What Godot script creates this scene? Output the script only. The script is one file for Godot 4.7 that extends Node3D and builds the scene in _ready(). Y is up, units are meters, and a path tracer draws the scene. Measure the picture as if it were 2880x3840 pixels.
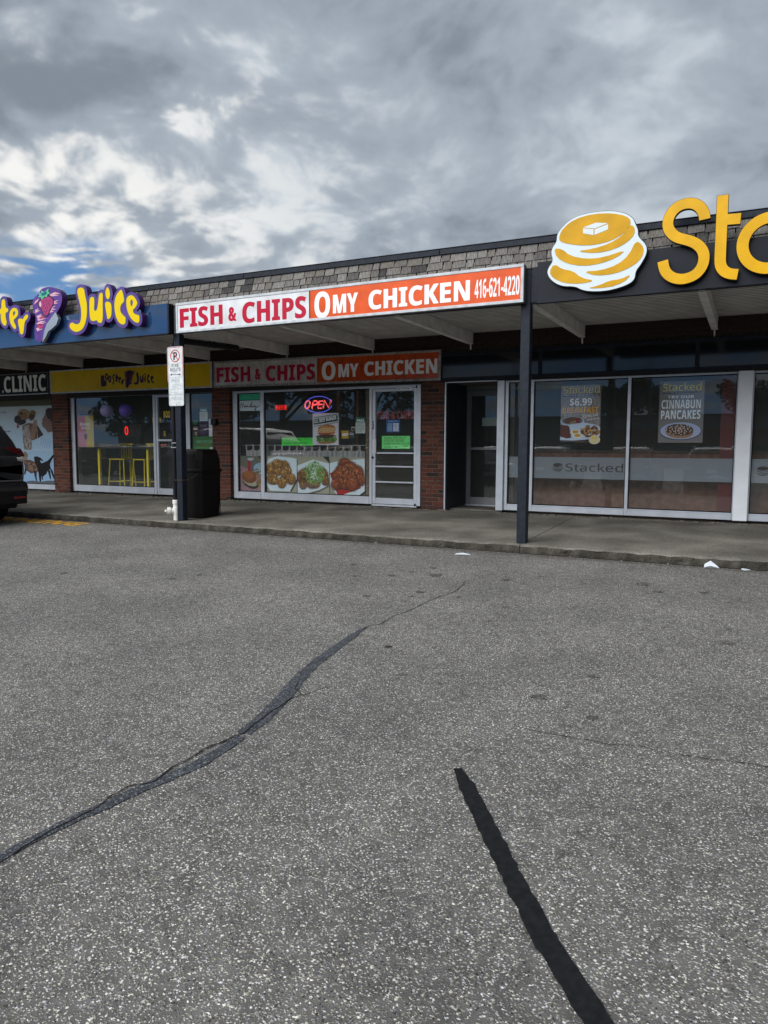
extends Node3D
# A low strip mall seen across its parking lot under a cloudy sky. Metres, y up; z = 0 is the sign face, the lot lies at z > 0.

var taken := {}
var rng := RandomNumberGenerator.new()
var mats := {}
var bold: Font
var heavy: Font
var plain: Font
var serif: Font

class MB:
	var v := PackedVector3Array()
	var n := PackedVector3Array()
	var u := PackedVector2Array()
	var c := PackedColorArray()
	var tint := Color(1, 1, 1)
	var tinted := false
	func vert(p: Vector3, nn: Vector3, uv := Vector2.ZERO) -> void:
		v.append(p); n.append(nn); u.append(uv); c.append(tint)
	func tri(a: Vector3, b: Vector3, d: Vector3, out := Vector3.ZERO) -> void:
		var nn := (d - a).cross(b - a)
		if nn.length_squared() < 1e-16: return
		nn = nn.normalized()
		if out != Vector3.ZERO and nn.dot(out) < 0.0:
			vert(a, -nn); vert(d, -nn); vert(b, -nn)
		else:
			vert(a, nn); vert(b, nn); vert(d, nn)
	func quad(a: Vector3, b: Vector3, d: Vector3, e: Vector3, out := Vector3.ZERO) -> void:
		tri(a, b, d, out); tri(a, d, e, out)
	func quad_uv(a: Vector3, b: Vector3, d: Vector3, e: Vector3) -> void:   # clockwise from the top left corner
		var nn := (d - a).cross(b - a).normalized()
		vert(a, nn, Vector2(0, 0)); vert(b, nn, Vector2(1, 0)); vert(d, nn, Vector2(1, 1))
		vert(a, nn, Vector2(0, 0)); vert(d, nn, Vector2(1, 1)); vert(e, nn, Vector2(0, 1))
	func strip(a: Vector3, b: Vector3, d: Vector3, e: Vector3, na: Vector3, nb: Vector3, nd: Vector3, ne: Vector3) -> void:
		var f := (d - a).cross(b - a)
		if f.dot(na + nd) >= 0.0:
			vert(a, na); vert(b, nb); vert(d, nd); vert(a, na); vert(d, nd); vert(e, ne)
		else:
			vert(a, na); vert(d, nd); vert(b, nb); vert(a, na); vert(e, ne); vert(d, nd)
	func box(a: Vector3, b: Vector3) -> void:
		var p := [Vector3(a.x, a.y, a.z), Vector3(b.x, a.y, a.z), Vector3(b.x, b.y, a.z), Vector3(a.x, b.y, a.z), Vector3(a.x, a.y, b.z), Vector3(b.x, a.y, b.z), Vector3(b.x, b.y, b.z), Vector3(a.x, b.y, b.z)]
		quad(p[0], p[1], p[2], p[3], Vector3.FORWARD); quad(p[4], p[5], p[6], p[7], Vector3.BACK)
		quad(p[0], p[4], p[7], p[3], Vector3.LEFT); quad(p[1], p[5], p[6], p[2], Vector3.RIGHT)
		quad(p[0], p[1], p[5], p[4], Vector3.DOWN); quad(p[3], p[2], p[6], p[7], Vector3.UP)
	func bevel(a: Vector3, b: Vector3, k: float) -> void:   # a box whose twelve edges are chamfered
		var m := (a + b) / 2.0
		var h := (b - a) / 2.0
		var i := h - Vector3(k, k, k)
		for ax in 3:
			var s1 := (ax + 1) % 3
			var s2 := (ax + 2) % 3
			for sg in [-1.0, 1.0]:
				var q: Array[Vector3] = []
				for w in [[-1.0, -1.0], [1.0, -1.0], [1.0, 1.0], [-1.0, 1.0]]:
					var t := Vector3.ZERO
					t[ax] = sg * h[ax]; t[s1] = w[0] * i[s1]; t[s2] = w[1] * i[s2]
					q.append(m + t)
				var o := Vector3.ZERO
				o[ax] = sg
				quad(q[0], q[1], q[2], q[3], o)
				for sg2 in [-1.0, 1.0]:
					var e: Array[Vector3] = []
					for w in [[0, -1.0], [0, 1.0], [1, 1.0], [1, -1.0]]:
						var t := Vector3.ZERO
						t[ax] = sg * (h[ax] if w[0] == 0 else i[ax]); t[s1] = sg2 * (i[s1] if w[0] == 0 else h[s1]); t[s2] = w[1] * i[s2]
						e.append(m + t)
					var o2 := Vector3.ZERO
					o2[ax] = sg; o2[s1] = sg2
					quad(e[0], e[1], e[2], e[3], o2)
		for sx in [-1.0, 1.0]:
			for sy in [-1.0, 1.0]:
				for sz in [-1.0, 1.0]:
					var s := Vector3(sx, sy, sz)
					tri(m + s * Vector3(h.x, i.y, i.z), m + s * Vector3(i.x, h.y, i.z), m + s * Vector3(i.x, i.y, h.z), s)
	func tube(path: Array, r: float, seg := 10, caps := true, r_end := -1.0) -> void:
		var rings := []
		var nrm := []
		for k in path.size():
			var d: Vector3 = (path[mini(k + 1, path.size() - 1)] - path[maxi(k - 1, 0)]).normalized()
			var side := d.cross(Vector3.UP if absf(d.y) < 0.9 else Vector3.RIGHT).normalized()
			var up := side.cross(d)
			var ring := []
			var nn := []
			var rr := r if r_end < 0.0 else lerpf(r, r_end, float(k) / (path.size() - 1))
			for j in seg:
				var a := TAU * j / seg
				var o := side * cos(a) + up * sin(a)
				ring.append(path[k] + o * rr); nn.append(o)
			rings.append(ring); nrm.append(nn)
		for k in path.size() - 1:
			for j in seg:
				var l := (j + 1) % seg
				strip(rings[k][j], rings[k][l], rings[k + 1][l], rings[k + 1][j], nrm[k][j], nrm[k][l], nrm[k + 1][l], nrm[k + 1][j])
		if caps:
			for e in [0, path.size() - 1]:
				var o: Vector3 = (path[0] - path[1]) if e == 0 else (path[e] - path[e - 1])
				for j in seg: tri(path[e], rings[e][j], rings[e][(j + 1) % seg], o)
	func lathe(at: Vector3, prof: Array, seg := 20, squash := Vector3.ONE) -> void:   # prof: Vector2(radius, height)
		for k in prof.size() - 1:
			var p0: Vector2 = prof[k]
			var p1: Vector2 = prof[k + 1]
			var t := (p1 - p0).normalized()
			for j in seg:
				var a := TAU * j / seg
				var b := TAU * (j + 1) / seg
				var f := func(p: Vector2, g: float) -> Vector3: return at + Vector3(p.x * cos(g), p.y, p.x * sin(g)) * squash
				var na := Vector3(t.y * cos(a), -t.x, t.y * sin(a))
				var nb := Vector3(t.y * cos(b), -t.x, t.y * sin(b))
				strip(f.call(p0, a), f.call(p0, b), f.call(p1, b), f.call(p1, a), na, nb, nb, na)
	func ball(at: Vector3, r: Vector3, seg := 18, rows := 10) -> void:
		for k in rows:
			for j in seg:
				var q: Array[Vector3] = []
				for w in [[0, 0], [1, 0], [1, 1], [0, 1]]:
					var a: float = TAU * (j + w[0]) / seg
					var e: float = PI * (k + w[1]) / rows
					q.append(Vector3(sin(e) * cos(a), cos(e), sin(e) * sin(a)))
				strip(at + q[0] * r, at + q[1] * r, at + q[2] * r, at + q[3] * r, (q[0] / r).normalized(), (q[1] / r).normalized(), (q[2] / r).normalized(), (q[3] / r).normalized())
	func extrude(outs: Array, holes: Array, z0: float, z1: float, sides := true) -> void:
		for p: PackedVector2Array in _solid(outs, holes):
			var t := Geometry2D.triangulate_polygon(p)
			for k in range(0, t.size(), 3):
				var a := p[t[k]]
				var b := p[t[k + 1]]
				var d := p[t[k + 2]]
				tri(Vector3(a.x, a.y, z1), Vector3(b.x, b.y, z1), Vector3(d.x, d.y, z1), Vector3.BACK)
				if sides: tri(Vector3(a.x, a.y, z0), Vector3(b.x, b.y, z0), Vector3(d.x, d.y, z0), Vector3.FORWARD)
		if sides:
			for p: PackedVector2Array in outs + holes:
				for k in p.size():
					var a := p[k]
					var b := p[(k + 1) % p.size()]
					quad(Vector3(a.x, a.y, z0), Vector3(b.x, b.y, z0), Vector3(b.x, b.y, z1), Vector3(a.x, a.y, z1))
	static func _solid(outs: Array, holes: Array) -> Array:   # cuts each polygon through its holes, so that it can be triangulated
		var work := outs.duplicate()
		for h: PackedVector2Array in holes:
			var mid := 0.0
			for q in h: mid += q.x / h.size()
			var hh := h.duplicate()
			if Geometry2D.is_polygon_clockwise(hh): hh.reverse()
			var next := []
			for p: PackedVector2Array in work:
				if Geometry2D.intersect_polygons(p, hh).is_empty():
					next.append(p)
					continue
				for half in [PackedVector2Array([Vector2(-99, -99), Vector2(mid, -99), Vector2(mid, 99), Vector2(-99, 99)]), PackedVector2Array([Vector2(mid, -99), Vector2(99, -99), Vector2(99, 99), Vector2(mid, 99)])]:
					for q in Geometry2D.intersect_polygons(p, half):
						next.append_array(Geometry2D.clip_polygons(q, hh))
			work = next
		return work
	func done() -> ArrayMesh:
		var a := []
		a.resize(Mesh.ARRAY_MAX)
		a[Mesh.ARRAY_VERTEX] = v; a[Mesh.ARRAY_NORMAL] = n; a[Mesh.ARRAY_TEX_UV] = u
		if tinted: a[Mesh.ARRAY_COLOR] = c
		var m := ArrayMesh.new()
		m.add_surface_from_arrays(Mesh.PRIMITIVE_TRIANGLES, a)
		return m

# ---- naming, tagging
func numbered(called: String, parent: Node) -> String:
	var key := "%d/%s" % [parent.get_instance_id(), called]
	var k: int = taken.get(key, 0)
	taken[key] = k + 1
	return called if k == 0 else "%s_%03d" % [called, k]

func thing(called: String, label: String, category: String, at := Vector3.ZERO, group := "") -> Node3D:
	var o := Node3D.new()
	o.name = numbered(called, self); add_child(o, true); o.position = at
	return tag(o, label, category, group)

func tag(o: Node3D, label: String, category: String, group := "") -> Node3D:
	o.set_meta("label", label); o.set_meta("category", category)
	if group: o.set_meta("group", group)
	return o

func obj(called: String, shape, m: Material, parent: Node = self, at := Vector3.ZERO) -> MeshInstance3D:
	var o := MeshInstance3D.new()
	o.mesh = shape.done() if shape is MB else shape
	o.material_override = m
	o.name = numbered(called, parent); parent.add_child(o, true); o.position = at
	return o

func struct(called: String, shape, m: Material, parent: Node = self) -> MeshInstance3D:
	var o := obj(called, shape, m, parent)
	if parent == self: o.set_meta("kind", "structure")
	return o

func group_node(called: String, parent: Node) -> Node3D:
	var o := Node3D.new()
	o.name = numbered(called, parent); parent.add_child(o, true)
	return o

func bx(called: String, a: Vector3, b: Vector3, m: Material, parent: Node, k := 0.0) -> MeshInstance3D:
	var s := MB.new()
	var lo := Vector3(minf(a.x, b.x), minf(a.y, b.y), minf(a.z, b.z))
	var hi := Vector3(maxf(a.x, b.x), maxf(a.y, b.y), maxf(a.z, b.z))
	if k > 0.0: s.bevel(lo, hi, minf(k, minf(hi.x - lo.x, minf(hi.y - lo.y, hi.z - lo.z)) * 0.45))
	else: s.box(lo, hi)
	return obj(called, s, m, parent)

# ---- materials (base colours are linear, real-world values)
func lin(r: float, g: float, b: float, a := 1.0) -> Color:
	var c := Color(r, g, b).linear_to_srgb()
	c.a = a
	return c

func mat(key: String, col: Color, rough := 0.7, metal := 0.0) -> StandardMaterial3D:
	if mats.has(key): return mats[key]
	var m := StandardMaterial3D.new()
	m.resource_name = key; m.albedo_color = col; m.roughness = rough; m.metallic = metal
	if metal == 0.0 and rough > 0.2: m.metallic_specular = 0.28   # weathered paint, print and vinyl
	mats[key] = m
	return m

func noise(seed_: int, freq: float, oct := 4, kind := FastNoiseLite.TYPE_SIMPLEX_SMOOTH) -> FastNoiseLite:
	var n := FastNoiseLite.new()
	n.seed = seed_; n.frequency = freq; n.fractal_octaves = oct; n.noise_type = kind
	if oct <= 1: n.fractal_type = FastNoiseLite.FRACTAL_NONE
	return n

func tex(im: Image) -> ImageTexture: return ImageTexture.create_from_image(im)

func noise_tex(w: int, n: FastNoiseLite, lo: Color, hi: Color, stretch := Vector2.ONE) -> ImageTexture:   # a seamless two-tone noise
	var im := n.get_seamless_image(int(w * stretch.x), int(w * stretch.y))
	im.resize(w, w)
	im.convert(Image.FORMAT_RGB8)
	var d := im.get_data()
	for k in range(0, d.size(), 3):
		var t := d[k] / 255.0
		var c := lo.lerp(hi, t)
		d[k] = int(c.r * 255); d[k + 1] = int(c.g * 255); d[k + 2] = int(c.b * 255)
	return tex(Image.create_from_data(w, w, false, Image.FORMAT_RGB8, d))

func tri_mat(key: String, col: Color, t: Texture2D, scale: float, rough := 0.8, world := true) -> StandardMaterial3D:
	if mats.has(key): return mats[key]
	var m := mat(key, col, rough)
	m.albedo_texture = t; m.uv1_triplanar = true; m.uv1_world_triplanar = world
	m.uv1_scale = Vector3(scale, scale, scale); m.uv1_triplanar_sharpness = 8.0
	return m

func overlay(m: StandardMaterial3D, t: Texture2D, scale: float) -> void:   # a broad second pattern multiplied on
	m.detail_enabled = true; m.detail_albedo = t; m.detail_blend_mode = BaseMaterial3D.BLEND_MODE_MUL
	m.detail_uv_layer = BaseMaterial3D.DETAIL_UV_2; m.uv2_triplanar = true; m.uv2_world_triplanar = true
	m.uv2_scale = Vector3(scale, scale, scale)

# ---- flat shapes
func smooth(p: PackedVector2Array, times := 2) -> PackedVector2Array:   # Chaikin
	for t in times:
		var q := PackedVector2Array()
		for k in p.size():
			var a := p[k]
			var b := p[(k + 1) % p.size()]
			q.append(a.lerp(b, 0.25)); q.append(a.lerp(b, 0.75))
		p = q
	return p

func smooth_line(p: PackedVector2Array, times := 2) -> PackedVector2Array:
	for t in times:
		var q := PackedVector2Array([p[0]])
		for k in p.size() - 1:
			q.append(p[k].lerp(p[k + 1], 0.25)); q.append(p[k].lerp(p[k + 1], 0.75))
		q.append(p[p.size() - 1])
		p = q
	return p

func scaled(p: PackedVector2Array, k: float) -> PackedVector2Array:
	var q := PackedVector2Array()
	for a in p: q.append(a * k)
	return q

func grown(p: PackedVector2Array, d: float) -> Array:
	var out := []
	for q in Geometry2D.offset_polygon(scaled(p, 400.0), d * 400.0, Geometry2D.JOIN_ROUND): out.append(scaled(q, 1 / 400.0))
	return out

func stroke(p: PackedVector2Array, w: float, ends := Geometry2D.END_BUTT) -> Array:
	var out := []
	for q in Geometry2D.offset_polyline(scaled(p, 400.0), w * 200.0, Geometry2D.JOIN_ROUND, ends): out.append(scaled(q, 1 / 400.0))
	return out

func union(list: Array) -> Array:   # [outlines, holes]
	var outs: Array = []
	var holes: Array = []
	for p: PackedVector2Array in list:
		var cur := p
		if Geometry2D.is_polygon_clockwise(cur): cur = cur.duplicate(); cur.reverse()
		var again := true
		while again:
			again = false
			for k in outs.size():
				var m := Geometry2D.merge_polygons(outs[k], cur)
				var o := m.filter(func(q): return not Geometry2D.is_polygon_clockwise(q))
				if o.size() == 1:
					outs.remove_at(k); cur = o[0]
					for q in m:
						if Geometry2D.is_polygon_clockwise(q): holes.append(q)
					again = true
					break
		outs.append(cur)
	return [outs, holes]

func circle(c: Vector2, r: float, seg := 28, ry := -1.0) -> PackedVector2Array:
	var p := PackedVector2Array()
	for k in seg: p.append(c + Vector2(cos(TAU * k / seg) * r, sin(TAU * k / seg) * (r if ry < 0 else ry)))
	return p

func arc(c: Vector2, r: float, a0: float, a1: float, seg := 24) -> PackedVector2Array:
	var p := PackedVector2Array()
	for k in seg + 1:
		var a := deg_to_rad(lerpf(a0, a1, float(k) / seg))
		p.append(c + Vector2(cos(a), sin(a)) * r)
	return p

func cut_out(called: String, list: Array, z0: float, z1: float, m: Material, parent: Node) -> MeshInstance3D:   # a flat shape with a thickness
	var un := union(list)
	var s := MB.new()
	s.extrude(un[0], un[1], z0, z1)
	return obj(called, s, m, parent)

func plate(called: String, r: Array, z: float, thick: float, m: Material, parent: Node) -> MeshInstance3D:   # a printed sheet: r = x0, y0, x1, y1, its face at z
	var s := MB.new()
	s.box(Vector3(r[0], r[1], z - thick), Vector3(r[2], r[3], z - 0.0004))
	s.quad_uv(Vector3(r[0], r[3], z), Vector3(r[2], r[3], z), Vector3(r[2], r[1], z), Vector3(r[0], r[1], z))
	return obj(called, s, m, parent)

func text(called: String, words: String, r: Array, z: float, m: Material, parent: Node, font: Font = null, depth := 0.002, lean := 0.0) -> MeshInstance3D:   # lettering that fills r = x0, y0, x1, y1; its front at z
	var t := TextMesh.new()
	t.text = words; t.font = font if font else bold; t.font_size = 96; t.pixel_size = 0.01; t.depth = 0.1; t.curve_step = 2.0
	var b := t.get_aabb()
	var sx: float = (r[2] - r[0]) / maxf(b.size.x, 0.01)
	var sy: float = (r[3] - r[1]) / maxf(b.size.y, 0.01)
	var o := obj(called, t, m, parent)
	o.transform = Transform3D(Basis(Vector3(sx, 0, 0), Vector3(lean * sy, sy, 0), Vector3(0, 0, depth / 0.1)), Vector3(r[0] - b.position.x * sx - lean * sy * b.position.y, r[1] - b.position.y * sy, z - depth / 2.0))
	return o

func lines(called: String, r: Array, rows: int, z: float, m: Material, parent: Node, seed_ := 1) -> void:   # small print too fine to read
	rng.seed = seed_
	var s := MB.new()
	var h: float = maxf((r[3] - r[1]) / rows, 0.002)
	for k in rows:
		var x: float = r[0]
		var y: float = r[3] - (k + 0.75) * h
		var last: float = lerpf(r[0], r[2], rng.randf_range(0.7, 1.0))
		while x < last:
			var w := rng.randf_range(0.25, 0.8) * h * 2.2
			s.box(Vector3(x, y, z - 0.001), Vector3(minf(x + w, r[2]), y + h * 0.42, z))
			x += w + h * 0.35
	obj(called, s, m, parent)

# ---- printed pictures
var grain: FastNoiseLite
func disc(im: Image, c: Vector2, r: Vector2, turn: float, col: Color, rag := 0.18, var_ := 0.12) -> void:
	var w := im.get_width()
	var h := im.get_height()
	var m := maxf(r.x, r.y) * (1.0 + rag)
	for y in range(maxi(0, int(c.y - m)), mini(h, int(c.y + m) + 1)):
		for x in range(maxi(0, int(c.x - m)), mini(w, int(c.x + m) + 1)):
			var d := (Vector2(x, y) - c).rotated(-turn) / r
			if d.length() < 1.0 + rag * grain.get_noise_2d(x * 3.0 + c.x * 17.0, y * 3.0):
				var g := 1.0 + var_ * 2.0 * grain.get_noise_2d(x * 5.0 + 99.0, y * 5.0 + c.y * 7.0)
				im.set_pixel(x, y, Color(clampf(col.r * g, 0, 1), clampf(col.g * g, 0, 1), clampf(col.b * g, 0, 1)))

func poly(im: Image, p: Array, col: Color, var_ := 0.05) -> void:   # p in shares of the picture, from its top left corner
	var w := im.get_width()
	var h := im.get_height()
	var q := PackedVector2Array()
	var lo := Vector2(9e9, 9e9)
	var hi := -lo
	for a: Vector2 in p:
		var b := a * Vector2(w, h)
		q.append(b); lo = lo.min(b); hi = hi.max(b)
	for y in range(maxi(0, int(lo.y)), mini(h, int(hi.y) + 1)):
		for x in range(maxi(0, int(lo.x)), mini(w, int(hi.x) + 1)):
			if Geometry2D.is_point_in_polygon(Vector2(x + 0.5, y + 0.5), q):
				var g := 1.0 + var_ * 2.0 * grain.get_noise_2d(x * 4.0, y * 4.0)
				im.set_pixel(x, y, Color(clampf(col.r * g, 0, 1), clampf(col.g * g, 0, 1), clampf(col.b * g, 0, 1)))

func picture(w: int, h: int, col: Color) -> Image:
	var im := Image.create(w, h, false, Image.FORMAT_RGB8)
	im.fill(col)
	return im

func print_mat(key: String, im: Image, rough := 0.45, tone := 0.85) -> StandardMaterial3D:
	var m := mat(key, lin(tone, tone, tone), rough)
	m.albedo_texture = tex(im)
	return m

func pieces(im: Image, list: Array, dark: Color, base: Color, light: Color, crumbs := 26) -> void:   # crusty pieces of fried chicken: list of centre, radius
	for p in list:
		var c: Vector2 = p[0]
		var r: Vector2 = p[1]
		var t := rng.randf_range(-0.7, 0.7)
		disc(im, c + Vector2(1, 4), r * 1.13, t, dark * 0.75, 0.4, 0.3)
		disc(im, c, r, t, base, 0.45, 0.35)
		for k in crumbs:
			var o := Vector2.from_angle(rng.randf() * TAU) * sqrt(rng.randf()) * 0.85 * r
			disc(im, c + o, Vector2(rng.randf_range(3.0, 8.0), rng.randf_range(2.2, 5.0)), rng.randf() * 3.0, dark.lerp(light, clampf(pow(rng.randf(), 0.8) * (1.0 - 0.55 * o.y / r.y), 0.0, 1.15)), 0.5, 0.35)

func sky_colour(d: Vector3, big: FastNoiseLite, warp: FastNoiseLite, fine: FastNoiseLite) -> Color:
	var az := rad_to_deg(atan2(d.x, -d.z))
	var el := rad_to_deg(asin(clampf(d.y, -1, 1)))
	var k := 1.0 / (d.y + 0.30)
	var p := Vector2(d.x * k, d.z * k)
	var w := Vector2(warp.get_noise_2d(p.x, p.y), warp.get_noise_2d(p.x + 40.0, p.y + 9.0))
	var q := p + w * 0.07
	var body := big.get_noise_2d(q.x, q.y)                      # cloud thickness
	var puff := fine.get_noise_2d(q.x, q.y)
	var flock := fine.get_noise_2d(q.x * 2.1 + 60.0, q.y * 2.1)
	var rip := fine.get_noise_2d(q.x * 4.3 + 11.0, q.y * 4.3 + 5.0)
	var t := 0.55 + 0.60 * body + 0.56 * puff + 0.34 * flock + 0.12 * rip    # how thin the cloud is: 0 thick and dark, 1 thin and pale
	# thin, bright cloud low towards the hidden sun; a thick bank above it
	var glow := exp(-pow((az + 58.0) / 23.0, 2.0) - pow((el - 14.0) / 8.5, 2.0))
	var bank := exp(-pow((az + 52.0) / 9.0, 2.0) - pow((el - 27.5) / 3.4, 2.0))
	t += glow * 0.20 - bank * 0.30 + 0.05 * exp(-pow((el - 9.5) / 3.0, 2.0))
	var dark := Color(0.228, 0.268, 0.318)
	var mid := Color(0.362, 0.418, 0.484)
	var light := Color(0.565, 0.625, 0.685)
	var c := dark.lerp(mid, smoothstep(0.05, 0.62, t))
	c = c.lerp(light, smoothstep(0.55, 1.15, t))
	var torn := t + 0.60 * flock + 0.40 * rip + glow * 0.22
	c = c.lerp(Color(0.97, 0.96, 0.93), smoothstep(0.60, 1.34, torn) * clampf(glow * 1.5, 0.0, 1.0) * 0.90)
	var near := exp(-pow((az + 44.0) / 9.0, 2.0) - pow((el - 23.5) / 4.5, 2.0))
	c = c.lerp(Color(0.92, 0.92, 0.91), smoothstep(0.80, 1.30, t + 0.5 * flock + 0.5 * rip) * near * 0.75)
	# a gap of blue with streaks of cloud across it, low in the west
	var streak := fine.get_noise_2d(az * 0.035 + el * 0.03, el * 0.30 + 7.0 + 0.5 * warp.get_noise_2d(az * 0.03, el * 0.1))
	var gap := smoothstep(0.0, 1.0, (-az - 36.0 + 6.0 * puff) / 7.0) * smoothstep(0.0, 1.0, (14.2 - el + 3.0 * puff + 0.12 * (-az - 50.0)) / 3.2)
	gap *= smoothstep(-0.16, 0.16, 0.10 - streak)
	c = c.lerp(Color(0.115, 0.265, 0.52).lerp(Color(0.27, 0.44, 0.66), clampf(1.0 - el / 14.0, 0.0, 1.0) * 0.6), gap)
	return c * (1.0 + 0.35 * smoothstep(32.0, 90.0, el))

func make_sky() -> ImageTexture:
	var big := noise(11, 1.30, 4)
	big.fractal_gain = 0.46
	var warp := noise(5, 1.6, 3)
	var fine := noise(23, 2.7, 6)
	fine.fractal_gain = 0.54
	var paint := func(w: int, full: int, x0: int, y0: int, h: int) -> Image:
		var b := PackedByteArray()
		b.resize(w * h * 3)
		var i := 0
		for y in h:
			var el := PI * (0.5 - (y0 + y + 0.5) / (full / 2.0))
			for x in w:
				var a := TAU * (x0 + x + 0.5) / full
				var c := sky_colour(Vector3(sin(a) * cos(el), sin(el), -cos(a) * cos(el)), big, warp, fine) if el > -0.02 else Color(0.10, 0.10, 0.10)
				c = c.linear_to_srgb()
				b[i] = int(clampf(c.r, 0, 1) * 255.0 + 0.5); b[i + 1] = int(clampf(c.g, 0, 1) * 255.0 + 0.5); b[i + 2] = int(clampf(c.b, 0, 1) * 255.0 + 0.5)
				i += 3
		return Image.create_from_data(w, h, false, Image.FORMAT_RGB8, b)
	var im: Image = paint.call(1024, 1024, 0, 0, 512)
	im.resize(4096, 2048, Image.INTERPOLATE_CUBIC)
	for part in [[3264, 832], [0, 200]]:   # finer where the lot's picture looks
		im.blit_rect(paint.call(part[1], 4096, part[0], 540, 500), Rect2i(0, 0, part[1], 500), Vector2i(part[0], 540))
	return tex(im)

func asphalt_images() -> Array:   # aggregate worn bright in a grey binder: [colour, normal]
	var w := 2048                                  # 4 m of lot
	var col := PackedByteArray()
	var hgt := PackedByteArray()
	col.resize(w * w * 3); hgt.resize(w * w)
	var soft := noise(3, 0.05, 4).get_seamless_image(512, 512)
	soft.resize(w, w, Image.INTERPOLATE_CUBIC)
	var sd := soft.get_data()
	rng.seed = 71
	var noise_row := PackedByteArray()
	noise_row.resize(8192)
	for k in 8192: noise_row[k] = rng.randi() & 31
	var j := 0
	for k in w * w:
		var g: int = 68 + (sd[k] >> 3) + noise_row[(k * 7 + (k >> 11) * 613) & 8191]
		col[j] = g + 2; col[j + 1] = g + 1; col[j + 2] = g
		hgt[k] = 70 + noise_row[(k * 3 + (k >> 11) * 331) & 8191]
		j += 3
	for s in 210000:
		var cx := rng.randi() & 2047
		var cy := rng.randi() & 2047
		var r := 1.2 + 2.3 * pow(rng.randf(), 2.2)
		var ry := r * rng.randf_range(0.42, 0.95)
		var t := rng.randf() * PI
		var ct := cos(t)
		var st := sin(t)
		var v := rng.randf()
		var g := 102.0 + 88.0 * v
		if v > 0.62: g = 164.0 + 190.0 * (v - 0.62)
		elif v < 0.10: g = 62.0 + 150.0 * v
		var warm := rng.randf_range(-4.0, 9.0)
		var n := int(r + 1.0)
		for dy in range(-n, n + 1):
			for dx in range(-n, n + 1):
				var a := (dx * ct + dy * st) / r
				var b := (-dx * st + dy * ct) / ry
				var d := a * a + b * b
				if d < 1.0:
					if d > 0.62 and noise_row[(dx * 31 + dy * 57 + s * 13) & 8191] > 19: continue
					var k := ((cy + dy) & 2047) * w + ((cx + dx) & 2047)
					hgt[k] = int(190.0 - 70.0 * d)
					k *= 3
					col[k] = mini(255, int(g + warm)); col[k + 1] = mini(255, int(g + warm * 0.5)); col[k + 2] = mini(255, int(g - warm))
	var ci := Image.create_from_data(w, w, false, Image.FORMAT_RGB8, col)
	var hi := Image.create_from_data(w, w, false, Image.FORMAT_L8, hgt)
	hi.convert(Image.FORMAT_RGBA8)
	hi.bump_map_to_normal_map(3.0)
	return [tex(ci), tex(hi)]

func ground_y(z: float) -> float: return -0.03 * clampf(z, 0.0, 14.0)   # the lot falls away from the building

func walk_y(z: float) -> float: return 0.098 - 0.03 * z                  # the walk rises to the shopfronts

func ribbon(p: Array, width: Array, lift: float, rag: float, seed_: int, step := 0.03) -> MB:   # a band laid on the lot along p (x, z)
	var nz := noise(seed_, 9.0, 3)
	var s := MB.new()
	var line := smooth_line(PackedVector2Array(p), 2)
	var total := 0.0
	for k in line.size() - 1: total += line[k].distance_to(line[k + 1])
	var at := 0.0
	var prev := []
	for k in line.size() - 1:
		var seg := line[k].distance_to(line[k + 1])
		var d := (line[k + 1] - line[k]) / maxf(seg, 1e-5)
		var nrm := Vector2(-d.y, d.x)
		var m := maxi(1, int(seg / step))
		for i in m + (1 if k == line.size() - 2 else 0):
			var q := line[k] + d * seg * i / m
			var t := clampf((at + seg * i / m) / total, 0.0, 1.0)
			var wi := t * (width.size() - 1)
			var w: float = lerpf(width[int(wi)], width[mini(int(wi) + 1, width.size() - 1)], wi - int(wi)) / 2.0
			var a := q + nrm * (w + rag * nz.get_noise_2d(q.x * 3.0, q.y * 3.0))
			var b := q - nrm * (w + rag * nz.get_noise_2d(q.x * 3.0 + 50.0, q.y * 3.0))
			var va := Vector3(a.x, ground_y(a.y) + lift, a.y)
			var vb := Vector3(b.x, ground_y(b.y) + lift, b.y)
			if not prev.is_empty(): s.quad(prev[0], va, vb, prev[1], Vector3.UP)
			prev = [va, vb]
		at += seg
	return s

func crooked(p: Array, amp: float, seed_: int) -> Array:   # the same line with a crack's jitter
	rng.seed = seed_
	var out := []
	for k in p.size() - 1:
		var m := maxi(2, int(p[k].distance_to(p[k + 1]) / 0.05))
		for i in m: out.append(p[k].lerp(p[k + 1], float(i) / m) + Vector2(rng.randf_range(-amp, amp), rng.randf_range(-amp, amp)))
	out.append(p[p.size() - 1])
	return out

func blot(c: Vector2, r: Vector2, lift: float, seed_: int) -> MB:
	var nz := noise(seed_, 1.3, 3)
	var s := MB.new()
	for k in 26:
		var q: Array[Vector3] = []
		for e in [k, k + 1]:
			var a: float = TAU * (e % 26) / 26
			var f := 1.0 + 0.55 * nz.get_noise_2d(cos(a) * 1.4 + c.x, sin(a) * 1.4 + c.y)
			var z: float = c.y + sin(a) * r.y * f
			q.append(Vector3(c.x + cos(a) * r.x * f, ground_y(z) + lift, z))
		s.tri(Vector3(c.x, ground_y(c.y) + lift, c.y), q[0], q[1], Vector3.UP)
	return s

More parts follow.
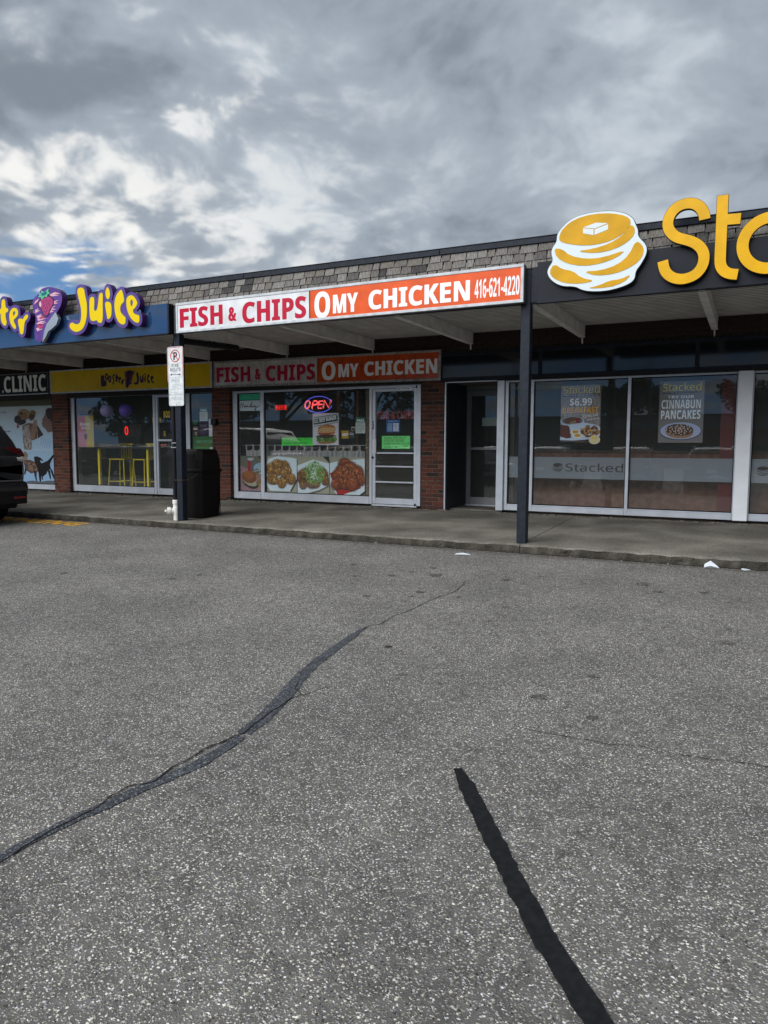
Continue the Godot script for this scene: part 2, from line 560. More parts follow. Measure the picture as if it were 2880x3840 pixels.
func build_ground() -> void:
	var im := asphalt_images()
	var broad := noise_tex(512, noise(31, 0.012, 5), Color(0.84, 0.84, 0.845), Color(1.0, 1.0, 0.995))
	var m := tri_mat("asphalt", lin(1.0, 0.98, 0.955), im[0], 0.31, 0.86)
	m.normal_enabled = true; m.normal_texture = im[1]; m.normal_scale = 1.3
	overlay(m, broad, 0.13)
	var s := MB.new()
	var zs := [-140.0, 0.0, 14.0, 60.0, 300.0]
	for k in zs.size() - 1:
		s.quad(Vector3(-300, ground_y(zs[k]), zs[k]), Vector3(300, ground_y(zs[k]), zs[k]), Vector3(300, ground_y(zs[k + 1]), zs[k + 1]), Vector3(-300, ground_y(zs[k + 1]), zs[k + 1]), Vector3.UP)
	struct("asphalt_ground", s, m)
	# sealant poured along the cracks
	var tar := tri_mat("tar", lin(0.0155, 0.0165, 0.019), noise_tex(256, noise(8, 0.09, 5), Color(0.62, 0.62, 0.62), Color(1, 1, 1)), 1.1, 0.62)
	tar.normal_enabled = true; tar.normal_texture = im[1]; tar.normal_scale = 0.9
	var tar2 := tri_mat("tar_worn", lin(0.085, 0.088, 0.094), im[0], 0.31, 0.6)
	tar2.albedo_color = lin(0.30, 0.33, 0.385); tar2.normal_enabled = true; tar2.normal_texture = im[1]; tar2.normal_scale = 0.4
	var a1 := [Vector2(-2.588, 3.633), Vector2(-2.539, 4.047), Vector2(-2.479, 4.518), Vector2(-2.41, 4.794), Vector2(-2.302, 5.127), Vector2(-2.238, 5.406), Vector2(-2.217, 5.576)]
	var a2 := [Vector2(-2.198, 5.609), Vector2(-2.195, 5.795), Vector2(-2.191, 5.943), Vector2(-2.224, 6.069), Vector2(-2.26, 6.216)]
	var a3 := [Vector2(-2.26, 6.216), Vector2(-2.27, 6.264), Vector2(-2.281, 6.353), Vector2(-2.293, 6.424), Vector2(-2.317, 6.493), Vector2(-2.333, 6.637), Vector2(-2.339, 6.748), Vector2(-2.342, 6.853), Vector2(-2.354, 7.039)]
	struct("crack_sealant", ribbon(a1, [0.03, 0.066, 0.072, 0.078, 0.080, 0.085, 0.095, 0.09, 0.08], 0.004, 0.010, 4), tar2)
	struct("crack_sealant", ribbon(a2, [0.05, 0.07, 0.07, 0.066], 0.004, 0.010, 5), tar2)
	struct("crack_sealant", ribbon(a3, [0.066, 0.062, 0.055, 0.048, 0.055, 0.055], 0.004, 0.008, 6), tar2)
	var b1 := [Vector2(-1.118, 5.452), Vector2(-0.791, 5.92), Vector2(-0.516, 6.317), Vector2(-0.29, 6.584), Vector2(-0.157, 6.733)]
	struct("crack_sealant", ribbon(b1, [0.034, 0.066, 0.070, 0.074, 0.072, 0.076, 0.074, 0.078, 0.074, 0.078, 0.078, 0.08, 0.08, 0.08], 0.004, 0.011, 7), tar)
	var gap := mat("crack", lin(0.012, 0.012, 0.012), 0.95)
	var cracks := [
		[[Vector2(-2.588, 3.634), Vector2(-2.552, 3.537), Vector2(-2.51, 3.472), Vector2(-2.539, 3.298), Vector2(-2.514, 3.155), Vector2(-2.495, 3.009), Vector2(-2.482, 2.805), Vector2(-2.474, 2.572), Vector2(-2.437, 2.393), Vector2(-2.398, 2.184), Vector2(-2.466, 1.803), Vector2(-2.435, 1.616), Vector2(-2.375, 1.409), Vector2(-2.34, 1.204)], [0.007, 0.006, 0.007, 0.005, 0.002], 0.014],
		[[Vector2(-2.38, 4.838), Vector2(-2.329, 4.95), Vector2(-2.245, 5.011), Vector2(-2.265, 5.079), Vector2(-2.257, 5.224), Vector2(-2.241, 5.391), Vector2(-2.219, 5.556), Vector2(-2.238, 5.64), Vector2(-2.268, 5.825), Vector2(-2.271, 6.02), Vector2(-2.252, 6.152), Vector2(-2.319, 6.218), Vector2(-2.322, 6.327), Vector2(-2.301, 6.428), Vector2(-2.313, 6.497), Vector2(-2.326, 6.642), Vector2(-2.322, 6.723), Vector2(-2.31, 6.823), Vector2(-2.325, 6.915)], [0.004, 0.008, 0.009, 0.008, 0.008, 0.006, 0.007], 0.008],
		[[Vector2(-1.321, 4.826), Vector2(-1.146, 4.845), Vector2(-0.979, 4.909), Vector2(-0.835, 4.921), Vector2(-0.692, 4.905), Vector2(-0.55, 4.907), Vector2(-0.429, 4.868), Vector2(-0.284, 4.874), Vector2(-0.127, 4.875), Vector2(-0.014, 4.846), Vector2(0.114, 4.845), Vector2(0.24, 4.843)], [0.001, 0.002, 0.004, 0.005, 0.004, 0.005, 0.004], 0.010],
		[[Vector2(-2.245, 5.011), Vector2(-2.205, 4.931), Vector2(-2.179, 4.794)], [0.005, 0.003], 0.008]]
	for k in cracks.size():
		struct("asphalt_crack", ribbon(crooked(cracks[k][0], cracks[k][2], 40 + k), cracks[k][1], 0.006, 0.004, 50 + k, 0.02), gap)
	# oil drips
	var oil := tri_mat("oil_spot", lin(0.46, 0.445, 0.43), im[0], 0.31, 0.55)
	var spots := [Vector2(-2.866, 1.61), Vector2(-2.839, 1.363), Vector2(-3.152, 1.56), Vector2(-3.602, 1.98), Vector2(-3.709, 1.433), Vector2(-3.65, 1.327), Vector2(-2.695, 2.373), Vector2(-2.696, 2.561), Vector2(-3.07, 2.709), Vector2(-2.206, 3.989), Vector2(-1.798, 3.057), Vector2(-2.301, 2.42), Vector2(-2.142, 1.533), Vector2(-1.813, 2.568), Vector2(-3.926, 1.438), Vector2(-3.033, 1.272), Vector2(-3.274, 1.816), Vector2(-0.811, 3.985), Vector2(-0.904, 1.185), Vector2(-0.728, 1.447), Vector2(-0.358, 1.327), Vector2(-0.495, 0.769), Vector2(-0.074, 1.421), Vector2(-0.102, 2.896), Vector2(-0.113, 2.52), Vector2(-1.019, 4.453), Vector2(-0.693, 4.619), Vector2(-2.208, 3.979), Vector2(-6.801, 2.203), Vector2(-5.107, 2.638), Vector2(-5.235, 2.871), Vector2(-6.879, 1.701), Vector2(-4.707, 4.145), Vector2(-4.531, 3.084), Vector2(-6.514, 3.153)]
	rng.seed = 12
	for k in spots.size():
		var r := rng.randf_range(0.018, 0.044) * (1.7 if k in [0, 3, 12, 18] else 1.0)
		struct("oil_stain", blot(spots[k], Vector2(r, r * rng.randf_range(0.8, 1.3)), 0.003, 60 + k), oil)
	# grime washed along the kerb
	var grime := tri_mat("kerb_grime", lin(0.60, 0.575, 0.54), im[0], 0.31, 0.8)
	grime.normal_enabled = true; grime.normal_texture = im[1]
	struct("kerb_grime", ribbon([Vector2(-24, 0.07), Vector2(-14, 0.09), Vector2(-8, 0.06), Vector2(-3, 0.08), Vector2(0, 0.06), Vector2(6, 0.08)], [0.13, 0.22, 0.10, 0.17, 0.09, 0.20, 0.12, 0.15], 0.002, 0.055, 92, 0.04), grime)
	# painted letters at the kerb
	var paint := tri_mat("road_paint", lin(0.86, 0.46, 0.04), noise_tex(256, noise(88, 0.06, 5), Color(0.68, 0.68, 0.68), Color(1, 1, 1)), 1.6, 0.7)
	var holder := group_node("road_marking", self)
	holder.set_meta("kind", "structure")
	holder.transform = Transform3D(Basis(Vector3(1, 0, 0), Vector3(0, 0.0300, -0.99955), Vector3(0, 0.99955, 0.03)), Vector3(0, 0.0045 - 0.03 * 0.46, 0.46))
	text("lettering", "NO PARKING", [-13.1, 0.0, -9.62, 0.34], 0.0, paint, holder, heavy, 0.002)

func build_sidewalk() -> void:
	var n1 := noise(19, 0.10, 5)
	var cm := tri_mat("concrete", lin(0.39, 0.385, 0.365), null, 1.0, 0.9)
	var fine := asphalt_images_small()
	cm.albedo_texture = fine[0]; cm.uv1_scale = Vector3(0.8, 0.8, 0.8)
	cm.normal_enabled = true; cm.normal_texture = fine[1]; cm.normal_scale = 0.7
	overlay(cm, noise_tex(256, noise(77, 0.014, 5), Color(0.62, 0.61, 0.60), Color(1, 1, 1)), 0.22)
	var kerb_shade := tri_mat("kerb_concrete", lin(0.165, 0.158, 0.143), fine[0], 0.8, 0.95)  # walk concrete made darker, the shade of the kerb face in its colour
	kerb_shade.normal_enabled = true; kerb_shade.normal_texture = fine[1]; kerb_shade.normal_scale = 1.2
	overlay(kerb_shade, noise_tex(256, noise(78, 0.03, 5), Color(0.5, 0.5, 0.49), Color(1, 1, 1)), 0.6)
	var walk := group_node("sidewalk", self)
	walk.set_meta("kind", "structure")
	var prof: Array[Vector2] = [Vector2(0.012, -0.05), Vector2(0.008, 0.03), Vector2(0.002, 0.066), Vector2(-0.008, 0.083), Vector2(-0.028, 0.094), Vector2(-0.06, 0.0985), Vector2(-0.4, 0.110), Vector2(-1.2, 0.134), Vector2(-2.2, 0.164), Vector2(-3.16, 0.1928)]
	var joints := [-24.2, -18.75, -13.32, -7.893, -2.462, 2.97, 8.4]
	for k in joints.size() - 1:
		var s := MB.new()
		var x0: float = joints[k] + 0.005
		var x1: float = joints[k + 1] - 0.005
		var m := int((x1 - x0) / 0.045)
		var rows := []
		var nrm := []
		for i in m + 1:
			var x := lerpf(x0, x1, float(i) / m)
			var row := []
			for j in prof.size():
				var e := 1.0 if j < 6 else 0.35
				var q := prof[j] + Vector2(n1.get_noise_2d(x * 40.0, j * 9.0) * 0.018, n1.get_noise_2d(x * 40.0 + 400.0, j * 9.0) * 0.014) * e
				if j == 0: q.y = -0.05
				row.append(Vector3(x, q.y, q.x))
			rows.append(row)
		var face := MB.new()
		for i in m:
			for j in prof.size() - 1:
				(face if j < 3 else s).quad(rows[i][j], rows[i + 1][j], rows[i + 1][j + 1], rows[i][j + 1], Vector3(0, 1, 0.4))
		for e in [0, m]:
			for j in range(1, prof.size() - 1):
				s.tri(Vector3(rows[e][0].x, -0.05, -3.1), rows[e][j], rows[e][j + 1], Vector3.LEFT if e == 0 else Vector3.RIGHT)
			s.tri(Vector3(rows[e][0].x, -0.05, -3.1), rows[e][0], rows[e][1], Vector3.LEFT if e == 0 else Vector3.RIGHT)
		var slab := obj("slab", s, cm, walk)
		obj("kerb_face", face, kerb_shade, slab)
	var seam := mat("crack", lin(0.012, 0.012, 0.012), 0.95)
	struct("kerb_gutter", ribbon([Vector2(-24, 0.024), Vector2(-12, 0.022), Vector2(-6, 0.024), Vector2(6, 0.022)], [0.034, 0.026, 0.036, 0.024, 0.034, 0.03], 0.0035, 0.016, 91, 0.02), seam)
	var gum := MB.new()
	rng.seed = 27
	for k in 46:
		var c := Vector3(rng.randf_range(-12.0, 1.5), 0, rng.randf_range(-2.7, -0.12))
		var r := rng.randf_range(0.008, 0.022)
		for j in 9:
			var q: Array[Vector3] = [Vector3(c.x, walk_y(c.z) + 0.004, c.z)]
			for e in [j, j + 1]:
				var a: float = TAU * (e % 9) / 9
				var f := r * (1.0 + 0.3 * sin(a * 3.0 + k))
				q.append(Vector3(c.x + cos(a) * f, walk_y(c.z + sin(a) * f) + 0.003, c.z + sin(a) * f))
			gum.tri(q[0], q[1], q[2], Vector3.UP)
	obj("gum_spot", gum, mat("gum", lin(0.09, 0.085, 0.08), 0.8), walk).set_meta("kind", "stuff")
	# crumbled mortar where the walk meets the shopfronts
	var crumb := MB.new()
	rng.seed = 15
	var x := -16.0
	while x < 2.0:
		var w := rng.randf_range(0.03, 0.09)
		if rng.randf() < 0.8 and not (x > -4.66 and x < -3.85):
			var h := rng.randf_range(0.004, 0.022)
			var z := -2.945 + rng.randf_range(0.0, 0.05)
			crumb.bevel(Vector3(x, walk_y(z) - 0.01, z - 0.05), Vector3(x + w, walk_y(z) + h, z + rng.randf_range(0.0, 0.02)), 0.006)
		x += w
	var cr := obj("crumbled_mortar", crumb, tri_mat("mortar_crumb", lin(0.23, 0.215, 0.19), fine[0], 0.8, 0.95), walk)
	cr.set_meta("kind", "stuff")

func asphalt_images_small() -> Array:   # finer speckle for broomed concrete
	var w := 512
	var im := Image.create(w, w, false, Image.FORMAT_RGB8)
	var hi := Image.create(w, w, false, Image.FORMAT_RGBA8)
	rng.seed = 5
	for y in w:
		for x in w:
			var g := rng.randf_range(0.70, 0.90)
			im.set_pixel(x, y, Color(g, g * 0.99, g * 0.96))
			hi.set_pixel(x, y, Color(0.5, 0.5, 0.5) * rng.randf_range(0.7, 1.0))
	for k in 9000:
		var c := Vector2i(rng.randi() & 511, rng.randi() & 511)
		var g := rng.randf_range(0.45, 1.0)
		var r := 1 + (rng.randi() & 1)
		for dy in range(-r, r + 1):
			for dx in range(-r, r + 1):
				if dx * dx + dy * dy <= r * r:
					im.set_pixel((c.x + dx) & 511, (c.y + dy) & 511, Color(g, g * 0.97, g * 0.92))
					hi.set_pixel((c.x + dx) & 511, (c.y + dy) & 511, Color(g, g, g))
	hi.bump_map_to_normal_map(2.5)
	return [tex(im), tex(hi)]

func _ready() -> void:
	# ---- camera, sky, sun, exposure
	var cam := Camera3D.new()
	cam.name = "camera"; add_child(cam)
	cam.position = Vector3(0, 1.27, 8.36)
	cam.rotation = Vector3(-0.091, 0.474, 0.0035)
	cam.fov = 70.83; cam.near = 0.05; cam.far = 900.0
	var env := Environment.new()
	env.background_mode = Environment.BG_SKY
	var sm := PanoramaSkyMaterial.new()
	sm.panorama = make_sky()
	env.sky = Sky.new()
	env.sky.sky_material = sm
	env.background_energy_multiplier = 0.37
	env.tonemap_mode = Environment.TONE_MAPPER_LINEAR
	env.tonemap_exposure = 2.72
	env.sdfgi_enabled = true; env.ssao_enabled = true; env.ssil_enabled = true
	var we := WorldEnvironment.new()
	we.name = "environment"; we.environment = env; add_child(we)
	var sun := DirectionalLight3D.new()
	sun.name = "sun"; add_child(sun)
	sun.light_energy = 0.5; sun.light_angular_distance = 58.0; sun.light_color = Color(1.0, 0.995, 0.985); sun.shadow_enabled = true
	sun.look_at_from_position(Vector3(-3.2, 7.0, 8.3), Vector3.ZERO)
	# ---- lettering and picture tools
	grain = noise(2, 0.06, 3)
	var f := SystemFont.new()
	f.font_names = PackedStringArray(["Droid Sans"]); f.font_weight = 700
	bold = f
	var f2 := FontVariation.new()
	f2.base_font = f; f2.variation_embolden = 0.35
	heavy = f2
	var f3 := SystemFont.new()
	f3.font_names = PackedStringArray(["Droid Sans"]); f3.font_weight = 400
	plain = f3
	var f4 := SystemFont.new()
	f4.font_names = PackedStringArray(["Droid Serif"]); f4.font_weight = 400
	serif = f4
	# ---- the setting, then the building, then what stands on and in it
	build_ground()
	build_sidewalk()
	build_mall()
	build_signs()
	build_fish_window()
	build_juice_window()
	build_clinic()
	build_stacked_window()
	build_walk_things()
	build_cars()
	build_behind()

var mall: Node3D
var brick_cache := {}

func brick_mesh(w: float, d: float) -> ArrayMesh:
	var key := "%.3f/%.2f" % [w, d]
	if not brick_cache.has(key):
		var s := MB.new()
		s.bevel(Vector3(0, 0, -d), Vector3(w, 0.0605, 0), 0.0035)
		brick_cache[key] = s.done()
	return brick_cache[key]

func bricks_mat(k: int) -> StandardMaterial3D:
	var tones := [Vector3(0.150, 0.052, 0.036), Vector3(0.118, 0.046, 0.034), Vector3(0.085, 0.040, 0.033), Vector3(0.048, 0.034, 0.031), Vector3(0.168, 0.068, 0.046)]
	var t: Vector3 = tones[k % 5]
	if not mats.has("wear"): mats["wear"] = noise_tex(256, noise(14, 0.05, 5), Color(0.55, 0.55, 0.55), Color(1, 1, 1))
	return tri_mat("brick_%d" % (k % 5), lin(t.x * 1.25, t.y * 1.25, t.z * 1.25), mats["wear"], 3.1, 0.9)

func pier(x0: float, x1: float, y0: float, y1: float, z: float, seed_: int) -> void:
	var p := group_node("brick_pier", mall)
	var mortar := tri_mat("mortar", lin(0.20, 0.175, 0.15), mats["wear"], 2.0, 0.95)
	bx("mortar_bed", Vector3(x0 + 0.006, y0, z - 0.35), Vector3(x1 - 0.006, y1, z - 0.007), mortar, p)
	rng.seed = seed_
	var k := 0
	var y := y0 + 0.004
	while y + 0.0605 <= y1:
		var x := x0
		var first := 0.1 if k % 2 == 0 else 0.2055
		while x < x1 - 0.03:
			var w := minf(first, x1 - x)
			first = 0.2055
			if x1 - (x + w) < 0.035: w = x1 - x
			w = snappedf(w, 0.002)
			var o := obj("brick", brick_mesh(w, 0.10), bricks_mat([0, 0, 1, 1, 2, 2, 3, 4, 0, 1][rng.randi() % 10]), p, Vector3(x, y, z + rng.randf_range(-0.002, 0.002)))
			o.rotation.z = rng.randf_range(-0.004, 0.004)
			x += w + 0.0105
		y += 0.07108
		k += 1

func alu() -> StandardMaterial3D:
	if mats.has("alu"): return mats["alu"]
	var m := tri_mat("alu", lin(0.54, 0.575, 0.64), noise_tex(256, noise(41, 0.02, 5), Color(0.92, 0.92, 0.92), Color(1, 1, 1)), 0.7, 0.38)
	m.metallic = 0.25
	return m

func glass() -> StandardMaterial3D:
	if mats.has("glass"): return mats["glass"]
	var m := mat("glass", Color(0.80, 0.86, 0.84, 0.025), 0.0)
	m.transparency = BaseMaterial3D.TRANSPARENCY_ALPHA
	m.metallic_specular = 0.5
	return m

func pane(x0: float, x1: float, y0: float, y1: float, z: float, parent: Node) -> void:   
	bx("pane", Vector3(x0, y0, z - 0.008), Vector3(x1, y1, z), glass(), parent)

func shop_window(called: String, bars: Array, y0: float, sill_top: float, head: float, y1: float, z: float, panes: Array, glazed := true) -> Node3D:   # bars: [x0, x1] of each upright; panes[k] fills the gap after bar k
	var w := group_node(called, mall)
	for b in bars: bx("mullion", Vector3(b[0], y0, z - 0.085), Vector3(b[1], y1, z), alu(), w, 0.004)
	for k in bars.size() - 1:
		if not panes[k]: continue
		var xa: float = bars[k][1]
		var xb: float = bars[k + 1][0]
		bx("sill", Vector3(xa, y0, z - 0.075), Vector3(xb, sill_top, z + 0.006), alu(), w, 0.005)
		bx("sill_lip", Vector3(xa, sill_top, z - 0.07), Vector3(xb, sill_top + 0.016, z - 0.012), alu(), w, 0.003)
		bx("head", Vector3(xa, head, z - 0.075), Vector3(xb, y1, z - 0.003), alu(), w, 0.004)
		bx("gasket", Vector3(xa, head - 0.012, z - 0.06), Vector3(xb, head, z - 0.018), mat("rubber", lin(0.012, 0.012, 0.013), 0.8), w)
		bx("gasket", Vector3(xa, sill_top + 0.016, z - 0.06), Vector3(xb, sill_top + 0.03, z - 0.02), mat("rubber", lin(0.012, 0.012, 0.013), 0.8), w)
		for s in [[xa, xa + 0.012], [xb - 0.012, xb]]:
			bx("gasket", Vector3(s[0], sill_top + 0.03, z - 0.06), Vector3(s[1], head - 0.012, z - 0.022), mat("rubber", lin(0.012, 0.012, 0.013), 0.8), w)
		if glazed: pane(xa + 0.012, xb - 0.012, sill_top + 0.03, head - 0.012, z - 0.035, w)
	return w

func shop_door(x0: float, x1: float, y0: float, y1: float, z: float, stile: float, top: float, bottom: float, bars: Array, thick: float) -> Node3D:
	var d := group_node("shop_door", mall)
	bx("stile", Vector3(x0, y0, z - 0.055), Vector3(x0 + stile, y1, z - 0.008), alu(), d, 0.004)
	bx("stile", Vector3(x1 - stile, y0, z - 0.055), Vector3(x1, y1, z - 0.008), alu(), d, 0.004)
	bx("top_rail", Vector3(x0 + stile, y1 - top, z - 0.053), Vector3(x1 - stile, y1, z - 0.010), alu(), d, 0.004)
	bx("bottom_rail", Vector3(x0 + stile, y0, z - 0.053), Vector3(x1 - stile, y0 + bottom, z - 0.010), alu(), d, 0.004)
	for y in bars: bx("push_bar", Vector3(x0 + stile, y - thick / 2, z - 0.03), Vector3(x1 - stile, y + thick / 2, z + 0.004), alu(), d, 0.005)
	pane(x0 + stile, x1 - stile, y0 + bottom, y1 - top, z - 0.034, d)
	return d

func shade(called: String, a: Vector3, b: Vector3, m: Material) -> void: bx(called, a, b, m, mall)

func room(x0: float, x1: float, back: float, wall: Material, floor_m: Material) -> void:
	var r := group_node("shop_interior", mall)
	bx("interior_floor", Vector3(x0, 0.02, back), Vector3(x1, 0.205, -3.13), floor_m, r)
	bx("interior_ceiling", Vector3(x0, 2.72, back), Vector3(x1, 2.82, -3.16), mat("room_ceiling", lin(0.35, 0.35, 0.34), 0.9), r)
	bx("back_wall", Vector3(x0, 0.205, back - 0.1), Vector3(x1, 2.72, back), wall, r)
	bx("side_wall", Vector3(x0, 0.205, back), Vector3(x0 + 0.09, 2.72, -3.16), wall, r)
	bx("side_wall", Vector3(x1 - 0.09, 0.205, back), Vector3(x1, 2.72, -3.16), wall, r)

func build_mall() -> void:
	mall = thing("strip_mall", "low brick strip mall with wood shingle roof edge over a long posted canopy", "building")
	bricks_mat(0)
	var charcoal := tri_mat("charcoal_paint", lin(0.021, 0.027, 0.040), noise_tex(256, noise(61, 0.03, 5), Color(0.72, 0.72, 0.72), Color(1, 1, 1)), 1.3, 0.5)
	var blackwall := tri_mat("dark_block", lin(0.060, 0.056, 0.052), mats["wear"], 1.5, 0.9)
	# walls round the shops, roof slab
	shade("upper_wall", Vector3(-24, 2.336, -3.16), Vector3(6.0, 3.14, -2.962), blackwall)
	shade("back_wall", Vector3(-24, 0, -9.4), Vector3(6.0, 3.2, -9.2), blackwall)
	shade("end_wall", Vector3(-24.2, 0, -9.4), Vector3(-24, 3.2, -2.96), blackwall)
	shade("end_wall", Vector3(6.0, 0, -9.4), Vector3(6.2, 3.2, -2.96), blackwall)
	shade("roof_slab", Vector3(-24.2, 3.2, -9.4), Vector3(6.2, 3.60, -0.30), mat("roofing", lin(0.05, 0.05, 0.05), 0.9))
	pier(-14.349, -13.833, 0.20, 2.44, -2.95, 1)
	pier(-9.669, -9.224, 0.20, 2.44, -2.95, 2)
	pier(-5.092, -4.673, 0.19, 2.40, -2.95, 3)
	# brickwork above the shop signs, a few courses under the canopy
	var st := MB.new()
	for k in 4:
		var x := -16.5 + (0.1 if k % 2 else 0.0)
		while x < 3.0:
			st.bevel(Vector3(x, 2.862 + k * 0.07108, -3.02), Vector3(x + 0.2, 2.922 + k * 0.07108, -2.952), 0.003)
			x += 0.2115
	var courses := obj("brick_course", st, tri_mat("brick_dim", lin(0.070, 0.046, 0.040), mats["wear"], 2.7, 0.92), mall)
	courses.set_meta("kind", "stuff")
	# canopy: ribbed steel deck on cantilever beams
	var cn := group_node("canopy", mall)
	var tilt := Transform3D(Basis(Vector3(0, 0, 1), -0.0052), Vector3.ZERO)
	cn.transform = Transform3D(tilt.basis, Vector3(-2.5, 3.115, 0) - tilt.basis * Vector3(-2.5, 3.115, 0))
	var cream := tri_mat("canopy_paint", lin(0.82, 0.815, 0.80), noise_tex(256, noise(33, 0.02, 5), Color(0.84, 0.83, 0.81), Color(1, 1, 1)), 0.5, 0.7)
	var deck := MB.new()
	var groove := MB.new()
	var z := -0.22
	while z > -2.97:
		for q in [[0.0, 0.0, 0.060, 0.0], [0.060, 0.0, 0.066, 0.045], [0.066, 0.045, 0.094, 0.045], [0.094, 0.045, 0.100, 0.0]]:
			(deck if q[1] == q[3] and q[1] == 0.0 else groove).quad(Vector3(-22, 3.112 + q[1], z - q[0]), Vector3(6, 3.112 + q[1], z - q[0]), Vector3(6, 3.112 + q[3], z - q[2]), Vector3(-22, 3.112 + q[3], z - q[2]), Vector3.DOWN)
		z -= 0.100
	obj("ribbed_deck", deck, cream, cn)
	obj("deck_flute", groove, mat("flute_shade", lin(0.24, 0.235, 0.22), 0.85), cn)  # shade inside the flutes is painted, a darker colour than the flats
	bx("deck_topping", Vector3(-22, 3.16, -2.97), Vector3(6, 3.19, -0.2), charcoal, cn)
	for x in [-15.13, -13.27, -11.45, -9.68, -7.80, -5.99, -4.17, -2.37, -0.535, 1.28, 3.1]:
		var b := MB.new()
		b.bevel(Vector3(x - 0.088, 2.93, -2.96), Vector3(x, 2.942, -0.2), 0.003)
		b.box(Vector3(x - 0.078, 2.942, -2.96), Vector3(x - 0.008, 3.108, -0.2))
		obj("beam", b, cream, cn)
		bx("beam_plate", Vector3(x - 0.055, 2.84, -2.962), Vector3(x - 0.035, 2.932, -2.94), cream, cn)
	bx("edge_beam", Vector3(-22, 2.955, -0.245), Vector3(6, 3.36, -0.13), charcoal, cn, 0.004)
	for x in [-13.36, -7.918, -2.482, 2.95]:
		bx("post", Vector3(x - 0.0575, walk_y(-0.18) - 0.02, -0.235), Vector3(x + 0.0575, 3.345, -0.12), charcoal, mall, 0.006)
		bx("post_cap", Vector3(x - 0.064, 3.345, -0.24), Vector3(x + 0.064, 3.352, -0.115), charcoal, mall)
	for r in [[-7.957, -7.925], [-2.535, -2.512]]: bx("flashing", Vector3(r[0], 2.97, -0.128), Vector3(r[1], 3.362, -0.118), mat("galvanised", lin(0.42, 0.44, 0.46), 0.4, 0.5), mall)
	# mansard of weathered shakes under a metal cap
	var mn := group_node("mansard", mall)
	tilt = Transform3D(Basis(Vector3(0, 0, 1), -0.0060), Vector3.ZERO)
	mn.transform = Transform3D(tilt.basis, Vector3(-2.3, 3.6, 0) - tilt.basis * Vector3(-2.3, 3.6, 0))
	var board := MB.new()
	board.quad(Vector3(-22, 3.33, -0.155), Vector3(6, 3.33, -0.155), Vector3(6, 3.72, -0.235), Vector3(-22, 3.72, -0.235), Vector3.BACK)
	obj("sheathing", board, mat("sheathing", lin(0.03, 0.028, 0.026), 0.95), mn)
	var wood_t := noise_tex(256, noise(52, 0.05, 5), Color(0.48, 0.47, 0.46), Color(1, 1, 1), Vector2(4.0, 0.35))
	var woods := []
	for t in [Vector3(0.215, 0.195, 0.178), Vector3(0.170, 0.152, 0.138), Vector3(0.255, 0.235, 0.215), Vector3(0.125, 0.115, 0.108), Vector3(0.195, 0.172, 0.150), Vector3(0.072, 0.068, 0.066)]:
		woods.append(tri_mat("shake_%d" % woods.size(), lin(t.x * 1.42, t.y * 1.50, t.z * 1.56), wood_t, 2.3, 0.92))
	rng.seed = 9
	var spots := []
	for row in 3:
		var x := -20.0 + 0.05 * row
		while x < 5.0:
			var w: float = [0.085, 0.11, 0.135, 0.165, 0.20][rng.randi() % 5]
			spots.append([x, row, w, rng.randf_range(-0.008, 0.006), rng.randi(), rng.randf_range(-0.018, 0.018)])
			x += w + rng.randf_range(0.009, 0.019)
	spots.sort_custom(func(a, b): return absf(a[0] + 4.0) + (30.0 if a[1] == 0 else 0.0) < absf(b[0] + 4.0) + (30.0 if b[1] == 0 else 0.0))
	var shapes := {}
	var rest := MB.new()
	for k in spots.size():
		var q: Array = spots[k]
		var y: float = 3.352 + q[1] * 0.098 + q[3]
		var s := MB.new()
		var mesh_key := "%.3f" % q[2]
		if k >= 300 or not shapes.has(mesh_key):
			var w: float = q[2]
			var c := [Vector3(0, 0, 0.010), Vector3(w, 0.004, 0.010), Vector3(w, 0.155, -0.021), Vector3(0, 0.155, -0.021), Vector3(0, 0.0, 0.036), Vector3(w, 0.004, 0.036), Vector3(w, 0.155, -0.012), Vector3(0, 0.155, -0.012)]
			var o := Vector3(q[0], y, -0.155 - (y - 3.33) * 0.205) if k >= 300 else Vector3.ZERO
			var tgt := rest if k >= 300 else s
			for i in 8: c[i] += o
			tgt.quad(c[4], c[5], c[6], c[7], Vector3.BACK); tgt.quad(c[0], c[4], c[7], c[3], Vector3.LEFT); tgt.quad(c[1], c[5], c[6], c[2], Vector3.RIGHT); tgt.quad(c[0], c[1], c[5], c[4], Vector3.DOWN)
			if k < 300: shapes[mesh_key] = s.done()
		if k < 300:
			var o := obj("shingle", shapes[mesh_key], woods[[0, 0, 1, 1, 2, 4, 3, 0, 2, 4, 1, 5][q[4] % 12]], mn, Vector3(q[0], y, -0.155 - (y - 3.33) * 0.205))
			o.rotation.z = q[5]
	obj("shingle_field", rest, woods[0], mn).set_meta("kind", "stuff")
	var cx := -3.613 - 3.05 * 6
	while cx < 5.0:
		var s := MB.new()
		s.bevel(Vector3(cx + 0.003, 3.643, -0.33), Vector3(cx + 3.047, 3.712, -0.172), 0.004)
		s.bevel(Vector3(cx + 0.003, 3.712, -0.33), Vector3(cx + 3.047, 3.720, -0.164), 0.002)
		obj("cap_flashing", s, charcoal, mn)
		cx += 3.05
	# shopfront of the chicken shop
	var wz := -3.03
	var yb := 0.234
	var yt := 2.336
	var fish_sill: float = 0.352
	var fish_head: float = 2.293
	shop_window("shop_window", [[-9.212, -9.106], [-8.542, -8.46], [-6.146, -6.092], [-5.209, -5.14]], yb, fish_sill, fish_head, yt, wz, [true, true, false])
	bx("door_head", Vector3(-6.092, 2.283, wz - 0.075), Vector3(-5.209, yt, wz - 0.003), alu(), mall, 0.004)
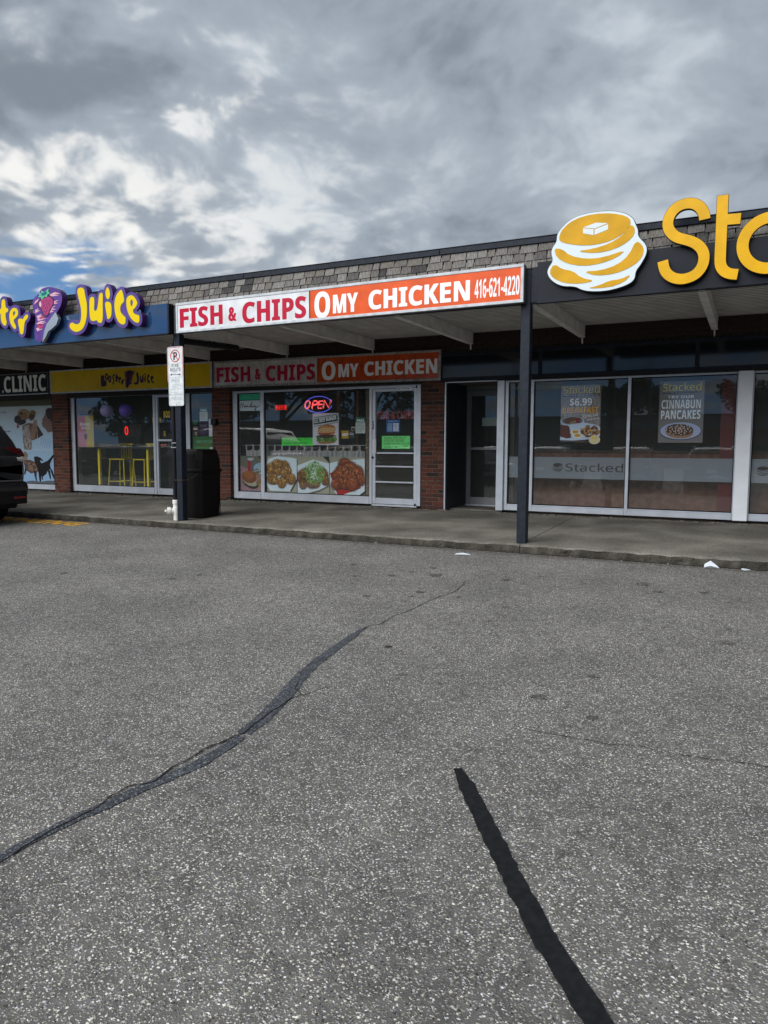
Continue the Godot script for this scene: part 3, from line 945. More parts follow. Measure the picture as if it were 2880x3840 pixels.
	bx("threshold", Vector3(-6.092, 0.205, wz - 0.09), Vector3(-5.209, 0.238, wz + 0.01), alu(), mall, 0.004)
	var d := shop_door(-6.087, -5.211, 0.245, 2.278, wz, 0.062, 0.05, 0.105, [1.151, 0.913, 0.637], 0.028)
	bx("handle", Vector3(-6.025, 1.148, wz - 0.004), Vector3(-5.998, 1.394, wz + 0.035), mat("white_plastic", lin(0.68, 0.68, 0.72), 0.4), d, 0.004)
	bx("latch_plate", Vector3(-6.081, 1.148, wz - 0.006), Vector3(-6.046, 1.394, wz + 0.004), mat("white_plastic", lin(0.68, 0.68, 0.72), 0.4), d, 0.002)
	var lock := MB.new()
	lock.tube([Vector3(-6.078, 1.073, wz - 0.01), Vector3(-6.078, 1.073, wz + 0.006)], 0.021, 16)
	obj("lock", lock, mat("lock_black", lin(0.01, 0.01, 0.012), 0.4), d)
	for p in [Vector3(-5.222, 2.295, wz), Vector3(-5.237, 0.252, wz)]:
		var hinge := MB.new()
		hinge.tube([p + Vector3(0, -0.022, 0.004), p + Vector3(0, 0.022, 0.004)], 0.014, 12)
		obj("hinge", hinge, mat("lock_black", lin(0.01, 0.01, 0.012), 0.4), d)
	# juice bar
	var js: float = 0.361
	var jh: float = 2.331
	shop_window("shop_window", [[-13.886, -13.72], [-11.335, -11.269]], yb, js, jh, yt, wz, [true])
	shop_window("side_light", [[-10.383, -10.326], [-9.711, -9.663]], yb, js, jh, yt, wz, [true])
	bx("door_head", Vector3(-11.269, jh, wz - 0.075), Vector3(-10.383, yt, wz - 0.003), alu(), mall, 0.004)
	d = shop_door(-11.262, -10.391, 0.235, jh - 0.004, wz, 0.055, 0.05, 0.13, [1.38], 0.045)
	# chiropractic vets next door: window sheeted over from inside
	shop_window("shop_window", [[-17.6, -17.53], [-14.398, -14.353]], yb, 0.334, 2.366, 2.427, wz, [true], false)
	# pancake house: recessed door, then a wall of glass
	var navy := tri_mat("navy_panel", lin(0.030, 0.036, 0.046), noise_tex(256, noise(62, 0.03, 4), Color(0.8, 0.8, 0.8), Color(1, 1, 1)), 0.8, 0.42)
	bx("recess_panel", Vector3(-4.665, 0.19, -3.95), Vector3(-4.63, 2.36, -2.97), navy, mall)
	bx("recess_trim", Vector3(-4.665, 0.19, -2.97), Vector3(-4.64, 2.345, -2.945), alu(), mall, 0.003)
	bx("recess_trim", Vector3(-4.64, 2.325, -2.985), Vector3(-3.76, 2.345, -2.955), alu(), mall, 0.003)
	bx("recess_soffit", Vector3(-4.63, 2.345, -3.98), Vector3(-3.70, 2.40, -2.97), mat("soffit", lin(0.16, 0.15, 0.14), 0.8), mall)
	bx("recess_floor", Vector3(-4.63, 0.02, -3.98), Vector3(-3.66, 0.213, -3.14), mats["concrete"], mall)
	bx("recess_side", Vector3(-3.70, 0.2, -3.98), Vector3(-3.62, 2.40, -3.12), navy, mall)
	var rx0: float = -4.704
	bx("door_jamb", Vector3(rx0, 0.213, -3.96), Vector3(rx0 + 0.06, 2.345, -3.88), mat("alu_shaded", lin(0.20, 0.21, 0.225), 0.4, 0.2), mall, 0.003)
	bx("door_head", Vector3(rx0 + 0.06, 2.27, -3.96), Vector3(-3.7, 2.345, -3.885), mats["alu_shaded"], mall, 0.003)
	mats["alu_bright"] = mats["alu"]
	mats["alu"] = mat("alu_shaded", lin(0.20, 0.21, 0.225), 0.4, 0.2)  # darker copy of the aluminium, the recess's shade put into its colour
	d = shop_door(rx0 + 0.064, -3.705, 0.235, 2.265, -3.9, 0.09, 0.10, 0.13, [1.234], 0.05)
	mats["alu"] = mats["alu_bright"]
	bx("kick_plate", Vector3(rx0 + 0.064, 0.213, -3.97), Vector3(-3.7, 0.234, -3.87), alu(), mall)
	bx("jamb", Vector3(-3.762, 0.228, -3.10), Vector3(-3.644, 2.365, -2.985), alu(), mall, 0.004)
	shop_window("shop_window", [[-3.64, -3.586], [-3.262, -3.17], [-1.738, -1.691], [-0.262, -0.25]], yb, 0.32, 2.305, yt, wz, [true, true, true])
	bx("white_column", Vector3(-0.248, 0.232, -3.12), Vector3(-0.06, 2.34, -2.97), tri_mat("white_cladding", lin(0.78, 0.81, 0.86), noise_tex(256, noise(48, 0.02, 4), Color(0.95, 0.95, 0.95), Color(1, 1, 1)), 0.6, 0.45), mall, 0.006)
	shop_window("shop_window", [[-0.059, -0.045], [1.75, 1.82], [3.6, 3.67]], yb, 0.32, 2.305, yt, wz, [true, true])
	shade("corner_wall", Vector3(3.68, 0.0, -3.1), Vector3(6.0, 2.36, -2.97), blackwall)
	var gloss := mat("gloss_black", lin(0.010, 0.011, 0.013), 0.07)
	var x_from: float = -4.73
	for sgm in [[x_from, -3.05], [-3.05, -0.788], [-0.788 + 0.0, 1.3], [1.3, 3.4], [3.4, 5.9]]:
		var g := group_node("fascia_panel", mall)
		bx("fascia_sheet", Vector3(sgm[0] + 0.03, 2.41, -2.957), Vector3(sgm[1] - 0.03, 2.76, -2.925), gloss, g)
		bx("fascia_frame", Vector3(sgm[0], 2.355, -2.96), Vector3(sgm[1], 2.41, -2.915), charcoal, g, 0.003)
		bx("fascia_frame", Vector3(sgm[0], 2.76, -2.96), Vector3(sgm[1], 2.81, -2.915), charcoal, g, 0.003)
		bx("fascia_frame", Vector3(sgm[0], 2.41, -2.958), Vector3(sgm[0] + 0.03, 2.76, -2.917), charcoal, g)
		bx("fascia_frame", Vector3(sgm[1] - 0.03, 2.41, -2.958), Vector3(sgm[1], 2.76, -2.917), charcoal, g)
	# rooms behind the glass
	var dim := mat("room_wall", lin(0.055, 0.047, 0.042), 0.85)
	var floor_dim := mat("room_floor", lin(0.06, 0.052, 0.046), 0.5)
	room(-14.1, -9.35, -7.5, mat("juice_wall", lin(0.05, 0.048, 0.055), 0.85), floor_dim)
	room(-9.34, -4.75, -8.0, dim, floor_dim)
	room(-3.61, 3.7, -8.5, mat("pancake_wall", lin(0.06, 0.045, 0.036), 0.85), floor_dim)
	bx("lobby_wall", Vector3(-4.74, 0.2, -5.4), Vector3(-3.62, 2.4, -5.3), dim, mall)
	bx("lobby_wall", Vector3(-4.74, 0.2, -5.3), Vector3(-4.66, 2.4, -3.96), dim, mall)
	bx("lobby_wall", Vector3(-3.70, 0.2, -5.3), Vector3(-3.62, 2.4, -3.99), dim, mall)
	bx("lobby_ceiling", Vector3(-4.74, 2.4, -5.4), Vector3(-3.62, 2.5, -3.0), dim, mall)
	bx("lobby_floor", Vector3(-4.74, 0.02, -5.4), Vector3(-3.62, 0.205, -3.99), floor_dim, mall)

func frame_box(o: Node3D, x0: float, x1: float, y0: float, y1: float, zb: float, zf: float, wide: float, m: Material) -> void:   # a sign cabinet with a retainer frame
	bx("cabinet", Vector3(x0 + 0.002, y0 + 0.002, zb), Vector3(x1 - 0.002, y1 - 0.002, zf - 0.014), mat("cabinet", lin(0.10, 0.10, 0.105), 0.5), o)
	bx("frame", Vector3(x0, y1 - wide, zf - 0.03), Vector3(x1, y1, zf), m, o, 0.004)
	bx("frame", Vector3(x0, y0, zf - 0.03), Vector3(x1, y0 + wide, zf), m, o, 0.004)
	bx("frame", Vector3(x0, y0 + wide, zf - 0.03), Vector3(x0 + wide, y1 - wide, zf), m, o, 0.004)
	bx("frame", Vector3(x1 - wide, y0 + wide, zf - 0.03), Vector3(x1, y1 - wide, zf), m, o, 0.004)

func fish_sign(o: Node3D, r: Array, split: float, wide: float, zf: float, words: Array, faces: Array, m: Material) -> void:   # in the sign's own axes
	frame_box(o, r[0], r[2], r[1], r[3], zf - 0.11, zf, wide, m)
	bx("white_face", Vector3(r[0] + wide, r[1] + wide, zf - 0.014), Vector3(split - 0.008, r[3] - wide, zf - 0.008), faces[0], o)
	bx("divider", Vector3(split - 0.008, r[1] + wide, zf - 0.014), Vector3(split + 0.008, r[3] - wide, zf - 0.005), mat("divider", lin(0.02, 0.022, 0.05), 0.5), o)
	bx("orange_face", Vector3(split + 0.008, r[1] + wide, zf - 0.014), Vector3(r[2] - wide, r[3] - wide, zf - 0.008), faces[1], o)
	for w in words:
		text("lettering", w[0], w[1], zf - 0.006, w[2], o, w[3])
		if w[0].length() < 9: text("lettering", w[0], [w[1][0] + 0.009, w[1][1] + 0.002, w[1][2] + 0.004, w[1][3] - 0.002], zf - 0.0055, w[2], o, w[3])

func build_signs() -> void:
	var frame_m := tri_mat("sign_frame", lin(0.62, 0.66, 0.70), noise_tex(256, noise(42, 0.03, 4), Color(0.82, 0.82, 0.82), Color(1, 1, 1)), 0.8, 0.4)
	var old_frame := tri_mat("sign_frame_old", lin(0.46, 0.46, 0.45), noise_tex(256, noise(43, 0.03, 5), Color(0.62, 0.60, 0.58), Color(1, 1, 1)), 1.2, 0.45)
	var grime := noise_tex(256, noise(44, 0.02, 5), Color(0.88, 0.87, 0.86), Color(1, 1, 1))
	var white := tri_mat("sign_white", lin(0.74, 0.77, 0.81), grime, 0.6, 0.25)
	var orange := tri_mat("sign_orange", lin(0.76, 0.100, 0.014), grime, 0.6, 0.25)
	var red := mat("sign_red", lin(0.44, 0.006, 0.034), 0.3)
	var lett := mat("letter_white", lin(0.82, 0.84, 0.86), 0.3)
	# upper chicken shop sign, on the canopy edge
	var o := thing("shop_sign", "upper white and orange lightbox sign on the canopy edge, ending in a phone number", "sign", Vector3.ZERO, "chicken shop lightbox signs")
	fish_sign(o, [-7.808, 2.948, -2.478, 3.387], -5.431, 0.036, 0.0, [
		["FISH", [-7.732, 3.019, -6.924, 3.303], red, heavy], ["&", [-6.817, 3.049, -6.673, 3.248], red, heavy], ["CHIPS", [-6.567, 2.999, -5.492, 3.294], red, heavy],
		["O", [-5.354, 2.975, -5.112, 3.323], lett, heavy], ["MY", [-5.063, 3.021, -4.688, 3.262], lett, heavy], ["CHICKEN", [-4.527, 3.023, -3.144, 3.269], lett, heavy], ["416-621-4220", [-3.079, 3.039, -2.527, 3.262], lett, bold]], [white, orange], frame_m)
	# lower one, over the shopfront; hangs a little out of level
	o = thing("shop_sign", "lower grimy white and orange lightbox sign above the shop window, without phone number", "sign", Vector3(-9.55, 2.41, -2.88), "chicken shop lightbox signs")
	o.rotation.z = -0.0082
	var white2 := tri_mat("sign_white_old", lin(0.84, 0.84, 0.84), noise_tex(256, noise(45, 0.015, 5), Color(0.82, 0.81, 0.80), Color(1, 1, 1)), 0.7, 0.16)
	var orange2 := tri_mat("sign_orange_old", lin(0.84, 0.115, 0.012), noise_tex(256, noise(46, 0.015, 5), Color(0.82, 0.80, 0.78), Color(1, 1, 1)), 0.7, 0.16)
	var red2 := mat("sign_red_old", lin(0.42, 0.012, 0.045), 0.3)
	var lett2 := mat("letter_white_old", lin(0.82, 0.82, 0.82), 0.3)
	var drip := noise_tex(256, noise(49, 0.035, 4), Color(0.74, 0.70, 0.66), Color(1, 1, 1), Vector2(3.0, 0.3))
	overlay(white2, drip, 1.1)
	overlay(orange2, drip, 1.1)
	fish_sign(o, [-0.005, -0.001, 4.83, 0.506], 2.414, 0.04, 0.0, [
		["FISH", [0.068, 0.092, 0.89, 0.387], red2, heavy], ["&", [1.003, 0.127, 1.139, 0.331], red2, heavy], ["CHIPS", [1.257, 0.083, 2.354, 0.378], red2, heavy],
		["O", [2.501, 0.065, 2.785, 0.404], lett2, heavy], ["MY", [2.851, 0.111, 3.259, 0.341], lett2, heavy], ["CHICKEN", [3.379, 0.116, 4.766, 0.364], lett2, heavy]], [white2, orange2], old_frame)
	# clinic and juice bar fascia signs under the canopy
	o = thing("shop_sign", "black fascia sign reading CLINIC in pale letters over the dog window", "sign")
	frame_box(o, -18.2, -14.36, 2.432, 2.935, -2.95, -2.88, 0.030, mat("dark_frame", lin(0.10, 0.10, 0.11), 0.4))
	bx("sign_face", Vector3(-18.17, 2.462, -2.894), Vector3(-14.39, 2.905, -2.886), mat("clinic_face", lin(0.008, 0.009, 0.014), 0.55), o)
	bx("frame", Vector3(-18.2, 2.432, -2.885), Vector3(-14.36, 2.452, -2.874), frame_m, o)
	text("lettering", "CLINIC", [-15.903, 2.499, -14.434, 2.88], -2.884, mat("clinic_letter", lin(0.80, 0.88, 0.80), 0.4), o, heavy)
	text("lettering", ".", [-15.98, 2.50, -15.93, 2.56], -2.884, mats["clinic_letter"], o, heavy)
	o = thing("shop_sign", "yellow fascia sign with small dark purple juice bar lettering in its middle", "sign", Vector3(-14.30, 2.42, -2.88))
	o.rotation.z = -0.004
	var yel := tri_mat("fascia_yellow", lin(0.84, 0.56, 0.010), noise_tex(256, noise(47, 0.012, 4), Color(0.86, 0.86, 0.86), Color(1, 1, 1)), 0.5, 0.3)
	frame_box(o, 0.0, 4.70, 0.012, 0.525, -0.07, 0.0, 0.03, frame_m)
	bx("sign_face", Vector3(0.03, 0.042, -0.014), Vector3(4.67, 0.495, -0.007), yel, o)
	var plum := mat("plum", lin(0.045, 0.022, 0.075), 0.4)
	var un := func(p: PackedVector2Array) -> PackedVector2Array:
		var q := PackedVector2Array()
		for a in p: q.append(a - Vector2(-14.30, 2.42))
		return q
	var words := []
	for p in [PackedVector2Array([Vector2(-12.676, 2.778), Vector2(-12.617, 2.788), Vector2(-12.571, 2.77), Vector2(-12.561, 2.724), Vector2(-12.592, 2.693), Vector2(-12.523, 2.665), Vector2(-12.496, 2.615), Vector2(-12.51, 2.566), Vector2(-12.564, 2.539), Vector2(-12.669, 2.539), Vector2(-12.676, 2.655)]), PackedVector2Array([Vector2(-12.218, 2.784), Vector2(-12.178, 2.786), Vector2(-12.176, 2.746), Vector2(-12.146, 2.736), Vector2(-12.147, 2.708), Vector2(-12.175, 2.705), Vector2(-12.178, 2.644), Vector2(-12.173, 2.628), Vector2(-12.207, 2.629), Vector2(-12.235, 2.646), Vector2(-12.221, 2.711), Vector2(-12.249, 2.72), Vector2(-12.243, 2.74), Vector2(-12.217, 2.743)]), PackedVector2Array([Vector2(-12.147, 2.708), Vector2(-12.117, 2.735), Vector2(-12.072, 2.725), Vector2(-12.062, 2.688), Vector2(-12.109, 2.666), Vector2(-12.121, 2.642), Vector2(-12.088, 2.608), Vector2(-12.095, 2.592), Vector2(-12.134, 2.61), Vector2(-12.149, 2.651)]), PackedVector2Array([Vector2(-12.063, 2.664), Vector2(-12.029, 2.667), Vector2(-11.966, 2.685), Vector2(-11.964, 2.664), Vector2(-12.008, 2.646), Vector2(-12.016, 2.565), Vector2(-12.056, 2.566), Vector2(-12.065, 2.624)]), PackedVector2Array([Vector2(-11.633, 2.799), Vector2(-11.572, 2.805), Vector2(-11.563, 2.741), Vector2(-11.549, 2.676), Vector2(-11.552, 2.604), Vector2(-11.592, 2.558), Vector2(-11.653, 2.548), Vector2(-11.702, 2.578), Vector2(-11.69, 2.61), Vector2(-11.652, 2.592), Vector2(-11.618, 2.599), Vector2(-11.605, 2.646), Vector2(-11.618, 2.743)]), PackedVector2Array([Vector2(-11.525, 2.731), Vector2(-11.492, 2.734), Vector2(-11.49, 2.65), Vector2(-11.468, 2.649), Vector2(-11.448, 2.752), Vector2(-11.415, 2.758), Vector2(-11.423, 2.588), Vector2(-11.459, 2.589), Vector2(-11.519, 2.595)]), PackedVector2Array([Vector2(-11.389, 2.725), Vector2(-11.356, 2.716), Vector2(-11.36, 2.605), Vector2(-11.393, 2.595), Vector2(-11.402, 2.647)]), PackedVector2Array([Vector2(-11.39, 2.781), Vector2(-11.365, 2.784), Vector2(-11.355, 2.756), Vector2(-11.361, 2.732), Vector2(-11.385, 2.729)]), PackedVector2Array([Vector2(-11.273, 2.768), Vector2(-11.248, 2.72), Vector2(-11.287, 2.682), Vector2(-11.289, 2.642), Vector2(-11.246, 2.609), Vector2(-11.248, 2.565), Vector2(-11.302, 2.579), Vector2(-11.326, 2.644), Vector2(-11.318, 2.722)]), PackedVector2Array([Vector2(-11.222, 2.703), Vector2(-11.189, 2.725), Vector2(-11.146, 2.708), Vector2(-11.142, 2.676), Vector2(-11.181, 2.646), Vector2(-11.181, 2.622), Vector2(-11.129, 2.596), Vector2(-11.13, 2.557), Vector2(-11.183, 2.575), Vector2(-11.219, 2.631)])]: words.append(smooth(un.call(p), 1))
	words.append_array(stroke(smooth_line(un.call(PackedVector2Array([Vector2(-12.255, 2.781), Vector2(-12.299, 2.767), Vector2(-12.318, 2.727), Vector2(-12.285, 2.681), Vector2(-12.279, 2.636), Vector2(-12.324, 2.591)])), 2), 0.032, Geometry2D.END_ROUND))
	for c in [Vector2(-12.499, 2.748), Vector2(-12.406, 2.694)]:
		var e := PackedVector2Array()
		for k in 21: e.append(c - Vector2(-14.30, 2.42) + Vector2(cos(k * 0.308) * 0.030, sin(k * 0.308) * 0.062))
		words.append_array(stroke(e, 0.034))
	cut_out("lettering", words, -0.006, -0.003, plum, o)
	var berry := [smooth(un.call(PackedVector2Array([Vector2(-11.956, 2.805), Vector2(-11.853, 2.865), Vector2(-11.709, 2.843), Vector2(-11.689, 2.786), Vector2(-11.746, 2.748), Vector2(-11.737, 2.684), Vector2(-11.784, 2.621), Vector2(-11.752, 2.572), Vector2(-11.842, 2.559), Vector2(-11.866, 2.519), Vector2(-11.89, 2.476), Vector2(-11.934, 2.514), Vector2(-11.92, 2.578), Vector2(-11.928, 2.659), Vector2(-11.893, 2.69), Vector2(-11.936, 2.74)])), 1)]
	cut_out("berry_mark", berry, -0.006, -0.004, plum, o)
	cut_out("berry_mark", [smooth(un.call(PackedVector2Array([Vector2(-11.856, 2.777), Vector2(-11.777, 2.79), Vector2(-11.768, 2.733), Vector2(-11.815, 2.679), Vector2(-11.848, 2.688), Vector2(-11.891, 2.746)])), 1)], -0.0035, -0.002, mat("berry_dim", lin(0.10, 0.02, 0.05), 0.4), o)
	rng.seed = 4
	for k in 16:
		var t := k / 16.0
		var c: Vector2 = (un.call(PackedVector2Array([Vector2(-11.821, 2.823), Vector2(-11.901, 2.488)])) as PackedVector2Array)[0].lerp((un.call(PackedVector2Array([Vector2(-11.821, 2.823), Vector2(-11.901, 2.488)])) as PackedVector2Array)[1], t)
		var s := 0.15 * (1.0 - t * 0.75)
		for e in [-1.0, 1.0]: cut_out("berry_streak", [PackedVector2Array([c + Vector2(e * s * 0.55, 0.01), c + Vector2(e * s * 1.25, 0.028), c + Vector2(e * s * 0.6, -0.008)])], -0.005, -0.0025, mat("berry_streak", lin(0.30, 0.13, 0.17), 0.5) if k % 2 else plum, o)
	build_juice_sign()
	build_pancake_sign(frame_m)

func build_juice_sign() -> void:
	var blue := mat("panel_blue", lin(0.016, 0.048, 0.125), 0.06)
	blue.clearcoat_enabled = true; blue.clearcoat = 1.0; blue.clearcoat_roughness = 0.03
	var o := thing("juice_sign", "glossy dark blue canopy panel carrying fat yellow and purple juice bar letters", "sign")
	bx("panel", Vector3(-13.3, 2.962, -0.06), Vector3(-7.968, 3.400, 0.0), blue, o)
	bx("panel_edge", Vector3(-7.968, 2.962, -0.11), Vector3(-7.945, 3.400, -0.004), mat("panel_edge", lin(0.012, 0.013, 0.02), 0.4), o)
	bx("panel_lip", Vector3(-13.3, 2.950, -0.062), Vector3(-7.968, 2.962, 0.004), mat("panel_edge", lin(0.012, 0.013, 0.02), 0.4), o)
	var purple := tri_mat("purple", lin(0.125, 0.062, 0.30), noise_tex(256, noise(53, 0.02, 4), Color(0.85, 0.85, 0.85), Color(1, 1, 1)), 0.9, 0.35)
	var slate := mat("slate_blue", lin(0.065, 0.10, 0.19), 0.4)
	var yellow := mat("letter_yellow", lin(0.74, 0.53, 0.003), 0.35)
	var side := mat("purple_side", lin(0.055, 0.018, 0.105), 0.3)
	var shapes := [
		[PackedVector2Array([Vector2(-9.784, 3.773), Vector2(-9.617, 3.776), Vector2(-9.594, 3.633), Vector2(-9.558, 3.514), Vector2(-9.567, 3.336), Vector2(-9.611, 3.212), Vector2(-9.677, 3.121), Vector2(-9.804, 3.085), Vector2(-9.897, 3.107), Vector2(-9.973, 3.163), Vector2(-9.973, 3.222), Vector2(-9.913, 3.251), Vector2(-9.847, 3.213), Vector2(-9.774, 3.205), Vector2(-9.718, 3.241), Vector2(-9.694, 3.345), Vector2(-9.699, 3.473), Vector2(-9.739, 3.593)])],
		[PackedVector2Array([Vector2(-9.493, 3.597), Vector2(-9.439, 3.61), Vector2(-9.392, 3.594), Vector2(-9.395, 3.49), Vector2(-9.408, 3.417), Vector2(-9.39, 3.379), Vector2(-9.344, 3.393), Vector2(-9.319, 3.452), Vector2(-9.299, 3.544), Vector2(-9.28, 3.636), Vector2(-9.239, 3.655), Vector2(-9.198, 3.644), Vector2(-9.21, 3.495), Vector2(-9.217, 3.185), Vector2(-9.329, 3.2), Vector2(-9.339, 3.245), Vector2(-9.427, 3.228), Vector2(-9.49, 3.25), Vector2(-9.506, 3.331), Vector2(-9.507, 3.489)])],
		[PackedVector2Array([Vector2(-9.093, 3.734), Vector2(-9.056, 3.682), Vector2(-9.04, 3.604), Vector2(-9.066, 3.546), Vector2(-9.102, 3.541), Vector2(-9.134, 3.576), Vector2(-9.141, 3.654), Vector2(-9.118, 3.708)])],
		[PackedVector2Array([Vector2(-9.159, 3.506), Vector2(-9.078, 3.504), Vector2(-9.033, 3.474), Vector2(-9.017, 3.416), Vector2(-9.028, 3.268), Vector2(-9.11, 3.225), Vector2(-9.127, 3.301), Vector2(-9.149, 3.407)])],
		[PackedVector2Array([Vector2(-8.799, 3.667), Vector2(-8.772, 3.62), Vector2(-8.748, 3.526), Vector2(-8.744, 3.477), Vector2(-8.811, 3.44), Vector2(-8.838, 3.381), Vector2(-8.827, 3.319), Vector2(-8.775, 3.269), Vector2(-8.726, 3.237), Vector2(-8.725, 3.209), Vector2(-8.738, 3.13), Vector2(-8.824, 3.136), Vector2(-8.897, 3.196), Vector2(-8.947, 3.308), Vector2(-8.959, 3.453), Vector2(-8.925, 3.562), Vector2(-8.864, 3.628)])],
		[PackedVector2Array([Vector2(-8.697, 3.512), Vector2(-8.652, 3.553), Vector2(-8.578, 3.56), Vector2(-8.521, 3.518), Vector2(-8.481, 3.462), Vector2(-8.468, 3.421), Vector2(-8.515, 3.365), Vector2(-8.569, 3.337), Vector2(-8.56, 3.292), Vector2(-8.519, 3.264), Vector2(-8.447, 3.248), Vector2(-8.434, 3.222), Vector2(-8.44, 3.131), Vector2(-8.527, 3.145), Vector2(-8.609, 3.208), Vector2(-8.676, 3.307), Vector2(-8.703, 3.421)]), PackedVector2Array([Vector2(-8.591, 3.5), Vector2(-8.558, 3.464), Vector2(-8.567, 3.419), Vector2(-8.595, 3.381), Vector2(-8.615, 3.423), Vector2(-8.613, 3.474)])],
		[PackedVector2Array([Vector2(-11.64, 3.756), Vector2(-11.558, 3.762), Vector2(-11.543, 3.708), Vector2(-11.545, 3.614), Vector2(-11.472, 3.591), Vector2(-11.479, 3.539), Vector2(-11.553, 3.534), Vector2(-11.553, 3.433), Vector2(-11.527, 3.377), Vector2(-11.554, 3.303), Vector2(-11.635, 3.337), Vector2(-11.681, 3.421), Vector2(-11.67, 3.525), Vector2(-11.714, 3.536), Vector2(-11.706, 3.597), Vector2(-11.651, 3.604)])],
		[PackedVector2Array([Vector2(-11.456, 3.469), Vector2(-11.435, 3.543), Vector2(-11.361, 3.593), Vector2(-11.283, 3.592), Vector2(-11.227, 3.548), Vector2(-11.222, 3.472), Vector2(-11.285, 3.424), Vector2(-11.345, 3.401), Vector2(-11.34, 3.353), Vector2(-11.286, 3.284), Vector2(-11.306, 3.227), Vector2(-11.385, 3.277), Vector2(-11.446, 3.371)]), PackedVector2Array([Vector2(-11.353, 3.531), Vector2(-11.294, 3.542), Vector2(-11.298, 3.489), Vector2(-11.359, 3.451)])],
		[PackedVector2Array([Vector2(-11.235, 3.398), Vector2(-11.154, 3.405), Vector2(-11.106, 3.382), Vector2(-11.073, 3.429), Vector2(-11.006, 3.463), Vector2(-10.964, 3.431), Vector2(-10.991, 3.391), Vector2(-11.059, 3.353), Vector2(-11.084, 3.27), Vector2(-11.113, 3.135), Vector2(-11.194, 3.147), Vector2(-11.204, 3.235), Vector2(-11.232, 3.323)])],
		[PackedVector2Array([Vector2(-11.747, 3.655), Vector2(-11.831, 3.678), Vector2(-11.921, 3.637), Vector2(-11.943, 3.573), Vector2(-11.844, 3.499), Vector2(-11.838, 3.455), Vector2(-11.916, 3.461), Vector2(-11.972, 3.421), Vector2(-11.941, 3.364), Vector2(-11.837, 3.356), Vector2(-11.747, 3.404), Vector2(-11.742, 3.48), Vector2(-11.831, 3.564), Vector2(-11.819, 3.606), Vector2(-11.76, 3.591)])]]
	for c in [[Vector2(-12.075, 3.561)], [Vector2(-12.312, 3.602)]]:
		shapes.append([circle(c[0], 0.14, 24, 0.20), circle(c[0], 0.06, 18, 0.10)])
	shapes.append([PackedVector2Array([Vector2(-12.674, 3.856), Vector2(-12.51, 3.852), Vector2(-12.442, 3.791), Vector2(-12.485, 3.705), Vector2(-12.561, 3.667), Vector2(-12.456, 3.614), Vector2(-12.427, 3.511), Vector2(-12.507, 3.416), Vector2(-12.709, 3.408)]), PackedVector2Array([Vector2(-12.631, 3.583), Vector2(-12.559, 3.571), Vector2(-12.574, 3.488), Vector2(-12.639, 3.488)])])
	var back := []
	var mid := []
	for s in shapes:
		var p := smooth(s[0], 2)
		back.append_array(grown(p, 0.052))
		mid.append_array(grown(p, 0.022))
	var un := union(back)
	var sb := MB.new()
	sb.extrude(un[0], [], 0.0, 0.094)
	obj("letter_can", sb, side, o)
	sb = MB.new()
	sb.extrude(un[0], [], 0.094, 0.100, false)
	obj("purple_face", sb, purple, o)
	cut_out("outline", mid, 0.1005, 0.1025, slate, o)
	for s in shapes:
		sb = MB.new()
		sb.extrude([smooth(s[0], 2)], [smooth(s[1], 2)] if s.size() > 1 else [], 0.103, 0.106)
		obj("letter", sb, yellow, o)
	var ring := stroke(circle(Vector2(-8.431, 3.291), 0.028, 20, 0.036), 0.005, Geometry2D.END_JOINED)
	var rg := union(ring)
	sb = MB.new()
	sb.extrude(rg[0], rg[1], 0.1005, 0.102)
	obj("trade_mark_ring", sb, slate, o)
	text("trade_mark", "R", [-8.444, 3.27, -8.415, 3.312], 0.102, slate, o, bold, 0.001)
	# the berry whirl between the words, its foot bent and peeled to bare metal
	o = thing("berry_sign", "purple whirl sign with a magenta strawberry, foot peeled to bare metal, left of Juice", "sign")
	var body := smooth(PackedVector2Array([Vector2(-10.535, 3.853), Vector2(-10.425, 3.86), Vector2(-10.284, 3.826), Vector2(-10.165, 3.767), Vector2(-10.115, 3.672), Vector2(-10.146, 3.552), Vector2(-10.239, 3.452), Vector2(-10.312, 3.38), Vector2(-10.41, 3.305), Vector2(-10.516, 3.229), Vector2(-10.572, 3.149), Vector2(-10.582, 3.045), Vector2(-10.681, 2.976), Vector2(-10.76, 2.991), Vector2(-10.828, 3.061), Vector2(-10.821, 3.23), Vector2(-10.766, 3.373), Vector2(-10.839, 3.537), Vector2(-10.848, 3.664), Vector2(-10.763, 3.74), Vector2(-10.666, 3.773), Vector2(-10.63, 3.838)]), 2)
	sb = MB.new()
	sb.extrude([body], [], 0.0, 0.104)
	obj("can", sb, side, o)
	sb = MB.new()
	sb.extrude([body], [], 0.104, 0.109, false)
	obj("face", sb, purple, o)
	var metal := mat("bare_metal", lin(0.55, 0.58, 0.60), 0.28, 0.85)
	var bent := MB.new()
	var torn := [PackedVector2Array([Vector2(-10.29, 3.443), Vector2(-10.225, 3.332), Vector2(-10.281, 3.238), Vector2(-10.377, 3.186), Vector2(-10.478, 3.143), Vector2(-10.558, 3.044), Vector2(-10.637, 2.973), Vector2(-10.576, 3.15), Vector2(-10.514, 3.26), Vector2(-10.407, 3.346)])]
	bent.extrude(torn, [], 0.06, 0.114)
	obj("bare_metal", bent, metal, o)
	var pink := mat("whirl_pink", lin(0.62, 0.36, 0.44), 0.4)
	var rose := mat("whirl_rose", lin(0.42, 0.045, 0.13), 0.4)
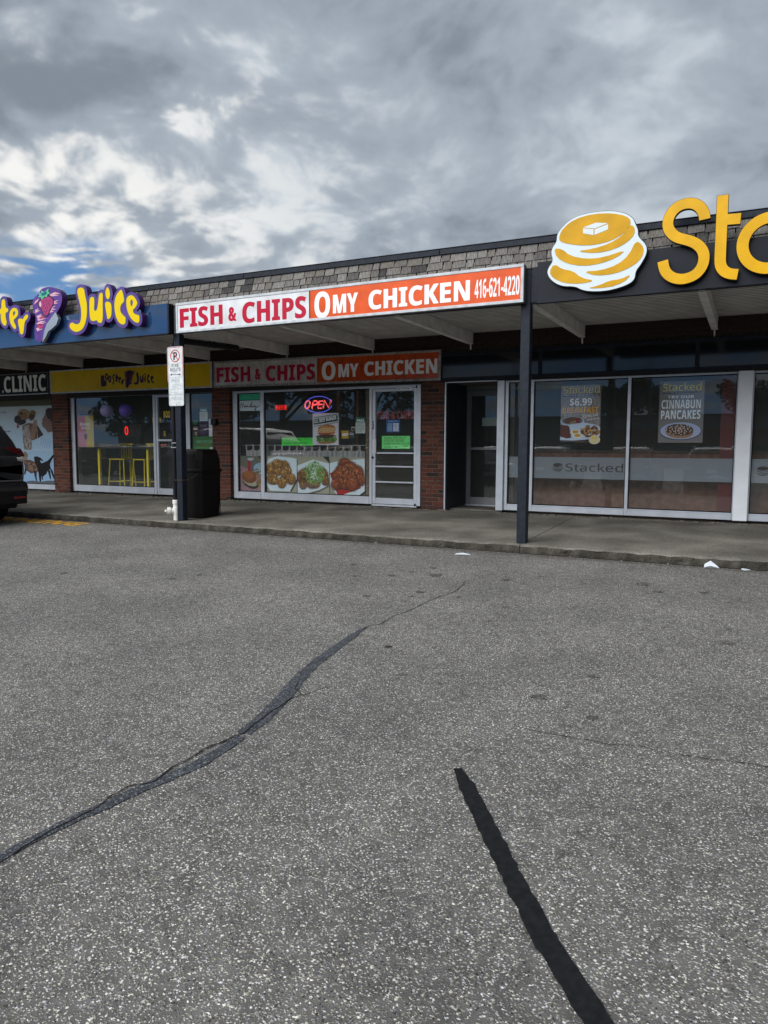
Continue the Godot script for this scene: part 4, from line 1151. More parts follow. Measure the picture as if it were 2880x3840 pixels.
	for t in [[PackedVector2Array([Vector2(-10.768, 3.657), Vector2(-10.703, 3.683), Vector2(-10.67, 3.69), Vector2(-10.721, 3.643), Vector2(-10.82, 3.599)]), 0], [PackedVector2Array([Vector2(-10.417, 3.73), Vector2(-10.291, 3.76), Vector2(-10.155, 3.722), Vector2(-10.308, 3.725), Vector2(-10.187, 3.699), Vector2(-10.387, 3.696)]), 0], [PackedVector2Array([Vector2(-10.314, 3.618), Vector2(-10.191, 3.628), Vector2(-10.3, 3.596), Vector2(-10.209, 3.578), Vector2(-10.333, 3.568)]), 0], [PackedVector2Array([Vector2(-10.785, 3.512), Vector2(-10.696, 3.536), Vector2(-10.73, 3.497), Vector2(-10.65, 3.501), Vector2(-10.78, 3.459)]), 0], [PackedVector2Array([Vector2(-10.397, 3.532), Vector2(-10.272, 3.542), Vector2(-10.367, 3.509), Vector2(-10.276, 3.481), Vector2(-10.415, 3.482), Vector2(-10.324, 3.454), Vector2(-10.449, 3.433)]), 0], [PackedVector2Array([Vector2(-10.751, 3.414), Vector2(-10.622, 3.436), Vector2(-10.655, 3.407), Vector2(-10.561, 3.4), Vector2(-10.737, 3.371), Vector2(-10.532, 3.356), Vector2(-10.469, 3.361), Vector2(-10.724, 3.328)]), 0], [PackedVector2Array([Vector2(-10.689, 3.378), Vector2(-10.575, 3.422), Vector2(-10.594, 3.381), Vector2(-10.499, 3.384), Vector2(-10.659, 3.355)]), 1], [PackedVector2Array([Vector2(-10.774, 3.29), Vector2(-10.66, 3.324), Vector2(-10.534, 3.314), Vector2(-10.646, 3.291), Vector2(-10.504, 3.291), Vector2(-10.696, 3.263)]), 0], [PackedVector2Array([Vector2(-10.743, 3.277), Vector2(-10.631, 3.279), Vector2(-10.665, 3.24), Vector2(-10.585, 3.266), Vector2(-10.636, 3.196), Vector2(-10.73, 3.223)]), 1], [PackedVector2Array([Vector2(-10.779, 3.216), Vector2(-10.651, 3.218), Vector2(-10.732, 3.192), Vector2(-10.605, 3.194), Vector2(-10.75, 3.162)]), 0], [PackedVector2Array([Vector2(-10.768, 3.131), Vector2(-10.67, 3.156), Vector2(-10.72, 3.117), Vector2(-10.656, 3.124), Vector2(-10.755, 3.077), Vector2(-10.675, 3.072), Vector2(-10.741, 3.034), Vector2(-10.694, 3.031), Vector2(-10.727, 3.007)]), 0]]:
		cut_out("streak", [t[0]], 0.1095, 0.111, rose if t[1] else pink, o)
	var straw := smooth(PackedVector2Array([Vector2(-10.608, 3.669), Vector2(-10.433, 3.711), Vector2(-10.34, 3.653), Vector2(-10.332, 3.576), Vector2(-10.427, 3.493), Vector2(-10.462, 3.421), Vector2(-10.522, 3.395), Vector2(-10.578, 3.432), Vector2(-10.605, 3.508), Vector2(-10.681, 3.566), Vector2(-10.699, 3.63)]), 2)
	cut_out("berry_outline", grown(straw, 0.022), 0.1115, 0.113, mat("night", lin(0.02, 0.03, 0.06), 0.4), o)
	cut_out("berry", [straw], 0.1135, 0.115, mat("berry", lin(0.36, 0.045, 0.16), 0.4), o)
	for p in [Vector2(-10.564, 3.619), Vector2(-10.485, 3.633), Vector2(-10.407, 3.626), Vector2(-10.551, 3.566), Vector2(-10.488, 3.581), Vector2(-10.426, 3.565), Vector2(-10.522, 3.522), Vector2(-10.475, 3.528), Vector2(-10.541, 3.471), Vector2(-10.494, 3.478), Vector2(-10.52, 3.433), Vector2(-10.448, 3.598), Vector2(-10.585, 3.537)]: cut_out("seed", [circle(p, 0.008, 8, 0.016)], 0.1152, 0.116, mats["night"], o)
	cut_out("shine", [circle(Vector2(-10.644, 3.596), 0.024, 14, 0.044)], 0.1152, 0.116, mat("shine", lin(0.65, 0.5, 0.55), 0.4), o)
	cut_out("leaf_crown", [PackedVector2Array([Vector2(-10.424, 3.826), Vector2(-10.437, 3.778), Vector2(-10.397, 3.747), Vector2(-10.455, 3.739), Vector2(-10.478, 3.696), Vector2(-10.535, 3.708), Vector2(-10.601, 3.661), Vector2(-10.622, 3.707), Vector2(-10.691, 3.711), Vector2(-10.648, 3.745), Vector2(-10.674, 3.772), Vector2(-10.602, 3.77), Vector2(-10.612, 3.815), Vector2(-10.539, 3.78)])], 0.1163, 0.118, mat("leaf_mint", lin(0.10, 0.50, 0.26), 0.4), o)
	cut_out("leaf_crown", [PackedVector2Array([Vector2(-10.467, 3.797), Vector2(-10.485, 3.767), Vector2(-10.454, 3.754), Vector2(-10.502, 3.743), Vector2(-10.519, 3.721), Vector2(-10.557, 3.732), Vector2(-10.59, 3.709), Vector2(-10.592, 3.735), Vector2(-10.636, 3.739), Vector2(-10.595, 3.755), Vector2(-10.61, 3.774), Vector2(-10.555, 3.769), Vector2(-10.539, 3.777)])], 0.1183, 0.1195, mat("leaf_teal", lin(0.015, 0.12, 0.16), 0.4), o)

func pancake_mark(o: Node3D, c: Vector2, w: float, h: float, z: float, m: Material) -> void:   # the small flat stack of pancakes printed on glass and posters
	var at := func(x: float, y: float) -> Vector2: return c + Vector2(x * w, y * h)
	for p in [[[-0.42, 0.22], [-0.3, 0.42], [0.0, 0.5], [0.3, 0.44], [0.42, 0.26], [0.3, 0.1], [0.0, 0.02], [-0.3, 0.08]], [[-0.45, 0.06], [-0.3, -0.03], [0.0, -0.07], [0.3, -0.02], [0.46, 0.12], [0.36, -0.06], [0.0, -0.17], [-0.36, -0.1]], [[-0.5, -0.14], [-0.3, -0.23], [0.0, -0.26], [0.3, -0.2], [0.5, -0.06], [0.42, -0.24], [0.05, -0.36], [-0.38, -0.28]], [[-0.38, -0.34], [-0.1, -0.42], [0.25, -0.36], [0.40, -0.28], [0.25, -0.46], [-0.05, -0.5], [-0.28, -0.44]]]:
		var q := PackedVector2Array()
		for a in p: q.append(at.call(a[0], a[1]))
		cut_out("pancake_mark", [smooth(q, 1)], z - 0.001, z, m, o)

func build_pancake_sign(frame_m: Material) -> void:
	var panel_m := tri_mat("panel_navy", lin(0.009, 0.012, 0.020), noise_tex(256, noise(63, 0.02, 4), Color(0.85, 0.85, 0.85), Color(1, 1, 1)), 0.6, 0.42)
	var o := thing("pancake_sign", "white and golden stack of pancakes cutout sign above the right hand post", "sign")
	var rim := mat("sign_rim", lin(0.03, 0.03, 0.035), 0.5)
	var gold := tri_mat("gold", lin(0.66, 0.350, 0.003), noise_tex(256, noise(64, 0.02, 4), Color(0.88, 0.88, 0.88), Color(1, 1, 1)), 0.7, 0.35)
	var pale := mat("pale_face", lin(0.62, 0.70, 0.74), 0.35)
	var base := smooth(PackedVector2Array([Vector2(-2.062, 3.683), Vector2(-1.941, 3.792), Vector2(-1.769, 3.833), Vector2(-1.522, 3.827), Vector2(-1.363, 3.783), Vector2(-1.267, 3.715), Vector2(-1.235, 3.636), Vector2(-1.208, 3.575), Vector2(-1.21, 3.513), Vector2(-1.119, 3.415), Vector2(-1.11, 3.324), Vector2(-1.171, 3.211), Vector2(-1.222, 3.148), Vector2(-1.225, 3.065), Vector2(-1.3, 3.009), Vector2(-1.496, 2.966), Vector2(-1.682, 2.974), Vector2(-1.793, 3.001), Vector2(-1.865, 3.048), Vector2(-2.019, 3.062), Vector2(-2.138, 3.137), Vector2(-2.19, 3.226), Vector2(-2.175, 3.288), Vector2(-2.121, 3.358), Vector2(-2.149, 3.444), Vector2(-2.134, 3.506), Vector2(-2.087, 3.563), Vector2(-2.088, 3.626)]), 2)
	var s := MB.new()
	s.extrude([base], [], 0.0, 0.072)
	obj("can", s, rim, o)
	s = MB.new()
	s.extrude(grown(base, -0.006), [], 0.072, 0.080, false)
	obj("face", s, pale, o)
	for p in [PackedVector2Array([Vector2(-2.057, 3.614), Vector2(-2.019, 3.696), Vector2(-1.893, 3.78), Vector2(-1.69, 3.809), Vector2(-1.491, 3.789), Vector2(-1.336, 3.738), Vector2(-1.284, 3.675), Vector2(-1.32, 3.597), Vector2(-1.422, 3.524), Vector2(-1.573, 3.482), Vector2(-1.759, 3.478), Vector2(-1.95, 3.52), Vector2(-2.051, 3.562)]), PackedVector2Array([Vector2(-1.868, 3.432), Vector2(-1.679, 3.436), Vector2(-1.511, 3.47), Vector2(-1.377, 3.537), Vector2(-1.32, 3.612), Vector2(-1.294, 3.643), Vector2(-1.249, 3.611), Vector2(-1.248, 3.535), Vector2(-1.315, 3.466), Vector2(-1.448, 3.406), Vector2(-1.647, 3.383)]), PackedVector2Array([Vector2(-2.114, 3.491), Vector2(-2.021, 3.476), Vector2(-1.931, 3.392), Vector2(-1.755, 3.336), Vector2(-1.568, 3.331), Vector2(-1.328, 3.387), Vector2(-1.43, 3.312), Vector2(-1.597, 3.269), Vector2(-1.784, 3.262), Vector2(-1.96, 3.309), Vector2(-2.076, 3.385)]), PackedVector2Array([Vector2(-1.782, 3.204), Vector2(-1.595, 3.195), Vector2(-1.413, 3.237), Vector2(-1.296, 3.33), Vector2(-1.234, 3.469), Vector2(-1.166, 3.42), Vector2(-1.144, 3.343), Vector2(-1.187, 3.255), Vector2(-1.291, 3.191), Vector2(-1.44, 3.145), Vector2(-1.64, 3.143)]), PackedVector2Array([Vector2(-2.107, 3.324), Vector2(-2.007, 3.251), Vector2(-1.894, 3.223), Vector2(-1.796, 3.135), Vector2(-1.646, 3.092), Vector2(-1.81, 3.074), Vector2(-1.987, 3.099), Vector2(-2.116, 3.167), Vector2(-2.159, 3.238)]), PackedVector2Array([Vector2(-1.746, 3.016), Vector2(-1.59, 3.04), Vector2(-1.499, 3.077), Vector2(-1.378, 3.081), Vector2(-1.262, 3.125), Vector2(-1.346, 3.044), Vector2(-1.497, 3.005)])]:
		s = MB.new()
		s.extrude([smooth(p, 1)], [], 0.081, 0.084)
		obj("pancake", s, gold, o)
	for p in [PackedVector2Array([Vector2(-1.794, 3.676), Vector2(-1.657, 3.71), Vector2(-1.529, 3.688), Vector2(-1.667, 3.65)]), PackedVector2Array([Vector2(-1.795, 3.667), Vector2(-1.679, 3.645), Vector2(-1.679, 3.581), Vector2(-1.791, 3.614)]), PackedVector2Array([Vector2(-1.668, 3.641), Vector2(-1.527, 3.677), Vector2(-1.525, 3.622), Vector2(-1.667, 3.582)])]: cut_out("butter", [p], 0.0845, 0.086, pale, o)
	# channel letters
	var ret := mat("letter_return", lin(0.035, 0.022, 0.010), 0.5)
	var face := tri_mat("letter_gold", lin(0.74, 0.40, 0.002), noise_tex(256, noise(65, 0.02, 4), Color(0.90, 0.90, 0.90), Color(1, 1, 1)), 0.7, 0.3)
	o = thing("letter_sign", "matt navy canopy panel with big golden channel letters beginning S, t, a", "sign")
	bx("panel", Vector3(-2.318, 2.916, -0.06), Vector3(5.9, 3.381, 0.0), panel_m, o, 0.003)
	var w := 0.112
	var strokes := [
		[stroke(smooth_line(PackedVector2Array([Vector2(-0.564, 3.596), Vector2(-0.57, 3.651), Vector2(-0.604, 3.72), Vector2(-0.656, 3.765), Vector2(-0.715, 3.784), Vector2(-0.791, 3.781), Vector2(-0.86, 3.744), Vector2(-0.905, 3.683), Vector2(-0.921, 3.612), Vector2(-0.912, 3.555), Vector2(-0.882, 3.504), Vector2(-0.839, 3.462), Vector2(-0.789, 3.436), Vector2(-0.707, 3.407), Vector2(-0.637, 3.368), Vector2(-0.588, 3.318), Vector2(-0.559, 3.26), Vector2(-0.554, 3.202), Vector2(-0.566, 3.138), Vector2(-0.603, 3.077), Vector2(-0.658, 3.038), Vector2(-0.734, 3.02), Vector2(-0.783, 3.023), Vector2(-0.844, 3.041), Vector2(-0.902, 3.082), Vector2(-0.938, 3.141), Vector2(-0.956, 3.231)]), 2), w)],
		[stroke(smooth_line(PackedVector2Array([Vector2(-0.405, 3.818), Vector2(-0.404, 3.543), Vector2(-0.405, 3.214), Vector2(-0.402, 3.142), Vector2(-0.385, 3.09), Vector2(-0.346, 3.046), Vector2(-0.292, 3.024), Vector2(-0.232, 3.015)]), 2), w), stroke(PackedVector2Array([Vector2(-0.368, 3.57), Vector2(-0.228, 3.563)]), w)]]
	var c: Vector2 = Vector2(0.042, 3.294)
	var e: float = c.x - (-0.206)
	var low: float = c.y - e
	strokes.append([stroke(circle(c, e, 48), w, Geometry2D.END_JOINED), stroke(PackedVector2Array([c + Vector2(e, e + w / 2), c + Vector2(e, -e - w / 2)]), w)])
	var x := c.x + e * 2 + 0.30
	strokes.append([stroke(arc(Vector2(x, c.y), e, 50, 310), w)])
	x += e + 0.22
	strokes.append([stroke(PackedVector2Array([Vector2(x, low - w / 2), Vector2(x, c.y + 0.95)]), w), stroke(PackedVector2Array([Vector2(x + 0.02, c.y), Vector2(x + 0.42, c.y + e)]), w), stroke(PackedVector2Array([Vector2(x + 0.1, c.y + 0.05), Vector2(x + 0.45, low - w / 2)]), w)])
	x += 0.55 + e
	strokes.append([stroke(arc(Vector2(x, c.y), e, 0, 320), w), stroke(PackedVector2Array([Vector2(x - e, c.y), Vector2(x + e + w / 2, c.y)]), w)])
	x += e * 2 + 0.25
	strokes.append([stroke(circle(Vector2(x, c.y), e, 48), w, Geometry2D.END_JOINED), stroke(PackedVector2Array([Vector2(x + e, c.y + 0.95), Vector2(x + e, low - w / 2)]), w)])
	for l in strokes:
		var flat := []
		var hole := []
		for q in l:
			for p in q:
				if Geometry2D.is_polygon_clockwise(p): hole.append(p)
				else: flat.append(p)
		var un := union(flat)
		var a := MB.new()
		a.extrude(un[0], un[1] + hole, 0.025, 0.076)
		var part := obj("letter", a, ret, o)
		a = MB.new()
		var ins := []
		for p in un[0]: ins.append_array(grown(p, -0.004))
		a.extrude(ins, un[1] + hole, 0.0765, 0.080, false)
		obj("face", a, face, part)

func glow(key: String, col: Color, power: float) -> StandardMaterial3D:
	var m := mat(key, col, 0.4)
	m.emission_enabled = true; m.emission = col; m.emission_energy_multiplier = power
	return m

func lamp(at: Vector3, col: Color, energy: float, size: float) -> void:
	var l := OmniLight3D.new()
	l.name = numbered("sign_glow", self)
	l.position = at; l.light_color = col; l.light_energy = energy; l.light_size = size; l.omni_range = 6.0; l.omni_attenuation = 2.0; l.shadow_enabled = true
	add_child(l, true)

func food_picture(kind: int) -> Image:
	var im := picture(256, 288, Color(0.60, 0.60, 0.53))
	rng.seed = 300 + kind
	var plate_c := Color(0.80, 0.87, 0.90)
	if kind == 0:      # burger basket with fries and a red drink can
		im = picture(224, 352, Color(0.36, 0.37, 0.31))
		poly(im, [Vector2(0.85, 0), Vector2(1, 0), Vector2(1, 0.1)], Color(0.05, 0.05, 0.08))
		poly(im, [Vector2(0.62, 0.32), Vector2(0.78, 0.22), Vector2(1, 0.17), Vector2(1, 0.5), Vector2(0.6, 0.5)], Color(0.52, 0.66, 0.74))
		for y in range(80, 352):
			for x in 224:
				if y > 85 + x * 0.45 or y > 300:
					var u := int(floor((x + y * 0.5) / 9.0)) + int(floor((y - x * 0.4) / 9.0))
					im.set_pixel(x, y, Color(0.66, 0.60, 0.64) if u % 2 == 0 else Color(0.42, 0.10, 0.16))
		poly(im, [Vector2(0.40, 0.13), Vector2(0.68, 0.10), Vector2(0.68, 0.42), Vector2(0.43, 0.42)], Color(0.55, 0.06, 0.09))
		poly(im, [Vector2(0.55, 0.12), Vector2(0.68, 0.12), Vector2(0.68, 0.42), Vector2(0.55, 0.42)], Color(0.32, 0.34, 0.38))
		poly(im, [Vector2(0.42, 0.06), Vector2(0.66, 0.05), Vector2(0.68, 0.10), Vector2(0.54, 0.135), Vector2(0.40, 0.11)], Color(0.62, 0.68, 0.72))
		for k in 26: disc(im, Vector2(rng.randf_range(160, 222), rng.randf_range(130, 310)), Vector2(rng.randf_range(16, 30), 6), rng.randf_range(-1.3, 1.3), Color(0.56, 0.45, 0.17).lerp(Color(0.34, 0.22, 0.10), rng.randf()), 0.2, 0.2)
		disc(im, Vector2(115, 270), Vector2(80, 44), 0.4, Color(0.10, 0.09, 0.08))
		disc(im, Vector2(112, 255), Vector2(72, 36), 0.4, Color(0.60, 0.60, 0.52))
		disc(im, Vector2(105, 205), Vector2(72, 62), 0.35, Color(0.44, 0.24, 0.10), 0.06)
		disc(im, Vector2(100, 186), Vector2(52, 38), 0.35, Color(0.53, 0.32, 0.14), 0.1)
		return im
	if kind == 1:
		poly(im, [Vector2(0.0, 0.3), Vector2(0.1, 0.08), Vector2(0.4, 0.0), Vector2(1, 0.06), Vector2(1, 0.62), Vector2(0.78, 0.96), Vector2(0.16, 0.96), Vector2(0, 0.78)], plate_c, 0.02)
		poly(im, [Vector2(0.78, 0.96), Vector2(1, 0.62), Vector2(1, 0.7), Vector2(0.84, 0.97)], Color(0.2, 0.2, 0.19))
		pieces(im, [[Vector2(60, 90), Vector2(46, 40)], [Vector2(150, 80), Vector2(44, 44)], [Vector2(100, 60), Vector2(40, 34)], [Vector2(55, 120), Vector2(40, 32)], [Vector2(180, 110), Vector2(30, 34)], [Vector2(100, 118), Vector2(34, 32)], [Vector2(150, 130), Vector2(28, 34)], [Vector2(55, 178), Vector2(40, 42)], [Vector2(205, 175), Vector2(38, 42)], [Vector2(135, 205), Vector2(34, 42)], [Vector2(75, 200), Vector2(26, 22)]], Color(0.26, 0.13, 0.05), Color(0.55, 0.39, 0.16), Color(0.80, 0.64, 0.34))
	if kind == 2:
		poly(im, [Vector2(0.80, 0), Vector2(1, 0), Vector2(1, 0.16)], Color(0.05, 0.05, 0.08))
		poly(im, [Vector2(0.0, 0.25), Vector2(0.5, 0.08), Vector2(1, 0.18), Vector2(1, 0.74), Vector2(0.6, 0.92), Vector2(0.2, 1), Vector2(0, 1)], plate_c, 0.02)
		poly(im, [Vector2(0.3, 0.98), Vector2(0.7, 0.88), Vector2(1, 0.74), Vector2(1, 0.79), Vector2(0.7, 0.93), Vector2(0.4, 1)], Color(0.33, 0.32, 0.28))
		pieces(im, [[Vector2(30, 160), Vector2(34, 46)], [Vector2(60, 190), Vector2(40, 30)], [Vector2(110, 205), Vector2(40, 34)], [Vector2(45, 220), Vector2(28, 28)], [Vector2(200, 130), Vector2(40, 50)], [Vector2(225, 180), Vector2(30, 36)], [Vector2(150, 205), Vector2(30, 30)], [Vector2(60, 130), Vector2(40, 40)]], Color(0.20, 0.11, 0.05), Color(0.46, 0.30, 0.13), Color(0.70, 0.52, 0.28))
		for k in 190:
			var a := rng.randf() * TAU
			var c := Vector2(128, 118) + Vector2(cos(a) * 78, sin(a) * 84) * sqrt(rng.randf()) + Vector2(12, 8)
			disc(im, c, Vector2(rng.randf_range(12, 26), rng.randf_range(1.8, 3.2)), rng.randf_range(-1.8, 1.8), Color(0.20, 0.42, 0.13).lerp(Color(0.66, 0.78, 0.50), rng.randf()), 0.1, 0.15)
	if kind == 3:
		poly(im, [Vector2(0.0, 0.16), Vector2(0.3, 0.1), Vector2(1, 0.04), Vector2(1, 0.86), Vector2(0.8, 0.98), Vector2(0.24, 1), Vector2(0, 0.7)], plate_c, 0.02)
		poly(im, [Vector2(0.0, 0.42), Vector2(0.16, 0.36), Vector2(0.9, 0.72), Vector2(0.88, 0.78), Vector2(0.24, 1.0)], Color(0.66, 0.05, 0.05), 0.1)
		poly(im, [Vector2(0.8, 0.98), Vector2(1, 0.84), Vector2(1, 0.92), Vector2(0.86, 1)], Color(0.16, 0.16, 0.15))
		pieces(im, [[Vector2(110, 60), Vector2(46, 50)], [Vector2(150, 90), Vector2(54, 56)], [Vector2(100, 110), Vector2(56, 46)], [Vector2(60, 130), Vector2(44, 40)], [Vector2(200, 120), Vector2(44, 56)], [Vector2(225, 160), Vector2(30, 40)], [Vector2(140, 140), Vector2(50, 40)], [Vector2(60, 190), Vector2(50, 40)], [Vector2(115, 195), Vector2(40, 34)], [Vector2(165, 195), Vector2(42, 44)]], Color(0.20, 0.07, 0.02), Color(0.50, 0.21, 0.06), Color(0.76, 0.42, 0.16), 34)
		for k in 70: disc(im, Vector2(rng.randf_range(70, 200), rng.randf_range(60, 170)), Vector2(2.2, 1.6), rng.randf() * 3, Color(0.86, 0.74, 0.50), 0.1, 0.1)
	return im

func burger_picture() -> Image:
	var im := picture(224, 288, Color(0.86, 0.87, 0.92))
	rng.seed = 77
	poly(im, [Vector2(0.03, 0.12), Vector2(0.96, 0.03), Vector2(0.96, 0.055), Vector2(0.03, 0.15)], Color(0.30, 0.46, 0.40), 0.02)
	poly(im, [Vector2(0.03, 0.18), Vector2(0.97, 0.07), Vector2(0.98, 0.25), Vector2(0.05, 0.36)], Color(0.05, 0.28, 0.20), 0.02)
	poly(im, [Vector2(0.06, 0.40), Vector2(0.99, 0.28), Vector2(0.99, 0.30), Vector2(0.06, 0.42)], Color(0.30, 0.46, 0.40), 0.02)
	disc(im, Vector2(118, 265), Vector2(78, 12), -0.05, Color(0.62, 0.44, 0.22), 0.05)
	for k in 46: disc(im, Vector2(rng.randf_range(40, 205), rng.randf_range(210, 248)), Vector2(14, 9), rng.randf() * 3, Color(0.16, 0.36, 0.08).lerp(Color(0.55, 0.72, 0.26), rng.randf()), 0.5, 0.3)
	disc(im, Vector2(120, 205), Vector2(74, 18), -0.03, Color(0.24, 0.12, 0.07), 0.4, 0.4)
	poly(im, [Vector2(0.2, 0.66), Vector2(0.86, 0.60), Vector2(0.82, 0.68), Vector2(0.6, 0.66)], Color(0.93, 0.74, 0.30))
	disc(im, Vector2(118, 180), Vector2(78, 12), -0.06, Color(0.66, 0.12, 0.07), 0.15)
	disc(im, Vector2(120, 164), Vector2(80, 16), -0.04, Color(0.80, 0.68, 0.46), 0.1)
	disc(im, Vector2(122, 140), Vector2(76, 40), -0.03, Color(0.66, 0.40, 0.16), 0.06)
	disc(im, Vector2(122, 152), Vector2(76, 26), -0.03, Color(0.78, 0.62, 0.38), 0.1, 0.2)
	for k in 150: disc(im, Vector2(122, 136) + Vector2.from_angle(rng.randf() * TAU) * sqrt(rng.randf()) * Vector2(70, 34), Vector2(2.4, 1.6), rng.randf() * 3, Color(0.93, 0.84, 0.64), 0.1)
	return im

func build_fish_window() -> void:
	var z := -3.095
	var rects := [Vector2(-9.141, 1.071), Vector2(-8.579, 0.366), Vector2(-8.481, 1.074), Vector2(-7.747, 0.375), Vector2(-7.731, 1.076), Vector2(-7.026, 0.364), Vector2(-7.012, 1.073), Vector2(-6.272, 0.341)]
	var about := ["poster of a burger, fries and red drink can in the narrow window pane", "poster of golden fried chicken pieces on a white plate, beside the window mullion", "poster of chicken heaped with green scallion strips, middle of the big pane", "poster of glazed brown chicken on a red napkin, beside the shop door"]
	for k in 4:
		var a: Vector2 = rects[k * 2]
		var b: Vector2 = rects[k * 2 + 1]
		var o := thing("food_poster", about[k], "poster", Vector3.ZERO, "food posters along the foot of the window")
		plate("poster_sheet", [a.x, b.y, b.x, a.y], z, 0.002, print_mat("food_%d" % k, food_picture(k), 0.4, 0.98), o)
	# tab top curtain on a rail above them
	var cloth := tri_mat("curtain", lin(0.46, 0.48, 0.47), noise_tex(256, noise(83, 0.06, 3), Color(0.72, 0.72, 0.72), Color(1, 1, 1), Vector2(4, 0.5)), 3.0, 0.9)
	cloth.backlight_enabled = true; cloth.backlight = Color(0.2, 0.2, 0.2)
	var o := thing("cafe_curtain", "short pale striped tab-top curtain hung across behind the lower window", "curtain")
	var y_low: float = 1.062
	var y_top: float = 1.208
	var y_rod: float = 1.283
	var s := MB.new()
	var x0: float = -9.033
	var x1: float = -6.331
	var pitch := 0.172
	var m := int((x1 - x0) / 0.012)
	var last := []
	for k in m + 1:
		var x := x0 + (x1 - x0) * k / m
		var u := fposmod((x - x0) / pitch, 1.0)
		var zz := -3.20 + 0.012 * sin(x * 55.0) + 0.006 * sin(x * 131.0)
		var top := y_top - 0.028 * sin(u * PI)
		var row := [Vector3(x, y_low - 0.05, zz), Vector3(x, top, zz)]
		if not last.is_empty(): s.quad(last[0], row[0], row[1], last[1], Vector3.BACK)
		last = row
	obj("cloth", s, cloth, o)
	var x := x0
	while x < x1:
		bx("tab", Vector3(x, y_top - 0.01, -3.206), Vector3(x + 0.034, y_rod + 0.01, -3.198), cloth, o)
		x += pitch
	s = MB.new()
	s.tube([Vector3(x0 - 0.1, y_rod, -3.215), Vector3(x1 + 0.2, y_rod, -3.215)], 0.008, 8)
	obj("rail", s, mat("rail", lin(0.35, 0.35, 0.35), 0.4, 0.5), o)
	# neon and led signs
	o = thing("open_sign", "lit pink neon OPEN inside a blue neon oval, hung high in the window", "neon sign")
	var tube_red := glow("neon_red", Color(1.0, 0.42, 0.42), 0.36)
	var tube_blue := glow("neon_blue", Color(0.34, 0.42, 1.0), 0.22)
	var zn := -3.14
	var letters := [PackedVector2Array([Vector2(-7.551, 2.111), Vector2(-7.504, 2.121), Vector2(-7.469, 2.103), Vector2(-7.481, 2.044), Vector2(-7.513, 1.992), Vector2(-7.549, 1.973), Vector2(-7.581, 1.987), Vector2(-7.587, 2.033), Vector2(-7.575, 2.086), Vector2(-7.551, 2.111)]), PackedVector2Array([Vector2(-7.434, 1.971), Vector2(-7.402, 2.114), Vector2(-7.332, 2.121), Vector2(-7.304, 2.092), Vector2(-7.317, 2.06), Vector2(-7.356, 2.041), Vector2(-7.413, 2.04)]), PackedVector2Array([Vector2(-7.185, 2.112), Vector2(-7.27, 2.107), Vector2(-7.305, 1.975), Vector2(-7.216, 1.979)]), PackedVector2Array([Vector2(-7.282, 2.046), Vector2(-7.2, 2.05)]), PackedVector2Array([Vector2(-7.185, 1.979), Vector2(-7.154, 2.125), Vector2(-7.07, 1.983), Vector2(-7.008, 2.13)])]
	for l in letters:
		for off in [Vector3.ZERO, Vector3(0.014, -0.012, 0.0)]:
			s = MB.new()
			var path := []
			for p in (smooth_line(l, 1) if l.size() > 6 else l): path.append(Vector3(p.x, p.y, zn) + off)
			s.tube(path, 0.0050, 6)
			obj("letter_tube", s, tube_red, o)
	var oc: Vector2 = Vector2(-7.282, 2.043)
	var orx: float = -6.991 - oc.x
	var ory: float = 2.193 - oc.y
	for part in [[12, 168], [192, 350]]:
		s = MB.new()
		var path := []
		for k in 25:
			var a := deg_to_rad(lerpf(part[0], part[1], k / 24.0))
			path.append(Vector3(oc.x + cos(a) * orx, oc.y + sin(a) * ory, zn - 0.004))
		s.tube(path, 0.0065, 6)
		obj("oval_tube", s, tube_blue, o)
	lamp(Vector3(oc.x, oc.y, zn + 0.03), Color(1.0, 0.4, 0.5), 0.012, 0.1)
	o = thing("beer_sign", "small red lit BEER sign at the left of the big window", "led sign")
	text("lettering", "BEER", [-8.241, 1.965, -7.993, 2.045], -3.13, glow("led_red", Color(1.0, 0.10, 0.07), 0.40), o, plain, 0.004)
	bx("backing", Vector3(-8.273, 1.941, -3.15), Vector3(-7.966, 2.07, -3.137), mat("led_case", lin(0.01, 0.01, 0.01), 0.5), o)
	# posters and notes
	o = thing("burger_poster", "white poster of a tall sesame bun burger under a green banner", "poster")
	var r: Array = [-7.382, 1.29, -6.821, 1.876]
	plate("poster_sheet", r, z, 0.003, print_mat("burger", burger_picture(), 0.4, 0.9), o)
	var w: float = r[2] - r[0]
	var h: float = r[3] - r[1]
	var bn := text("lettering", "ALL BEEF BURGER", [0, 0, w * 0.86, h * 0.115], 0.0, mat("paper_white", lin(0.90, 0.91, 0.93), 0.5), o, bold, 0.001)
	bn.transform = Transform3D(Basis(Vector3(0, 0, 1), 0.145), Vector3(r[0] + w * 0.07, r[3] - h * 0.315, z + 0.0015)) * bn.transform
	text("lettering", "BEEF", [r[0] + w * 0.76, r[1] + h * 0.11, r[0] + w * 0.90, r[1] + h * 0.16], z + 0.0015, mat("ink", lin(0.02, 0.02, 0.025), 0.6), o, bold, 0.001)
	var ink := mat("ink", lin(0.02, 0.02, 0.025), 0.6)
	var lime := mat("lime_card", lin(0.045, 0.72, 0.055), 0.5)
	var lime2 := mat("lime_card_pale", lin(0.16, 0.78, 0.20), 0.5)
	o = thing("handwritten_card", "lime green card with two handwritten lines, left of the burger poster", "notice", Vector3.ZERO, "lime handwritten notices")
	r = [-8.087, 1.277, -7.385, 1.426]
	bx("card", Vector3(r[0], r[1], z - 0.003), Vector3(r[2], r[3], z), lime, o)
	w = r[2] - r[0]
	h = r[3] - r[1]
	text("handwriting", "HALAL CHICKEN", [r[0] + w * 0.12, r[1] + h * 0.62, r[0] + w * 0.62, r[1] + h * 0.86], z + 0.001, ink, o, plain, 0.001, 0.25)
